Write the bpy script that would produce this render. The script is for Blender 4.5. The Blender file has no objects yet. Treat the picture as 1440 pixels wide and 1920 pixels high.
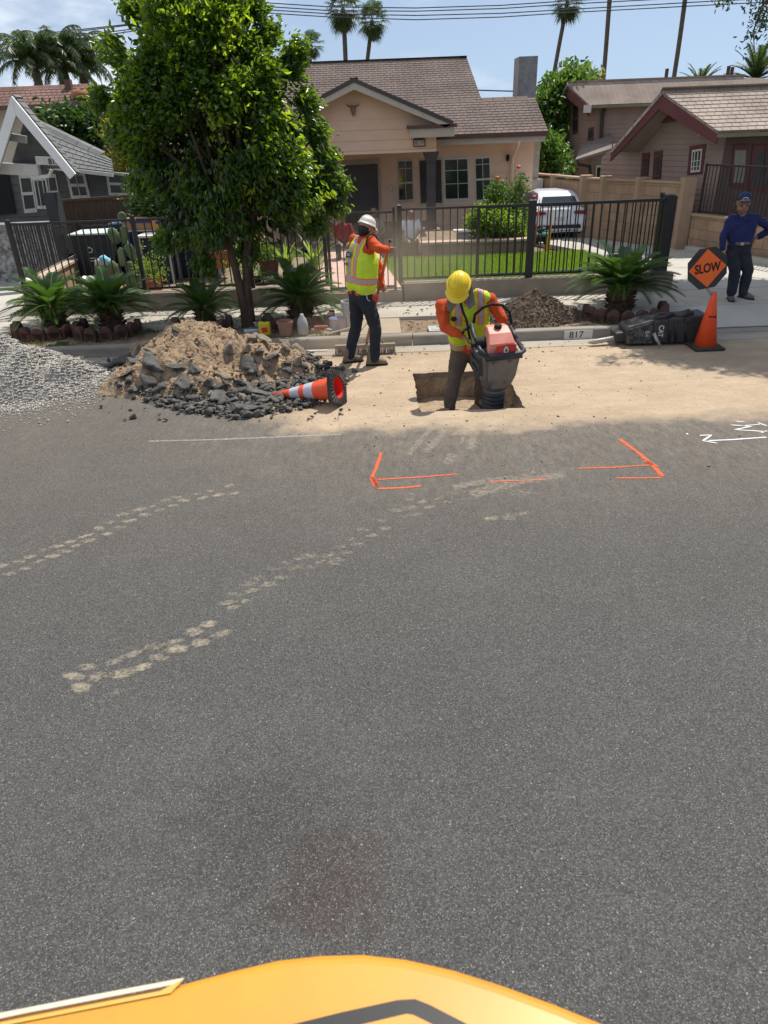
import bpy, math, random
import numpy as np
from mathutils import Vector, Matrix, noise
S = bpy.context.scene; COL = S.collection
rnd = random.Random(7); nrg = np.random.default_rng(7)
R = math.radians; V = Vector
# ---------------------------------------------------------------- camera
F = 1331.; ROLL = R(2.2); H = 2.75; TH = math.atan((960-238)/F)
fw = V((0, math.cos(TH), -math.sin(TH))); u0 = V((0, math.sin(TH), math.cos(TH))); r0 = V((1, 0, 0))
rt = r0*math.cos(ROLL) - u0*math.sin(ROLL); up = u0*math.cos(ROLL) + r0*math.sin(ROLL)
CAM = V((0, 0, H))
cd = bpy.data.cameras.new('camera'); cam = bpy.data.objects.new('camera', cd); COL.objects.link(cam)
m3 = Matrix((rt, up, -fw)).transposed()
cam.matrix_world = Matrix.Translation(CAM) @ m3.to_4x4()
cd.sensor_fit = 'VERTICAL'; cd.sensor_height = 36; cd.sensor_width = 27; cd.lens = 36*F/1920
cd.clip_start = .05; cd.clip_end = 3000
cd.dof.use_dof = True; cd.dof.focus_distance = 9; cd.dof.aperture_fstop = 6.5
S.camera = cam
# ---------------------------------------------------------------- sky, sun, exposure
SUNV = V((.50, .55, 1.45)).normalized()
el = math.asin(SUNV.z); az = math.atan2(SUNV.x, SUNV.y)
W = bpy.data.worlds.new("World"); S.world = W; W.use_nodes = True
nt = W.node_tree; nt.nodes.clear()
def nn(t, ty, **k):
    n = t.nodes.new(ty)
    for a, b in k.items():
        if a.startswith('i_'): n.inputs[a[2:].replace('_', ' ')].default_value = b
        else: setattr(n, a, b)
    return n
sk = nn(nt, 'ShaderNodeTexSky', sky_type='NISHITA', sun_disc=False, sun_elevation=el, sun_rotation=az,
        air_density=1.3, dust_density=.7, ozone_density=2.4, altitude=50)
lift = nt.nodes.new('ShaderNodeVectorMath'); lift.operation = 'ADD'; lift.inputs[1].default_value = (0, 0, .20)
tc = nn(nt, 'ShaderNodeTexCoord')
mp = nn(nt, 'ShaderNodeMapping'); mp.inputs['Scale'].default_value = (2.2, 2.2, 6.5)
nz = nn(nt, 'ShaderNodeTexNoise'); nz.inputs['Scale'].default_value = 2.3; nz.inputs['Detail'].default_value = 8; nz.inputs['Roughness'].default_value = .58
nt.links.new(tc.outputs['Generated'], mp.inputs[0]); nt.links.new(mp.outputs[0], nz.inputs[0])
nt.links.new(tc.outputs['Generated'], lift.inputs[0]); nt.links.new(lift.outputs[0], sk.inputs[0])
sx = nn(nt, 'ShaderNodeSeparateXYZ'); nt.links.new(tc.outputs['Generated'], sx.inputs[0])
# more cloud to the left of the street, thin wisps elsewhere
ad = nn(nt, 'ShaderNodeMath', operation='MULTIPLY_ADD'); ad.inputs[1].default_value = -.40; ad.inputs[2].default_value = -.02
nt.links.new(sx.outputs[0], ad.inputs[0])
ad2 = nn(nt, 'ShaderNodeMath', operation='ADD'); nt.links.new(nz.outputs[0], ad2.inputs[0]); nt.links.new(ad.outputs[0], ad2.inputs[1])
cr = nn(nt, 'ShaderNodeMapRange', interpolation_type='SMOOTHSTEP'); cr.inputs[1].default_value = .46; cr.inputs[2].default_value = .74; cr.inputs[3].default_value = .20; cr.inputs[4].default_value = .9
nt.links.new(ad2.outputs[0], cr.inputs[0])
mx = nn(nt, 'ShaderNodeMix', data_type='RGBA'); mx.inputs[7].default_value = (8.2, 8.8, 9.6, 1)
nt.links.new(cr.outputs[0], mx.inputs[0]); nt.links.new(sk.outputs[0], mx.inputs[6])
bg = nn(nt, 'ShaderNodeBackground'); bg.inputs[1].default_value = .10
wo = nn(nt, 'ShaderNodeOutputWorld'); nt.links.new(mx.outputs[2], bg.inputs[0]); nt.links.new(bg.outputs[0], wo.inputs[0])
sd = bpy.data.lights.new('sun', 'SUN'); sd.energy = 5.0; sd.angle = R(.53); sd.color = (1, .95, .86)
sun = bpy.data.objects.new('sun', sd); COL.objects.link(sun); sun.rotation_euler = (-SUNV).to_track_quat('-Z', 'Y').to_euler(); sun.location = (20, 20, 60)
S.view_settings.view_transform = 'Standard'; S.view_settings.look = 'None'; S.view_settings.exposure = 0.2; S.view_settings.gamma = 1
S.render.engine = 'CYCLES'; S.cycles.max_bounces = 8; S.cycles.transparent_max_bounces = 12
# ---------------------------------------------------------------- picture <-> world
def ray(x, y): return fw + rt*((x-720)/F) - up*((y-960)/F)
def G(x, y, z=0.): d = ray(x, y); return CAM + d*((z-H)/d.z)
def P(x, y, Y): d = ray(x, y); return CAM + d*(Y/d.y)
class PL:
    """vertical plane through p, horizontal direction u"""
    def __init__(s, p, u):
        s.p = V(p); s.u = V((u[0], u[1], 0)).normalized(); s.n = V((s.u.y, -s.u.x, 0))
        if s.n.dot(CAM-s.p) < 0: s.n = -s.n
    def at(s, x, y, off=0.):
        d = ray(x, y); q = s.p + s.n*off; return CAM + d*((q-CAM).dot(s.n)/d.dot(s.n))
def onslope(x, y, p, n): d = ray(x, y); return CAM + d*((V(p)-CAM).dot(n)/d.dot(n))
# ---------------------------------------------------------------- materials
MT = {}
def mat(name, c, c2=None, sc=4., rough=.8, bump=0., bsc=None, metal=0., spec=.4, coord='Object', detail=5, contrast=.2, stretch=None, coat=0., emit=None, trans=0.):
    if name in MT: return MT[name]
    m = bpy.data.materials.new(name); m.use_nodes = True; t = m.node_tree; b = t.nodes['Principled BSDF']
    b.inputs['Roughness'].default_value = rough; b.inputs['Metallic'].default_value = metal; b.inputs['Specular IOR Level'].default_value = spec
    b.inputs['Coat Weight'].default_value = coat; b.inputs['Coat Roughness'].default_value = .08
    if trans: b.inputs['Transmission Weight'].default_value = trans
    if c2 is None: c2 = tuple(x*.72 for x in c)
    tc = nn(t, 'ShaderNodeTexCoord'); src = tc.outputs[coord]
    if stretch:
        mp = nn(t, 'ShaderNodeMapping'); mp.inputs['Scale'].default_value = stretch; t.links.new(src, mp.inputs[0]); src = mp.outputs[0]
    n = nn(t, 'ShaderNodeTexNoise'); n.inputs['Scale'].default_value = sc; n.inputs['Detail'].default_value = detail; n.inputs['Roughness'].default_value = .6
    t.links.new(src, n.inputs[0])
    r = nn(t, 'ShaderNodeMapRange'); r.inputs[1].default_value = .5-contrast; r.inputs[2].default_value = .5+contrast; t.links.new(n.outputs[0], r.inputs[0])
    x = nn(t, 'ShaderNodeMix', data_type='RGBA'); x.inputs[6].default_value = (*c2, 1); x.inputs[7].default_value = (*c, 1)
    t.links.new(r.outputs[0], x.inputs[0]); t.links.new(x.outputs[2], b.inputs['Base Color'])
    if bump:
        n2 = nn(t, 'ShaderNodeTexNoise'); n2.inputs['Scale'].default_value = bsc or sc*4; n2.inputs['Detail'].default_value = 4; t.links.new(src, n2.inputs[0])
        bp = nn(t, 'ShaderNodeBump'); bp.inputs['Strength'].default_value = 1; bp.inputs['Distance'].default_value = bump
        t.links.new(n2.outputs[0], bp.inputs['Height']); t.links.new(bp.outputs[0], b.inputs['Normal'])
    m['_x'] = 1; MT[name] = m; return m
def leafmat(name, c, tcol, rough=.38, spec=.5, tw=.38):
    if name in MT: return MT[name]
    m = bpy.data.materials.new(name); m.use_nodes = True; t = m.node_tree; b = t.nodes['Principled BSDF']; o = t.nodes['Material Output']
    b.inputs['Roughness'].default_value = rough; b.inputs['Specular IOR Level'].default_value = spec
    g = nn(t, 'ShaderNodeNewGeometry')
    n = nn(t, 'ShaderNodeTexNoise'); n.inputs['Scale'].default_value = 9; n.inputs['Detail'].default_value = 3; t.links.new(g.outputs['Position'], n.inputs[0])
    r = nn(t, 'ShaderNodeMapRange'); r.inputs[1].default_value = .3; r.inputs[2].default_value = .7; t.links.new(n.outputs[0], r.inputs[0])
    x = nn(t, 'ShaderNodeMix', data_type='RGBA'); x.inputs[6].default_value = (*[a*.55 for a in c], 1); x.inputs[7].default_value = (*[min(1, a*1.35) for a in c], 1)
    t.links.new(r.outputs[0], x.inputs[0]); t.links.new(x.outputs[2], b.inputs['Base Color'])
    tr = nn(t, 'ShaderNodeBsdfTranslucent'); tr.inputs[0].default_value = (*tcol, 1)
    ms = nn(t, 'ShaderNodeMixShader'); ms.inputs[0].default_value = tw
    t.links.new(b.outputs[0], ms.inputs[1]); t.links.new(tr.outputs[0], ms.inputs[2]); t.links.new(ms.outputs[0], o.inputs[0])
    MT[name] = m; return m
def alphamat(name, c, sc=30, lo=.4, hi=.6, rough=.95, amax=1., stretch=None, kn=1.):
    """thin deposit (dust, spray paint) whose noise breaks up the edge; vertex alpha 'a' gives the falloff"""
    m = bpy.data.materials.new(name); m.use_nodes = True; t = m.node_tree; b = t.nodes['Principled BSDF']; o = t.nodes['Material Output']
    b.inputs['Roughness'].default_value = rough; b.inputs['Specular IOR Level'].default_value = .1; b.inputs['Base Color'].default_value = (*c, 1)
    g = nn(t, 'ShaderNodeTexCoord'); n = nn(t, 'ShaderNodeTexNoise'); n.inputs['Scale'].default_value = sc; n.inputs['Detail'].default_value = 6; n.inputs['Roughness'].default_value = .7
    t.links.new(g.outputs['Object'], n.inputs[0])
    a = nn(t, 'ShaderNodeAttribute', attribute_name='a')
    s = nn(t, 'ShaderNodeMath', operation='MULTIPLY_ADD'); s.inputs[1].default_value = 1.; s.inputs[2].default_value = -.5; t.links.new(a.outputs['Fac'], s.inputs[0])
    s1 = nn(t, 'ShaderNodeMath', operation='MULTIPLY_ADD'); s1.inputs[1].default_value = kn; s1.inputs[2].default_value = .5-.5*kn; t.links.new(n.outputs[0], s1.inputs[0]); s2 = nn(t, 'ShaderNodeMath', operation='ADD'); t.links.new(s.outputs[0], s2.inputs[0]); t.links.new(s1.outputs[0], s2.inputs[1])
    r = nn(t, 'ShaderNodeMapRange'); r.inputs[1].default_value = lo; r.inputs[2].default_value = hi; r.inputs[4].default_value = amax; t.links.new(s2.outputs[0], r.inputs[0])
    t.links.new(r.outputs[0], b.inputs['Alpha']); MT[name] = m; return m
# ---------------------------------------------------------------- mesh helper
X3 = V((1, 0, 0)); Y3 = V((0, 1, 0)); Z3 = V((0, 0, 1))
class MB:
    def __init__(s): s.v = []; s.f = []; s.uv = None; s.mi = []; s.cur = 0
    def add(s, vs, fs):
        o = len(s.v); s.v += [tuple(a) for a in vs]; s.f += [tuple(i+o for i in f) for f in fs]; s.mi += [s.cur]*len(fs); return o
    def box(s, c, d, rot=None):
        c = V(c); pts = []
        for x in (-.5, .5):
            for y in (-.5, .5):
                for z in (-.5, .5):
                    q = V((x*d[0], y*d[1], z*d[2])); pts.append(c + (rot @ q if rot else q))
        s.add(pts, [(0, 1, 3, 2), (4, 6, 7, 5), (0, 4, 5, 1), (2, 3, 7, 6), (0, 2, 6, 4), (1, 5, 7, 3)]); return s
    def bar(s, a, b, w, h=None, upv=Z3):
        a = V(a); b = V(b); d = b-a; L = d.length; d = d/L; h = h or w
        if abs(d.dot(upv)) > .99: upv = Y3
        x = d.cross(upv).normalized(); z = x.cross(d)
        return s.box((a+b)/2, (w, L, h), Matrix((x, d, z)).transposed())
    def tube(s, pts, rad, n=8, cap=True):
        pts = [V(p) for p in pts]; k = len(pts)
        if not hasattr(rad, '__len__'): rad = [rad]*k
        prev = None; vs = []
        for i, p in enumerate(pts):
            d = (pts[min(i+1, k-1)]-pts[max(i-1, 0)]).normalized()
            if prev is None:
                a = d.cross(Z3 if abs(d.z) < .95 else X3).normalized()
            else: a = (prev-d*prev.dot(d)).normalized()
            prev = a; b = d.cross(a)
            for j in range(n):
                t = 2*math.pi*j/n; vs.append(p+(a*math.cos(t)+b*math.sin(t))*rad[i])
        fs = [(i*n+j, i*n+(j+1) % n, (i+1)*n+(j+1) % n, (i+1)*n+j) for i in range(k-1) for j in range(n)]
        if cap: fs += [tuple(range(n-1, -1, -1)), tuple((k-1)*n+j for j in range(n))]
        s.add(vs, fs); return s
    def lathe(s, prof, c=(0, 0, 0), n=20, M=None, cap=True):
        vs = []; c = V(c)
        for r, z in prof:
            for j in range(n):
                t = 2*math.pi*j/n; q = V((r*math.cos(t), r*math.sin(t), z)); vs.append(c+(M @ q if M else q))
        k = len(prof); fs = [(i*n+j, i*n+(j+1) % n, (i+1)*n+(j+1) % n, (i+1)*n+j) for i in range(k-1) for j in range(n)]
        if cap: fs += [tuple(range(n-1, -1, -1)), tuple((k-1)*n+j for j in range(n))]
        s.add(vs, fs); return s
    def prism(s, poly, vec):
        poly = [V(p) for p in poly]; vec = V(vec); n = len(poly)
        nrm = V((0, 0, 0))
        for i in range(n): nrm += (poly[i]-poly[0]).cross(poly[(i+1) % n]-poly[0])
        if nrm.dot(vec) > 0: poly.reverse()
        vs = poly+[p+vec for p in poly]
        s.add(vs, [tuple(range(n)), tuple(range(2*n-1, n-1, -1))]+[((i+1) % n, i, n+i, n+(i+1) % n) for i in range(n)]); return s
    def face(s, poly): s.add(poly, [tuple(range(len(poly)))]); return s
    def ball(s, c, r, n=10, M=None):
        r = (r, r, r) if not hasattr(r, '__len__') else r; c = V(c); k = max(4, n//2+1); vs = []
        vs.append(V((0, 0, r[2])));
        for i in range(1, k):
            a = math.pi*i/k
            for j in range(n):
                t = 2*math.pi*j/n; vs.append(V((r[0]*math.sin(a)*math.cos(t), r[1]*math.sin(a)*math.sin(t), r[2]*math.cos(a))))
        vs.append(V((0, 0, -r[2])))
        fs = [(0, 1+j, 1+(j+1) % n) for j in range(n)]
        for i in range(k-2): fs += [(1+i*n+j, 1+(i+1)*n+j, 1+(i+1)*n+(j+1) % n, 1+i*n+(j+1) % n) for j in range(n)]
        l = len(vs)-1; b = 1+(k-2)*n; fs += [(b+j, l, b+(j+1) % n) for j in range(n)]
        s.add([c+(M @ q if M else q) for q in vs], fs); return s
    def build(s, name, m=None, parent=None, smooth=False, bevel=0., bseg=2):
        me = bpy.data.meshes.new(name); me.from_pydata(s.v, [], s.f); me.update()
        ms = m if isinstance(m, (list, tuple)) else [m]
        for q in ms:
            if q: me.materials.append(q)
        if len(ms) > 1: me.polygons.foreach_set('material_index', s.mi)
        if s.uv:
            l = me.uv_layers.new(name='UVMap'); l.data.foreach_set('uv', [c for f in s.uv for p in f for c in p])
        if smooth: me.polygons.foreach_set('use_smooth', [True]*len(me.polygons))
        o = bpy.data.objects.new(name, me); COL.objects.link(o)
        if smooth == 'auto':
            md = o.modifiers.new('e', 'EDGE_SPLIT'); md.split_angle = R(38)
        if bevel:
            b = o.modifiers.new('b', 'BEVEL'); b.width = bevel; b.segments = bseg; b.limit_method = 'ANGLE'; b.angle_limit = R(35)
        par(o, parent); return o
def par(o, parent):
    if parent is None: return
    o.parent = parent
    if parent.type == 'EMPTY': o.matrix_parent_inverse = Matrix.Translation(parent.location).inverted()
    else: o.matrix_parent_inverse = parent.matrix_basis.inverted() if parent.get('_fr') else Matrix()
def tag(o, label=None, cat=None, group=None, kind=None):
    if label: o['label'] = label
    if cat: o['category'] = cat
    if group: o['group'] = group
    if kind: o['kind'] = kind
    return o
def thing(name, label, cat, loc=(0, 0, 0), group=None):
    o = bpy.data.objects.new(name, None); COL.objects.link(o); o.location = loc; o.empty_display_size = .2
    return tag(o, label, cat, group)
def struct(o): o['kind'] = 'structure'; return o
def rawmesh(name, vs, fs, m, parent=None, smooth=False):
    vs = np.asarray(vs, np.float32); fs = np.asarray(fs, np.int32); me = bpy.data.meshes.new(name)
    k = fs.shape[1]; me.vertices.add(len(vs)); me.vertices.foreach_set('co', vs.ravel())
    me.loops.add(fs.size); me.loops.foreach_set('vertex_index', fs.ravel())
    me.polygons.add(len(fs)); me.polygons.foreach_set('loop_start', np.arange(len(fs), dtype=np.int32)*k)
    me.polygons.foreach_set('loop_total', np.full(len(fs), k, np.int32))
    if smooth: me.polygons.foreach_set('use_smooth', np.ones(len(fs), bool))
    me.update(calc_edges=True); me.validate(); me.materials.append(m)
    o = bpy.data.objects.new(name, me); COL.objects.link(o); par(o, parent); return o
def text(s, size, M, m, parent, name='lettering', depth=.002, font_shear=0., align='CENTER', sx=1., bold=0.):
    c = bpy.data.curves.new('t', 'FONT'); c.body = s; c.size = size; c.extrude = depth; c.align_x = align; c.align_y = 'CENTER'; c.shear = font_shear; c.offset = bold
    o = bpy.data.objects.new('t', c); COL.objects.link(o); dg = bpy.context.evaluated_depsgraph_get()
    me = bpy.data.meshes.new_from_object(o.evaluated_get(dg)); bpy.data.objects.remove(o)
    me.transform(M @ Matrix.Diagonal((sx, 1, 1, 1))); me.materials.clear(); me.materials.append(m)
    q = bpy.data.objects.new(name, me); COL.objects.link(q); par(q, parent); return q
def frame(o, x, z):
    """matrix at o, x axis along x, z (face normal) along z"""
    z = V(z).normalized(); x = V(x); x = (x-z*x.dot(z)).normalized(); y = z.cross(x)
    return Matrix.Translation(o) @ Matrix((x, y, z)).transposed().to_4x4()
# ---------------------------------------------------------------- leaves (vectorised)
def unit(a): return a/np.maximum(np.linalg.norm(a, axis=1, keepdims=True), 1e-9)
def leaves(name, cen, dr, L, Wd, m, parent=None, fold=.25, curl=.15):
    n = len(cen); dr = unit(dr); rn = nrg.normal(size=(n, 3)); side = unit(np.cross(dr, rn)); nr = np.cross(dr, side)
    L = np.broadcast_to(L, (n,)).reshape(n, 1)*nrg.uniform(.7, 1.25, (n, 1)); w = L*Wd
    b = cen; t = cen+dr*L-nr*L*curl; l1 = cen+dr*L*.32+side*w*.5+nr*w*fold; l2 = cen+dr*L*.72+side*w*.38+nr*w*fold-nr*L*curl*.4
    r1 = cen+dr*L*.32-side*w*.5+nr*w*fold; r2 = cen+dr*L*.72-side*w*.38+nr*w*fold-nr*L*curl*.4
    vs = np.stack([b, l1, l2, t, r2, r1], 1).reshape(-1, 3); i = np.arange(n)[:, None]*6
    fs = np.concatenate([i+[0, 1, 2, 3], i+[0, 3, 4, 5]]); return rawmesh(name, vs, fs, m, parent, False)
def inpoly(x, y, poly):
    c = False; j = len(poly)-1
    for i in range(len(poly)):
        xi, yi = poly[i]; xj, yj = poly[j]
        if (yi > y) != (yj > y) and x < (xj-xi)*(y-yi)/(yj-yi)+xi: c = not c
        j = i
    return c
def fill_px(poly, n, Yc, T, shell=.35, inset=0):
    """points inside a crown whose silhouette is poly at distance Yc and whose depth is about T"""
    xs = [p[0] for p in poly]; ys = [p[1] for p in poly]; out = []
    A = np.array(poly, float); Bp = np.roll(A, -1, 0); mw = (max(xs)-min(xs))/2
    while len(out) < n:
        x = rnd.uniform(min(xs), max(xs)); y = rnd.uniform(min(ys), max(ys))
        if not inpoly(x, y, poly): continue
        q = np.array([x, y]); ab = Bp-A; tt = np.clip(((q-A)*ab).sum(1)/np.maximum((ab*ab).sum(1), 1e-6), 0, 1)
        d = np.sqrt((((A+ab*tt[:, None])-q)**2).sum(1)).min()
        if d < inset: continue
        k = min(1, d/(mw*.75)); h = T*math.sqrt(max(.02, 1-(1-k)**2))
        u = rnd.uniform(-1, 1); u = math.copysign(abs(u)**shell, u)
        out.append(P(x, y, Yc+u*h*.95))
    return out
def twig_leaves(name, cs, center, per, spread, L, Wd, m, parent, droop=.5, outw=1.):
    c = np.array([tuple(p) for p in cs]); n = len(c); ctr = np.array(center)
    c2 = np.repeat(c, per, 0); ou = unit(c2-ctr); off = nrg.normal(size=c2.shape)*spread
    dr = ou*outw+nrg.normal(size=c2.shape)*.6; dr[:, 2] -= droop
    return leaves(name, c2+off, dr, L, Wd, m, parent)
def limb_tree(mb, base, tips, r, nlev=10):
    for tp in tips:
        b = V(base); t = V(tp); mid = (b+t)/2+V((rnd.uniform(-.2, .2), rnd.uniform(-.2, .2), rnd.uniform(0, .25)))*(t-b).length*.5
        pts = [b*(1-s)**2+mid*2*s*(1-s)+t*s*s for s in [i/6 for i in range(7)]]
        mb.tube(pts, [r*(1-.85*i/6) for i in range(7)], 7)
# ================================================================ SETTING
KY = 10.0; KZ = .145
# asphalt with sandy dust spread from the dig
def street_mat():
    m = bpy.data.materials.new('asphalt'); m.use_nodes = True; t = m.node_tree; b = t.nodes['Principled BSDF']
    b.inputs['Roughness'].default_value = .85; b.inputs['Specular IOR Level'].default_value = .3
    g = nn(t, 'ShaderNodeNewGeometry'); pos = g.outputs['Position']; L = t.links.new
    def noise(sc, det=5, ro=.6, st=None):
        n = nn(t, 'ShaderNodeTexNoise'); n.inputs['Scale'].default_value = sc; n.inputs['Detail'].default_value = det; n.inputs['Roughness'].default_value = ro
        if st:
            q = nn(t, 'ShaderNodeMapping'); q.inputs['Scale'].default_value = st; L(pos, q.inputs[0]); L(q.outputs[0], n.inputs[0])
        else: L(pos, n.inputs[0])
        return n.outputs[0]
    def mr(x, a, bb, c=0., d=1., sm=False):
        r = nn(t, 'ShaderNodeMapRange'); r.interpolation_type = 'SMOOTHSTEP' if sm else 'LINEAR'
        for i, v in enumerate((a, bb, c, d)): r.inputs[i+1].default_value = v
        L(x, r.inputs[0]); return r.outputs[0]
    def ma(op, x, y):
        n = nn(t, 'ShaderNodeMath', operation=op)
        for i, v in enumerate((x, y)):
            if isinstance(v, (int, float)): n.inputs[i].default_value = v
            else: L(v, n.inputs[i])
        return n.outputs[0]
    def mixc(f, a, c):
        x = nn(t, 'ShaderNodeMix', data_type='RGBA')
        for i, v in ((0, f), (6, a), (7, c)):
            if isinstance(v, (tuple, float)): x.inputs[i].default_value = v if isinstance(v, float) else (*v, 1)
            else: L(v, x.inputs[i])
        return x.outputs[2]
    vo = nn(t, 'ShaderNodeTexVoronoi'); vo.inputs['Scale'].default_value = 135; vo.inputs['Randomness'].default_value = 1; L(pos, vo.inputs['Vector'])
    sp = nn(t, 'ShaderNodeSeparateColor'); L(vo.outputs['Color'], sp.inputs[0])
    stone = ma('MULTIPLY', mr(sp.outputs[0], .45, 1.0), mr(vo.outputs['Distance'], .46, .25))
    vb = nn(t, 'ShaderNodeTexVoronoi'); vb.inputs['Scale'].default_value = 58; L(pos, vb.inputs['Vector'])
    spb = nn(t, 'ShaderNodeSeparateColor'); L(vb.outputs['Color'], spb.inputs[0])
    stone2 = ma('MULTIPLY', mr(spb.outputs[1], .95, .985), mr(vb.outputs['Distance'], .30, .14))
    base = mixc(mr(noise(125, 6, .85), .34, .67), (.014, .014, .014), (.122, .119, .112))
    base = mixc(ma('MULTIPLY', mr(noise(.55, 4), .35, .7), .32), base, (.045, .043, .041))
    oil = mr(noise(.8, 3, .5), .60, .75, 0, .5)
    
    base = mixc(mr(noise(1.4, 7, .7), .48, .75, 0, .16), base, (.15, .147, .14))
    def spot(cx, cy, r, cc, k):
        nonlocal base
        dv = nn(t, 'ShaderNodeVectorMath', operation='DISTANCE'); L(pos, dv.inputs[0]); dv.inputs[1].default_value = (cx, cy, 0)
        base = mixc(ma('MULTIPLY', mr(ma('ADD', dv.outputs['Value'], ma('MULTIPLY', ma('SUBTRACT', noise(7, 7, .72), .5), r*2.2)), r, r*.25, 0, k, True), 1.), base, cc)
    spot(-.30, 1.86, .36, (.05, .035, .03), .62); spot(-.62, 2.1, .55, (.04, .038, .037), .5)
    vc = nn(t, 'ShaderNodeTexVoronoi'); vc.inputs['Scale'].default_value = 112; L(pos, vc.inputs['Vector']); sc3 = nn(t, 'ShaderNodeSeparateColor'); L(vc.outputs['Color'], sc3.inputs[0])
    cellv = mr(sc3.outputs[2], 0, 1, .68, 1.36); mul = nn(t, 'ShaderNodeMix', data_type='RGBA', blend_type='MULTIPLY'); mul.inputs[0].default_value = .9; L(base, mul.inputs[6]); cmb = nn(t, 'ShaderNodeCombineColor')
    for q_ in range(3): L(cellv, cmb.inputs[q_])
    L(cmb.outputs[0], mul.inputs[7]); base = mul.outputs[2]
    base = mixc(ma('MULTIPLY', stone, .6), base, (.34, .325, .295))
    base = mixc(ma('MULTIPLY', stone2, .9), base, (.36, .30, .24))
    s = nn(t, 'ShaderNodeSeparateXYZ'); L(pos, s.inputs[0]); X = s.outputs[0]; Y = s.outputs[1]
    # soft oil stains by the machine
    # dust: everything between the dig and the kerb, thinning towards the camera
    nd = noise(1.3, 6, .62); nf = noise(14, 6, .7, (1, .35, 1)); ng = noise(60, 4, .7)
    yy = ma('ADD', Y, ma('MULTIPLY', ma('SUBTRACT', nd, .5), 1.3))
    dY = mr(yy, 6.45, 7.15, sm=True); dX = mr(ma('ADD', X, ma('MULTIPLY', ma('SUBTRACT', nd, .5), 1.6)), -1.7, -.5, sm=True)
    solid = ma('MULTIPLY', dY, dX)
    solid = ma('MULTIPLY', solid, mr(ma('ADD', nf, ma('MULTIPLY', solid, .5)), .35, .62))
    soft = ma('MULTIPLY', mr(yy, 4.9, 7.0, 0, .55), mr(nf, .42, .72))
    far = ma('MULTIPLY', mr(Y, 4.2, 8.0, 0, .40), mr(nf, .25, .6))
    light = ma('MULTIPLY', mr(yy, 3.2, 6.5, 0, .16), mr(ng, .3, .7))
    xk = mr(X, -2.6, .2, .38, 1.); soft = ma('MULTIPLY', soft, xk); far = ma('MULTIPLY', far, xk); d = ma('MAXIMUM', ma('MAXIMUM', solid, soft), ma('MAXIMUM', far, light)); d = ma('MULTIPLY', ma('MINIMUM', d, .97), mr(noise(22, 6, .75), .18, .42, .45, 1.))
    dust = mixc(mr(noise(3, 9, .75, (.7, 1.3, 1)), .30, .70), (.34, .252, .168), (.475, .365, .255))
    dust = mixc(mr(noise(.9, 5, .6, (.6, 1.8, 1)), .48, .72, 0, .45), dust, (.25, .18, .12))
    col = mixc(d, base, dust)
    L(col, b.inputs['Base Color'])
    bp = nn(t, 'ShaderNodeBump'); bp.inputs['Distance'].default_value = .0035; bp.inputs['Strength'].default_value = 1
    hh = ma('ADD', ma('MULTIPLY', ma('SUBTRACT', 1., vo.outputs['Distance']), .8), noise(170, 3, .7)); L(ma('ADD', ma('MULTIPLY', hh, ma('SUBTRACT', 1.05, d)), ma('MULTIPLY', ma('MULTIPLY', noise(11, 6, .7), d), 7.)), bp.inputs['Height'])
    L(bp.outputs[0], b.inputs['Normal']); return m
ASPH = street_mat()
HX0, HX1, HY0, HY1 = .42, 1.59, 7.32, 8.72
mb = MB()
xs = [-80, HX0, HX1, 80]; ys = [-60, HY0, HY1, KY+.02]
for i in range(3):
    for j in range(3):
        if i == 1 and j == 1: continue
        mb.face([(xs[i], ys[j], 0), (xs[i+1], ys[j], 0), (xs[i+1], ys[j+1], 0), (xs[i], ys[j+1], 0)])
RIM = []; per = [(HX0, HY0), (HX1, HY0), (HX1, HY1), (HX0, HY1)]
for k in range(4):
    (ax_, ay_), (bx_, by_) = per[k], per[(k+1) % 4]
    for i in range(26):
        f_ = i/26; p = V((ax_+(bx_-ax_)*f_, ay_+(by_-ay_)*f_, 0)); n_ = V((by_-ay_, -(bx_-ax_), 0)).normalized(); RIM.append(p-n_*(.012+noise.noise(p*9)*.022+noise.noise(p*31)*.010))
G0 = [V((HX0 + (p.x-HX0)*1, p.y, 0)) for p in RIM]; nR = len(RIM); outr = []
for k in range(4):
    (ax_, ay_), (bx_, by_) = per[k], per[(k+1) % 4]
    for i in range(26): outr.append(V((ax_+(bx_-ax_)*i/26, ay_+(by_-ay_)*i/26, 0)))
mb.add(outr+RIM, [(i, (i+1) % nR, nR+(i+1) % nR, nR+i) for i in range(nR)])
struct(mb.build('road', ASPH))
SOIL = mat('soil_tan', (.27, .19, .125), (.15, .105, .068), 9, .95, .02, 30)
DUSTY = mat('dust_tan', (.55, .43, .30), (.40, .30, .20), 12, .95, .012, 60)
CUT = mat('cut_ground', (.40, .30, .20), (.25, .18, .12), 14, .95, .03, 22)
# trench: walls with an uneven cut, floor of loose dirt
t = MB(); dep = -.34; g = []
for p in RIM:
    for j in range(8):
        k = j/7; q = V((p.x, p.y, dep*1.08*k-.001)); c_ = V(((HX0+HX1)/2, (HY0+HY1)/2, 0)); d_ = (q-c_).to_2d().normalized(); n_ = noise.noise(q*8)*.045*min(1, j/2)+noise.noise(q*25)*.015*min(1, j); g.append(q+V((d_.x, d_.y, 0))*(n_-.012*k+(.012 if j in (2, 3) else 0)))
t.add(g, [(i*8+j, i*8+j+1, ((i+1) % nR)*8+j+1, ((i+1) % nR)*8+j) for i in range(nR) for j in range(7)])
_cn = CUT.node_tree; _b = _cn.nodes['Principled BSDF']; _l = _b.inputs['Base Color'].links[0].from_socket; _g = nn(_cn, 'ShaderNodeNewGeometry'); _s = nn(_cn, 'ShaderNodeSeparateXYZ'); _cn.links.new(_g.outputs['Position'], _s.inputs[0])
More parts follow.
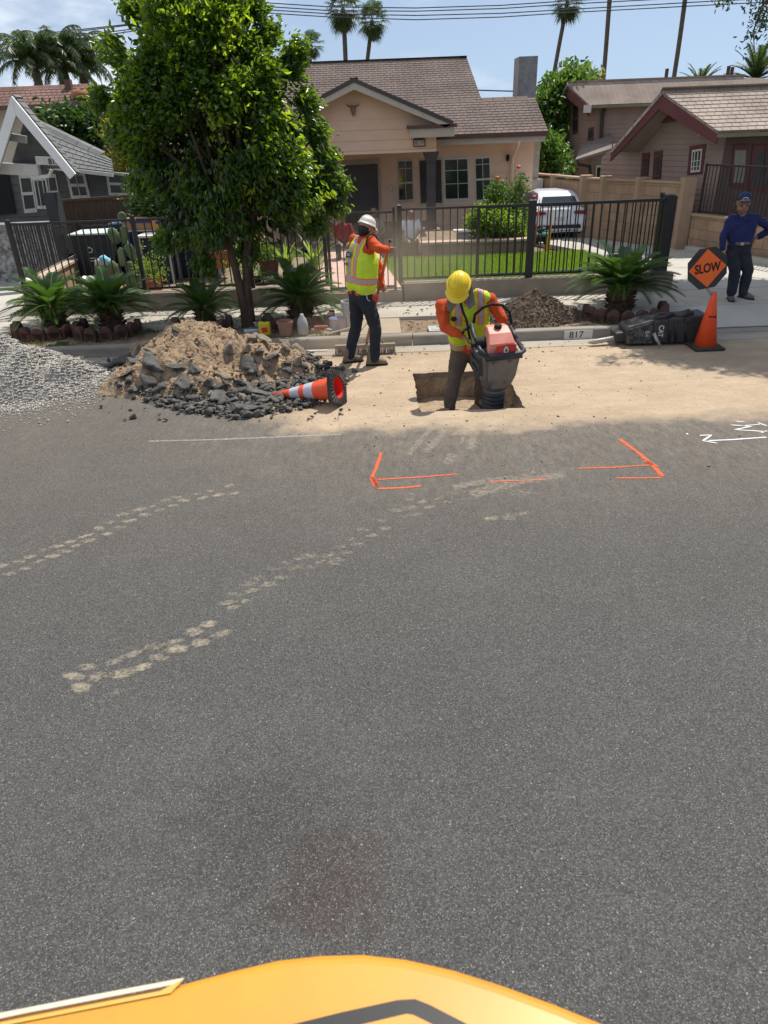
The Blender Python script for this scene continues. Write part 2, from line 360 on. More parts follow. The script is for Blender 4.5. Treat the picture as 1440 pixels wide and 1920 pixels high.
_r = nn(_cn, 'ShaderNodeMapRange'); _r.inputs[1].default_value = -.085; _r.inputs[2].default_value = -.065; _r.inputs[4].default_value = .75; _cn.links.new(_s.outputs[2], _r.inputs[0]); _m = nn(_cn, 'ShaderNodeMix', data_type='RGBA'); _m.inputs[7].default_value = (.19, .155, .12, 1); _cn.links.new(_r.outputs[0], _m.inputs[0]); _cn.links.new(_l, _m.inputs[6]); _cn.links.new(_m.outputs[2], _b.inputs['Base Color'])
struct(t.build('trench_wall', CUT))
def sheet(name, x0, x1, y0, y1, z, m, nx, ny, amp, fr, hf=None, st=True):
    vs = []; 
    for j in range(ny+1):
        for i in range(nx+1):
            x = x0+(x1-x0)*i/nx; y = y0+(y1-y0)*j/ny; q = V((x*fr, y*fr, 3.7)); h = noise.fractal(q, .9, 2.1, 5)*amp
            vs.append((x, y, z+h+(hf(x, y) if hf else 0)))
    fs = [(j*(nx+1)+i, j*(nx+1)+i+1, (j+1)*(nx+1)+i+1, (j+1)*(nx+1)+i) for j in range(ny) for i in range(nx)]
    o = rawmesh(name, vs, fs, m, None, True)
    if st: struct(o)
    return o
sheet('trench_floor', HX0-.06, HX1+.06, HY0-.06, HY1+.06, dep, mat('loose_dirt', (.46, .35, .24), (.29, .21, .14), 10, .95, .03, 40), 50, 60, .03, 3)
# ground behind the kerb, to the horizon, and behind the camera
GR = mat('ground_far', (.20, .16, .10), (.12, .12, .06), .7, .95, .02, 8)
mb = MB(); mb.face([(-400, KY+.12, .05), (400, KY+.12, .05), (400, 1200, .05), (-400, 1200, .05)])
mb.face([(-400, -400, -.02), (400, -400, -.02), (400, -60, -.02), (-400, -60, -.02)]); mb.face([(-400, -60, -.02), (-80, -60, -.02), (-80, 10, -.02), (-400, 10, -.02)]); mb.face([(80, -60, -.02), (400, -60, -.02), (400, 10, -.02), (80, 10, -.02)])
struct(mb.build('ground', GR))
# concrete: kerb, apron, pavement
def concmat(name, c, c2, sc=6, st=None): return mat(name, c, c2, sc, .85, .004, 60, stretch=st, contrast=.25)
KC = concmat('kerb_concrete', (.30, .27, .23), (.20, .18, .155), 5, (.6, 3, 3)); PC = concmat('pavement_concrete', (.44, .40, .335), (.35, .315, .265), 3); DC = concmat('driveway_concrete', (.45, .425, .375), (.37, .345, .30), 2)
mb = MB(); x = -30.
while x < 30:
    w = 3.05; a, b2 = x+.006, x+w-.006; x += w
    if a > 3.75: continue
    b2 = min(b2, 3.85)
    h = KZ if a < 3.6 else .03
    prof = [(KY, -.01), (KY+.012, h-.02), (KY+.03, h), (KY+.16, h), (KY+.16, -.01)]
    mb.prism([(a, y, z) for y, z in prof], (b2-a, 0, 0))
# low lip across the driveway entrance
mb.prism([(3.856, KY, -.01), (3.856, KY+.012, .022), (3.856, KY+.16, .05), (3.856, KY+.16, -.01)], (16, 0, 0))
struct(mb.build('kerb', KC, None, False, .008))
gm = MB(); gm.box((0, KY-.17, .002), (60, .34, .006))
struct(gm.build('gutter', mat('gutter', (.40, .34, .26), (.27, .24, .2), 3, .9, .004, 40, stretch=(.3, 3, 1))))
WY0, WY1 = 11.07, 12.2
mb = MB(); x = -30.5
while x < 30:
    mb.box((x+.6, (WY0+WY1)/2, .11), (1.212, WY1-WY0, .1)); x += 1.22
struct(mb.build('pavement', PC, None, False, .004))
mb = MB(); mb.box((-.09, (KY+.16+WY0)/2-.002, .1), (.88, WY0-KY-.168, .096)); struct(mb.build('walk_strip', mat('dusty_concrete', (.43, .35, .255), (.33, .265, .19), 4, .9, .004, 50), None, False, .004))
mb = MB(); mb.prism([(3.86, KY+.163, .054), (3.86, WY0-.004, .154), (18, WY0-.004, .154), (18, KY+.163, .054)], (0, 0, -.1)); struct(mb.build('driveway_apron', DC, None, False, .004))
# bare earth strip between kerb and pavement
sheet('planting_strip', -9, -.54, KY+.15, WY0, .095, SOIL, 260, 30, .035, 3)
sheet('planting_strip', .36, 3.85, KY+.15, WY0, .105, SOIL, 110, 30, .03, 3)
struct(MB().box((-11, 10.6, .08), (4, .9, .1)).build('left_apron', DC, None))
# driveway on the right, with slab joints
mb = MB()
for k, (ya, yb) in enumerate(((12.21, 14.2), (14.215, 16.7), (16.715, 19.5), (19.515, 24), (24.015, 32))):
    def xl(y): return 4.9-(y-12.2)*.06 if y < 17 else 3.4
    def xr(y): return 8.6-(y-12.2)*.37 if y < 16.7 else 6.9-(y-16.7)*.30
    mb.prism([(max(xl(ya), 3.4), ya, .165), (xr(ya)+.35, ya, .165), (xr(yb)+.35, yb, .165), (xl(yb), yb, .165)], (0, 0, -.1))
struct(mb.build('driveway', DC))
struct(MB().box((12.6, 17, .08), (9, 9.5, .1)).build('side_yard', mat('side_yard', (.30, .25, .18), None, 3)))
struct(MB().prism([(-6.25, 12.21, .155), (-14, 12.21, .155), (-14, 30, .155), (-6.25, 30, .155)], (0, 0, -.1)).build('left_driveway', DC))
# walkway of pinkish concrete to the porch steps
mb = MB(); mb.prism([(-1.05, 12.5, .33), (.45, 12.5, .33), (.05, 17.2, .30), (-1.05, 17.2, .30)], (0, 0, -.3)); struct(mb.build('walkway', concmat('pink_walk', (.56, .38, .32), (.46, .31, .26), 4)))
struct(MB().box((-3.6, 14.9, .16), (5.0, 4.7, .14)).build('front_yard', mat('yard_soil', (.26, .2, .13), None, 6, bump=.02)))
# lawn
LX0, LX1, LY0, LY1 = .47, 4.55, 12.52, 15.82
mb = MB(); mb.prism([(LX0, LY0, .36), (LX1+.2, LY0, .36), (LX1-.1, LY1, .27), (.1, LY1, .27)], (0, 0, -.2)); struct(mb.build('lawn_soil', mat('turf_base', (.05, .12, .01), (.035, .08, .01), 20)))
n = 60000; x = nrg.uniform(.1, LX1+.2, n); y = nrg.uniform(LY0, LY1, n)
xl = .47-(y-LY0)/(LY1-LY0)*.37; xr = LX1+.2-(y-LY0)/(LY1-LY0)*.3; ok = (x > xl) & (x < xr); x = x[ok]; y = y[ok]; n = len(x)
z = .36-(y-LY0)/(LY1-LY0)*.09; b = np.stack([x, y, z], 1); a = nrg.uniform(0, 6.283, n); w = np.stack([np.cos(a), np.sin(a), a*0], 1)*.006
tp = b+np.stack([nrg.normal(0, .022, n), nrg.normal(0, .022, n), nrg.uniform(.045, .085, n)], 1)
vs = np.stack([b-w, b+w, tp], 1).reshape(-1, 3); tag(rawmesh('lawn_grass', vs, np.arange(3*n).reshape(-1, 3), leafmat('grass', (.12, .20, .025), (.34, .52, .05), .5, .3, .45)), 'bright green mown lawn behind the iron fence', 'lawn', kind='stuff')
# ================================================================ walls and fences
IRON = mat('black_iron', (.012, .012, .013), (.02, .018, .016), 30, .45, .001, 200, spec=.5)
BLOCK = mat('wall_base', (.27, .225, .18), (.20, .165, .13), 4, .9, .006, 60)
STUC = mat('tan_block', (.40, .275, .185), (.33, .22, .145), 3, .9, .005, 70)
o = MB(); o.box((-3.4, 12.32, .29), (4.96, .24, .30)); o.box((2.73, 12.32, .29), (4.5, .24, .30)); o.box((-.22, 12.32, .22), (1.35, .24, .2)); tag(o.build('footing_wall', BLOCK, None, False, .01), 'low grey concrete footing wall carrying the iron fence along the pavement', 'wall')
FY = 12.34
def zf(x): return .455 + .0*x
def panel(x0, x1, label, zb=.46, zt=1.60, step=.118, posts=(1, 1), y=FY, th=.018, name='iron_fence', cat='fence', pick=None):
    r = thing(name, label, cat, ((x0+x1)/2, y, zb), 'black iron fence panels along the pavement' if cat == 'fence' else None)
    for z in (zb+.04, zt-.03): MB().box(((x0+x1)/2, y, z), (x1-x0, .032, .034)).build('rail', IRON, r)
    k = max(1, round((x1-x0)/step)); d = (x1-x0)/k
    for i in range(1, k): MB().box((x0+d*i, y, (zb+zt)/2+.005), (th, th, zt-zb-.05)).build('picket', IRON, r)
    for s, q in zip(posts, (x0, x1)):
        if s:
            w = .06*s; p = MB(); p.box((q, y, (zb+zt)/2), (w, w, zt-zb+.04)); p.lathe([(w*.72, 0), (w*.72, .012), (w*.3, .03)], (q, y, zt+.02), 4, Matrix.Rotation(R(45), 3, 'Z')); p.build('post', IRON, r)
    return r
panel(-5.86, -3.86, 'leftmost black iron fence panel, behind the leftmost sago palms')
panel(-3.80, -2.05, 'black iron fence panel behind the sago palm and the left side of the street tree', posts=(0, 1))
panel(-1.99, -.80, 'black iron fence panel between the street tree and the gate', posts=(0, 1))
panel(-.74, .34, 'black iron garden gate across the pink walkway, behind the man with the broom', .34, 1.57, name='iron_gate', cat='gate', posts=(.7, .7))
panel(.43, 2.55, 'black iron fence panel in front of the lawn, right of the gate', posts=(1.25, 1))
panel(2.61, 4.79, 'rightmost black iron fence panel, ending at the thick post by the driveway', posts=(1, 2.1), step=.135)
# rolling gate parked behind the right panel and its end at the driveway
def slant(a, b, zb, zt, k, label, name='sliding_gate', cat='gate', th=.02, wp=.05, zt2=None):
    zt2 = zt if zt2 is None else zt2
    a = V(a); b = V(b); r = thing(name, label, cat, (*((a+b)/2).xy, zb))
    MB().bar((a.x, a.y, zb+.04), (b.x, b.y, zb+.04), .03, .034).build('rail', IRON, r); MB().bar((a.x, a.y, zt-.03), (b.x, b.y, zt2-.03), .03, .034).build('rail', IRON, r)
    for i in range(1, k):
        p = a.lerp(b, i/k); zq = zt+(zt2-zt)*i/k; MB().box((p.x, p.y, (zb+zq)/2), (th, th, zq-zb-.07)).build('picket', IRON, r)
    for p, zq in ((a, zt), (b, zt2)): MB().box((p.x, p.y, (zb+zq)/2), (wp, wp, zq-zb)).build('post', IRON, r)
    return r
slant((1.75, 12.62, 0), (4.82, 12.66, 0), .42, 1.56, 24, 'black rolling driveway gate parked open behind the right fence panel', th=.016)
slant((4.93, 12.5, 0), (4.98, 13.2, 0), .2, 1.60, 4, 'short black iron return fence behind the thick end post by the driveway', 'return_fence', 'fence', .025, .06)
slant((-5.95, 12.5, 0), (-6.1, 15.6, 0), .66, 1.6, 26, 'black iron fence on the low tan side wall beside the gray house driveway', 'side_fence', 'fence', zt2=1.2)
slant((-6.0, 15.7, 0), (-3.0, 15.9, 0), .2, 1.2, 26, 'black iron fence behind the bins in the left yard', 'yard_fence', 'fence', .016)
o = MB(); o.prism([(-5.98, 12.46, .1), (-5.78, 12.46, .1), (-5.95, 15.5, .1), (-6.2, 15.5, .1)], (0, 0, .5)); w = o.build('side_wall', STUC, None, False, .006)
tag(w, 'low tan stucco side wall running back from the left end of the iron fence', 'wall'); MB().prism([(-6.01, 12.43, .603), (-5.75, 12.43, .603), (-5.92, 15.53, .603), (-6.23, 15.53, .603)], (0, 0, .05)).build('cap', mat('wall_cap', (.52, .42, .32), None, 5), w, bevel=.006)
# block wall round the driveway
def blockmat():
    m = bpy.data.materials.new('slump_block'); m.use_nodes = True; t = m.node_tree; b = t.nodes['Principled BSDF']; b.inputs['Roughness'].default_value = .9
    u = nn(t, 'ShaderNodeUVMap'); k = nn(t, 'ShaderNodeTexBrick'); k.inputs['Color1'].default_value = (.40, .26, .17, 1); k.inputs['Color2'].default_value = (.33, .215, .14, 1); k.inputs['Mortar'].default_value = (.27, .19, .13, 1)
    k.inputs['Scale'].default_value = 1; k.inputs['Brick Width'].default_value = .41; k.inputs['Row Height'].default_value = .2; k.inputs['Mortar Size'].default_value = .008; k.inputs['Mortar Smooth'].default_value = .5
    t.links.new(u.outputs[0], k.inputs[0]); g = nn(t, 'ShaderNodeTexCoord'); n = nn(t, 'ShaderNodeTexNoise'); n.inputs['Scale'].default_value = 3; n.inputs['Detail'].default_value = 6; t.links.new(g.outputs['Object'], n.inputs[0])
    x = nn(t, 'ShaderNodeMix', data_type='RGBA', blend_type='MULTIPLY'); x.inputs[0].default_value = .55; t.links.new(k.outputs[0], x.inputs[6])
    r = nn(t, 'ShaderNodeMapRange'); r.inputs[1].default_value = .3; r.inputs[2].default_value = .7; r.inputs[3].default_value = .45; t.links.new(n.outputs[0], r.inputs[0]); t.links.new(r.outputs[0], x.inputs[7]); t.links.new(x.outputs[2], b.inputs['Base Color'])
    bp = nn(t, 'ShaderNodeBump'); bp.inputs['Distance'].default_value = .01; t.links.new(k.outputs['Fac'], bp.inputs['Height']); bp.invert = True; t.links.new(bp.outputs[0], b.inputs['Normal']); return m
BLK = blockmat()
def uvwall(a, b, z0, z1, th, m, parent=None, name='wall'):
    a = V((*a, 0)); b = V((*b, 0)); u = (b-a).normalized(); L = (b-a).length; n = V((u.y, -u.x, 0))*th/2; o = MB()
    pts = [a-n, b-n, b+n, a+n]; vs = [V((p.x, p.y, z)) for z in (z0, z1) for p in pts]
    o.add(vs, [(0, 1, 5, 4), (1, 2, 6, 5), (2, 3, 7, 6), (3, 0, 4, 7), (4, 5, 6, 7), (3, 2, 1, 0)])
    q = [[(0, z0), (L, z0), (L, z1), (0, z1)], [(0, z0), (th, z0), (th, z1), (0, z1)]]
    o.uv = [q[0], q[1], q[0], q[1], [(0, 0), (L, 0), (L, th), (0, th)], [(0, 0), (L, 0), (L, th), (0, th)]]; return o.build(name, m, parent)
r = thing('block_wall', 'tall tan block wall with pillars behind the white car', 'wall', (6, 17, .1))
WA = (6.72, 16.45); WB = (5.2, 18.85); WC = (4.35, 21.5)
uvwall(WA, WB, .1, 1.47, .16, BLK, r, 'panel'); uvwall(WB, WC, .1, 1.42, .16, BLK, r, 'panel')
for q, h in ((WA, 1.53), (tuple(V(WA).lerp(V(WB), .42)), 1.5), (tuple(V(WA).lerp(V(WB), .78)), 1.5), (WB, 1.5), (tuple(V(WB).lerp(V(WC), .5)), 1.46)):
    MB().box((q[0], q[1], .1+h/2-.02), (.26, .26, h-.04)).build('pillar', STUC, r, bevel=.006)
for a, b in ((WA, WB), (WB, WC)): MB().bar((*a, 1.49), (*b, 1.49), .22, .04).build('cap', STUC, r)
r = thing('block_wall', 'low tan block wall with a dark iron fence on top, behind the man in blue', 'wall', (8, 14, .1))
uvwall((6.92, 16.3), (9.1, 10.9), .1, .86, .18, BLK, r, 'panel'); MB().bar((6.92, 16.3, .88), (9.1, 10.9, .88), .24, .045).build('cap', STUC, r)
MB().bar((6.74, 16.0, .2), (8.86, 10.9, .2), .16, .16).build('kerb_edge', concmat('edge', (.42, .4, .36), (.33, .31, .28)), r)
slant((6.95, 16.2, 0), (9.1, 10.9, 0), .9, 1.86, 62, 'dark iron fence standing on the low block wall behind the man in blue', 'wall_fence', 'fence', .014, .04)
# wooden fence at the left yard
WD = mat('weathered_boards', (.17, .10, .065), (.075, .048, .035), 5, .85, .01, 20, stretch=(9, 9, .7), contrast=.25)
r = thing('wooden_fence', 'weathered brown board fence between the gray house and the bins', 'fence', (-5.5, 18, .1))
o = MB(); a = P(104, 380, 16.1); b = P(330, 366, 16.5); k = 30
for i in range(k):
    p = a.lerp(b, i/k); q = a.lerp(b, (i+.94)/k); z = 1.02 if False else p.z
    o.prism([(p.x, p.y, .15), (q.x, q.y, .15), (q.x, q.y, a.z+(b.z-a.z)*i/k+rnd.uniform(-.02, .02)+.04*math.sin(i*.22)), (p.x, p.y, a.z+(b.z-a.z)*i/k+.04*math.sin(i*.22))], (0, .02+.015*(i % 2), 0))
o.build('boards', WD, r); MB().bar((a.x, a.y-.02, a.z+.03), (b.x, b.y-.02, b.z+.05), .07, .05).build('top_rail', WD, r)
# ================================================================ HOUSES
def roofmat(name, c1, c2, mo, w=.17):
    m = bpy.data.materials.new(name); m.use_nodes = True; t = m.node_tree; b = t.nodes['Principled BSDF']; b.inputs['Roughness'].default_value = .85; b.inputs['Specular IOR Level'].default_value = .25
    u = nn(t, 'ShaderNodeUVMap'); k = nn(t, 'ShaderNodeTexBrick'); k.inputs['Color1'].default_value = (*c1, 1); k.inputs['Color2'].default_value = (*c2, 1); k.inputs['Mortar'].default_value = (*mo, 1)
    k.inputs['Scale'].default_value = 1; k.inputs['Brick Width'].default_value = w; k.inputs['Row Height'].default_value = 1; k.inputs['Mortar Size'].default_value = .014; k.inputs['Bias'].default_value = -.2; k.offset = .37; k.squash = 1
    t.links.new(u.outputs[0], k.inputs[0]); n = nn(t, 'ShaderNodeTexNoise'); n.inputs['Scale'].default_value = 1.1; n.inputs['Detail'].default_value = 8; g = nn(t, 'ShaderNodeTexCoord'); t.links.new(g.outputs['Object'], n.inputs[0])
    r = nn(t, 'ShaderNodeMapRange'); r.inputs[1].default_value = .3; r.inputs[2].default_value = .7; r.inputs[3].default_value = .72; r.inputs[4].default_value = 1.15; t.links.new(n.outputs[0], r.inputs[0])
    x = nn(t, 'ShaderNodeMix', data_type='RGBA', blend_type='MULTIPLY'); x.inputs[0].default_value = 1; t.links.new(k.outputs[0], x.inputs[6]); t.links.new(r.outputs[0], x.inputs[7]); t.links.new(x.outputs[2], b.inputs['Base Color'])
    return m
ROOF1 = roofmat('brown_shingles', (.150, .112, .098), (.128, .095, .085), (.07, .052, .047)); ROOF2 = roofmat('tan_shingles', (.36, .295, .25), (.33, .268, .226), (.22, .175, .15)); ROOF3 = roofmat('gray_shingles', (.19, .19, .185), (.17, .17, .168), (.11, .11, .11)); ROOF4 = roofmat('red_brown_shingles', (.20, .115, .095), (.17, .098, .08), (.06, .04, .035))
def roof(name, eL, eR, rR, rL, m, parent, course=.15, lift=.011, th=.08):
    """shingled slope: eave left/right, ridge right/left; each course a shallow step"""
    eL, eR, rR, rL = map(V, (eL, eR, rR, rL)); n = ((eR-eL).cross(rL-eL)).normalized()
    if n.z < 0: n = -n
    k = max(2, round(((rL-eL).length+(rR-eR).length)/2/course)); o = MB(); o.uv = []; L = max((eR-eL).length, .5)
    for i in range(k):
        a, b = i/k, (i+1)/k
        p0 = eL.lerp(rL, a)+n*lift; p1 = eR.lerp(rR, a)+n*lift; p2 = eR.lerp(rR, b); p3 = eL.lerp(rL, b)
        W0 = (p1-p0).length; off = (rL-eL).dot((eR-eL).normalized()); u0 = off*a; u1 = off*b
        sg = 1; j = i*3.31
        o.add([p0, p1, p2, p3], [(0, 1, 2, 3)]); o.uv.append([(u0+j*0, i+.02), (u0+W0, i+.02), (u1+(p2-p3).length, i+.98), (u1, i+.98)])
        o.add([p0-n*lift*1.3, p1-n*lift*1.3, p1, p0], [(0, 1, 2, 3)]); o.uv.append([(0, i), (.01, i), (.01, i), (0, i)])
    u = [eL, eR, rR, rL]; d = -n*th
    o.add([p+d for p in u], [(3, 2, 1, 0)]); o.uv.append([(0, 0)]*4)
    for i in range(4): o.add([u[i], u[(i+1) % 4], u[(i+1) % 4]+d, u[i]+d], [(0, 1, 2, 3)]); o.uv.append([(0, 0), (1, 0), (1, .1), (0, .1)])
    # ridge caps
    for i in range(int((rR-rL).length/.3)):
        p = rL.lerp(rR, (i+.5)/((rR-rL).length/.3)); c = (rR-rL).normalized(); q = n.cross(c)
        vs = [p+c*.16*s-n*.0+q*.1*w+V((0, 0, .035-(abs(w)*.03))) for s in (-1, 1) for w in (-1, 0, 1)]; o.add(vs, [(0, 1, 4, 3), (1, 2, 5, 4)]); o.uv += [[(0, 0), (.1, 0), (.1, .9), (0, .9)]]*2
    return o.build(name, m, parent)
def siding(pl, poly, step, m, parent, name='wall', lap=.018, th=.1, clipz=True):
    """lapped boards filling the polygon (world points in plane pl)"""
    o = MB(); o.prism(poly, -pl.n*th)
    zs = [p.z for p in poly]; z = min(zs)
    def span(zz):
        xs = []; n = len(poly)
        for i in range(n):
            a, b = poly[i], poly[(i+1) % n]
            if (a.z > zz) != (b.z > zz): f = (zz-a.z)/(b.z-a.z); xs.append(a.lerp(b, f))
        if len(xs) < 2: return None
        xs.sort(key=lambda q: (q-pl.p).dot(pl.u)); return xs[0], xs[-1]
    while z < max(zs)-.01:
        t = min(z+step, max(zs)); A = span(z+.004); B = span(t-.004)
        if A and B:
            a0, a1 = A; b0, b1 = B; n = pl.n
            o.add([a0+n*lap, a1+n*lap, b1+n*.003, b0+n*.003], [(0, 1, 2, 3)]); o.add([a0, a1, a1+n*lap, a0+n*lap], [(0, 1, 2, 3)])
        z = t
    return o.build(name, m, parent)
GLASS = mat('window_glass', (.035, .045, .045), (.02, .026, .028), 1.5, .06, spec=.9)
DARK = mat('dark_opening', (.016, .015, .014), (.01, .01, .01), 3, .9)
WHT = mat('white_trim', (.62, .60, .56), (.52, .50, .46), 6, .6)
def window(pl, q, parent, m=WHT, fw_=.05, rows=(), cols=(), split=None, name='window', glass=GLASS, off=.03, deep=.04, label=None):
    """q = picture corners (left-top, right-top, right-bottom, left-bottom) thrown onto plane pl"""
    c = [pl.at(x, y, off) for x, y in q]; o = MB(); n = pl.n
    for i in range(4): o.bar(c[i], c[(i+1) % 4], deep, fw_, n) if False else o.prism([c[i], c[(i+1) % 4], c[(i+1) % 4].lerp(sum(c, V())/4, min(.45, fw_*1.5/max(.05, (c[(i+1) % 4]-sum(c, V())/4).length))), c[i].lerp(sum(c, V())/4, min(.45, fw_*1.5/max(.05, (c[i]-sum(c, V())/4).length)))], -n*(deep+off))
    f = o.build(name, m, parent)
    if label: f['label'] = label
    g = [p-n*.006 for p in c]; cc = sum(g, V())/4; gl = MB().prism([p.lerp(cc, .02) for p in g], -n*.012).build('pane', glass, f)
    mu = MB()
    def bar(a, b, w): mu.bar(a+n*.002, b+n*.002, w, .02, n)
    for s in rows: bar(c[0].lerp(c[3], s), c[1].lerp(c[2], s), .015)
    for s in cols: bar(c[0].lerp(c[1], s), c[3].lerp(c[2], s), .015)
    if split: bar(c[0].lerp(c[3], split), c[1].lerp(c[2], split), fw_)
    if mu.v: mu.build('glazing_bar', m, f)
    return f
def board(pl, a, b, w, m, parent, name='trim', off=.03, th=.04, dn=0):
    A = pl.at(*a, off); B = pl.at(*b, off); return MB().bar(A, B, w, th, pl.n).build(name, m, parent) if not dn else None
# ---------------- peach bungalow 817
PEACH = mat('peach_siding', (.78, .56, .41), (.70, .495, .365), 2.5, .8, .003, 30); PEACH2 = mat('peach_plain', (.80, .58, .41), (.72, .51, .36), 2, .8)
CREAM = mat('cream_trim', (.52, .46, .38), (.45, .395, .33), 4, .7); BRN = mat('brown_gutter', (.13, .065, .045), (.10, .05, .035), 4, .6); COLM = mat('column_paint', (.085, .075, .075), (.06, .055, .055), 4, .7)
YH = 20.5; WP = PL((0, YH, 0), (1, 0)); h = thing('bungalow', 'peach single-storey bungalow with brown shingle roof and gabled porch, number 817', 'house', (0, YH, .1))
c0 = WP.at(1000, 300); xR = c0.x; zE = P(930, 250, 19.8).z
siding(WP, [V((-6, YH, .1)), V((xR, YH, .1)), V((xR, YH, zE+.25)), V((-6, YH, zE+.25))], .25, PEACH, h, 'front_wall')
SP = PL((xR, YH, 0), (0, 1)); sw = MB(); sw.prism([(xR-.02, YH+.01, .1), (xR-.02, 29, .1), (xR-.02, 29, zE+.2), (xR-.02, YH+.01, zE+.2)], (-.1, 0, 0)); sw.prism([(-6, YH+.01, .1), (-6, 29, .1), (-6, 29, zE+.2), (-6, YH+.01, zE+.2)], (.1, 0, 0)); sw.build('side_wall', PEACH2, h)
# main slope
E0 = P(835, 251, 19.8); E1 = P(1028, 246, 19.8); e = E1.z; RY = 24.2; rz = P(875, 108, RY).z; nr = V((0, -(rz-e), RY-19.8)).normalized(); E1.z = e
def sl(x, y): return onslope(x, y, V((0, 19.8, e)), nr)
a = sl(875, 108); b = sl(903, 187); c = sl(1003, 183)
RX = lambda yy: (yy-19.8)
roof('roof', V((b.x, b.y, b.z)).lerp(V((b.x+.001, 19.8, e)), 1), E1, c, V((b.x, c.y, c.z)), ROOF1, h)
xe = b.x; roof('roof', (-6.6, 19.8, e), (xe, 19.8, e), (xe, c.y, c.z), (-6.6, c.y, c.z), ROOF1, h)
roof('roof', (-6.6, c.y, c.z), (xe, c.y, c.z), (a.x, a.y, a.z), (-6.6, a.y, a.z), ROOF1, h)
roof('roof', (a.x+.3, 2*a.y-19.8, e), (-6.6, 2*a.y-19.8, e), (-6.6, a.y+.02, a.z), (a.x, a.y+.02, a.z), ROOF1, h, .4)
MB().prism([(xe+.02, c.y+.1, c.z-.06), (a.x-.05, a.y, a.z-.06), (a.x-.05, 2*a.y-c.y, c.z-.06)], (-.08, 0, 0)).build('gable_end', PEACH2, h)
MB().prism([(c.x, c.y+.03, c.z-.02), (xe, c.y+.03, c.z-.02), (xe, 27, e), (c.x, 27, e)], (0, 0, -.08)).build('rear_roof', mat('rear_roof', (.18, .14, .125)), h)
MB().bar((E0.x-.25, 19.8, e-.05), (E1.x, 19.8, e-.05), .06, .09).build('gutter', BRN, h); MB().bar((E0.x-.25, 19.85, e-.16), (E1.x-.05, 19.85, e-.16), .03, .13).build('fascia', CREAM, h)
MB().prism([(E0.x-.3, 19.86, e-.2), (E1.x-.06, 19.86, e-.2), (E1.x-.06, YH, e-.1), (E0.x-.3, YH, e-.1)], (0, 0, -.02)).build('soffit', PEACH2, h)
dp = MB(); p = P(973, 262, 19.84); dp.tube([p, p+V((0, .02, -.1)), V((p.x-.03, YH-.09, p.z-.42)), V((p.x-.03, YH-.07, .3))], .045, 8); dp.build('downspout', PEACH2, h)
# chimney
ct = P(989, 106, 23); cb = P(989, 196, 23); MB().box((ct.x, 23.2, (ct.z+cb.z)/2-.3), (.52, .75, ct.z-cb.z+.6)).build('chimney', mat('chimney_brick', (.25, .25, .26), (.17, .17, .18), 8, .9, .012, 30), h, bevel=.015)
ch = MB(); q = WP.at(1001, 265, -.3); ch.box((xR+.08, YH+.35, 1.3), (.2, .5, 2.4)); ch.box((xR+.14, YH+.35, .75), (.34, .62, 1.3)); ch.build('side_chimney', mat('white_brick', (.50, .45, .39), (.38, .33, .28), 9, .9, .01, 26), h, bevel=.01)
# door, side window, picture windows
DR = mat('door_dark', (.075, .07, .075), (.055, .05, .055), 3, .5)
fr = [(640, 302), (712, 297), (716, 470), (640, 470)]; window(WP, fr, h, mat('cream_door_trim', (.47, .40, .30), None, 4), .09, name='door_frame', glass=DR, off=.05)
d = MB(); dq = [WP.at(x, y, .06) for x, y in ((645, 310), (706, 307), (710, 470), (647, 470))]; d.prism(dq, -WP.n*.03); dd = d.build('security_door', DR, h)
MB().box(dq[1].lerp(dq[2], .55)+V((-.07, -.02, 0)), (.03, .04, .1)).build('handle', WHT, dd)
window(WP, [(745, 298), (774, 297), (776, 378), (747, 380)], h, CREAM, .045, (.22,), (.5,), .55, label='narrow sash window beside the door')
window(WP, [(784, 297), (829, 295), (831, 384), (787, 386)], h, CREAM, .04, name='screened_window', glass=mat('screen', (.055, .048, .045), None, 4, .7), label='wide screened window behind the porch column')
window(WP, [(831, 295), (879, 293), (881, 376), (833, 378)], h, WHT, .05, (.3, .6), (.55,), label='wide picture window right of the column')
window(WP, [(890, 293), (919, 291), (921, 378), (892, 380)], h, WHT, .045, (.18,), (.5,), .5, label='tall sash window right of the picture window')
lm = MB(); q = WP.at(952, 294, .08); lm.box(q, (.07, .1, .1)); lm.lathe([(.03, -.1), (.045, -.02), (.03, .0)], q); lm.build('wall_lamp', DARK, h); q = WP.at(732, 353, .04); MB().box(q, (.09, .05, .14)).build('doorbell_box', WHT, h)
# porch: gable wall, beam, roof, column, ceiling, floor, steps, planter wall
YP = 18.6; PP = PL((0, YP, 0), (1, 0)); ax = PP.at(663, 158); 
aR = PP.at(846, 236); bl = PP.at(818, 268); bR = PP.at(818, 238); zb = PP.at(700, 283).z; xl_ = 2*ax.x-bR.x
siding(PP, [V((xl_, YP, zb)), V((bR.x, YP, zb)), V((bR.x, YP, bR.z)), V((bR.x, YP, bR.z+.1)), V((ax.x, YP, ax.z)), V((xl_, YP, bR.z+.1)), V((xl_, YP, bR.z))], .215, PEACH, h, 'porch_gable', .016, .14)
MB().box(((xl_+bR.x)/2, YP+.1, zb-.03), (bR.x-xl_, .3, .06)).build('porch_beam', PEACH2, h)
YB = YP-.42; PB = PL((0, YB, 0), (1, 0)); ap = PB.at(663, 149); rl = PB.at(849, 229); ll = V((2*ap.x-rl.x, YB, rl.z)); Pd = V((0, 4.6, 0))
roof('porch_roof', rl+Pd, rl, ap, ap+Pd, ROOF1, h, .15); roof('porch_roof', ll, ll+Pd, ap+Pd+V((-.002, 0, 0)), ap+V((-.002, 0, 0)), ROOF1, h, .15)
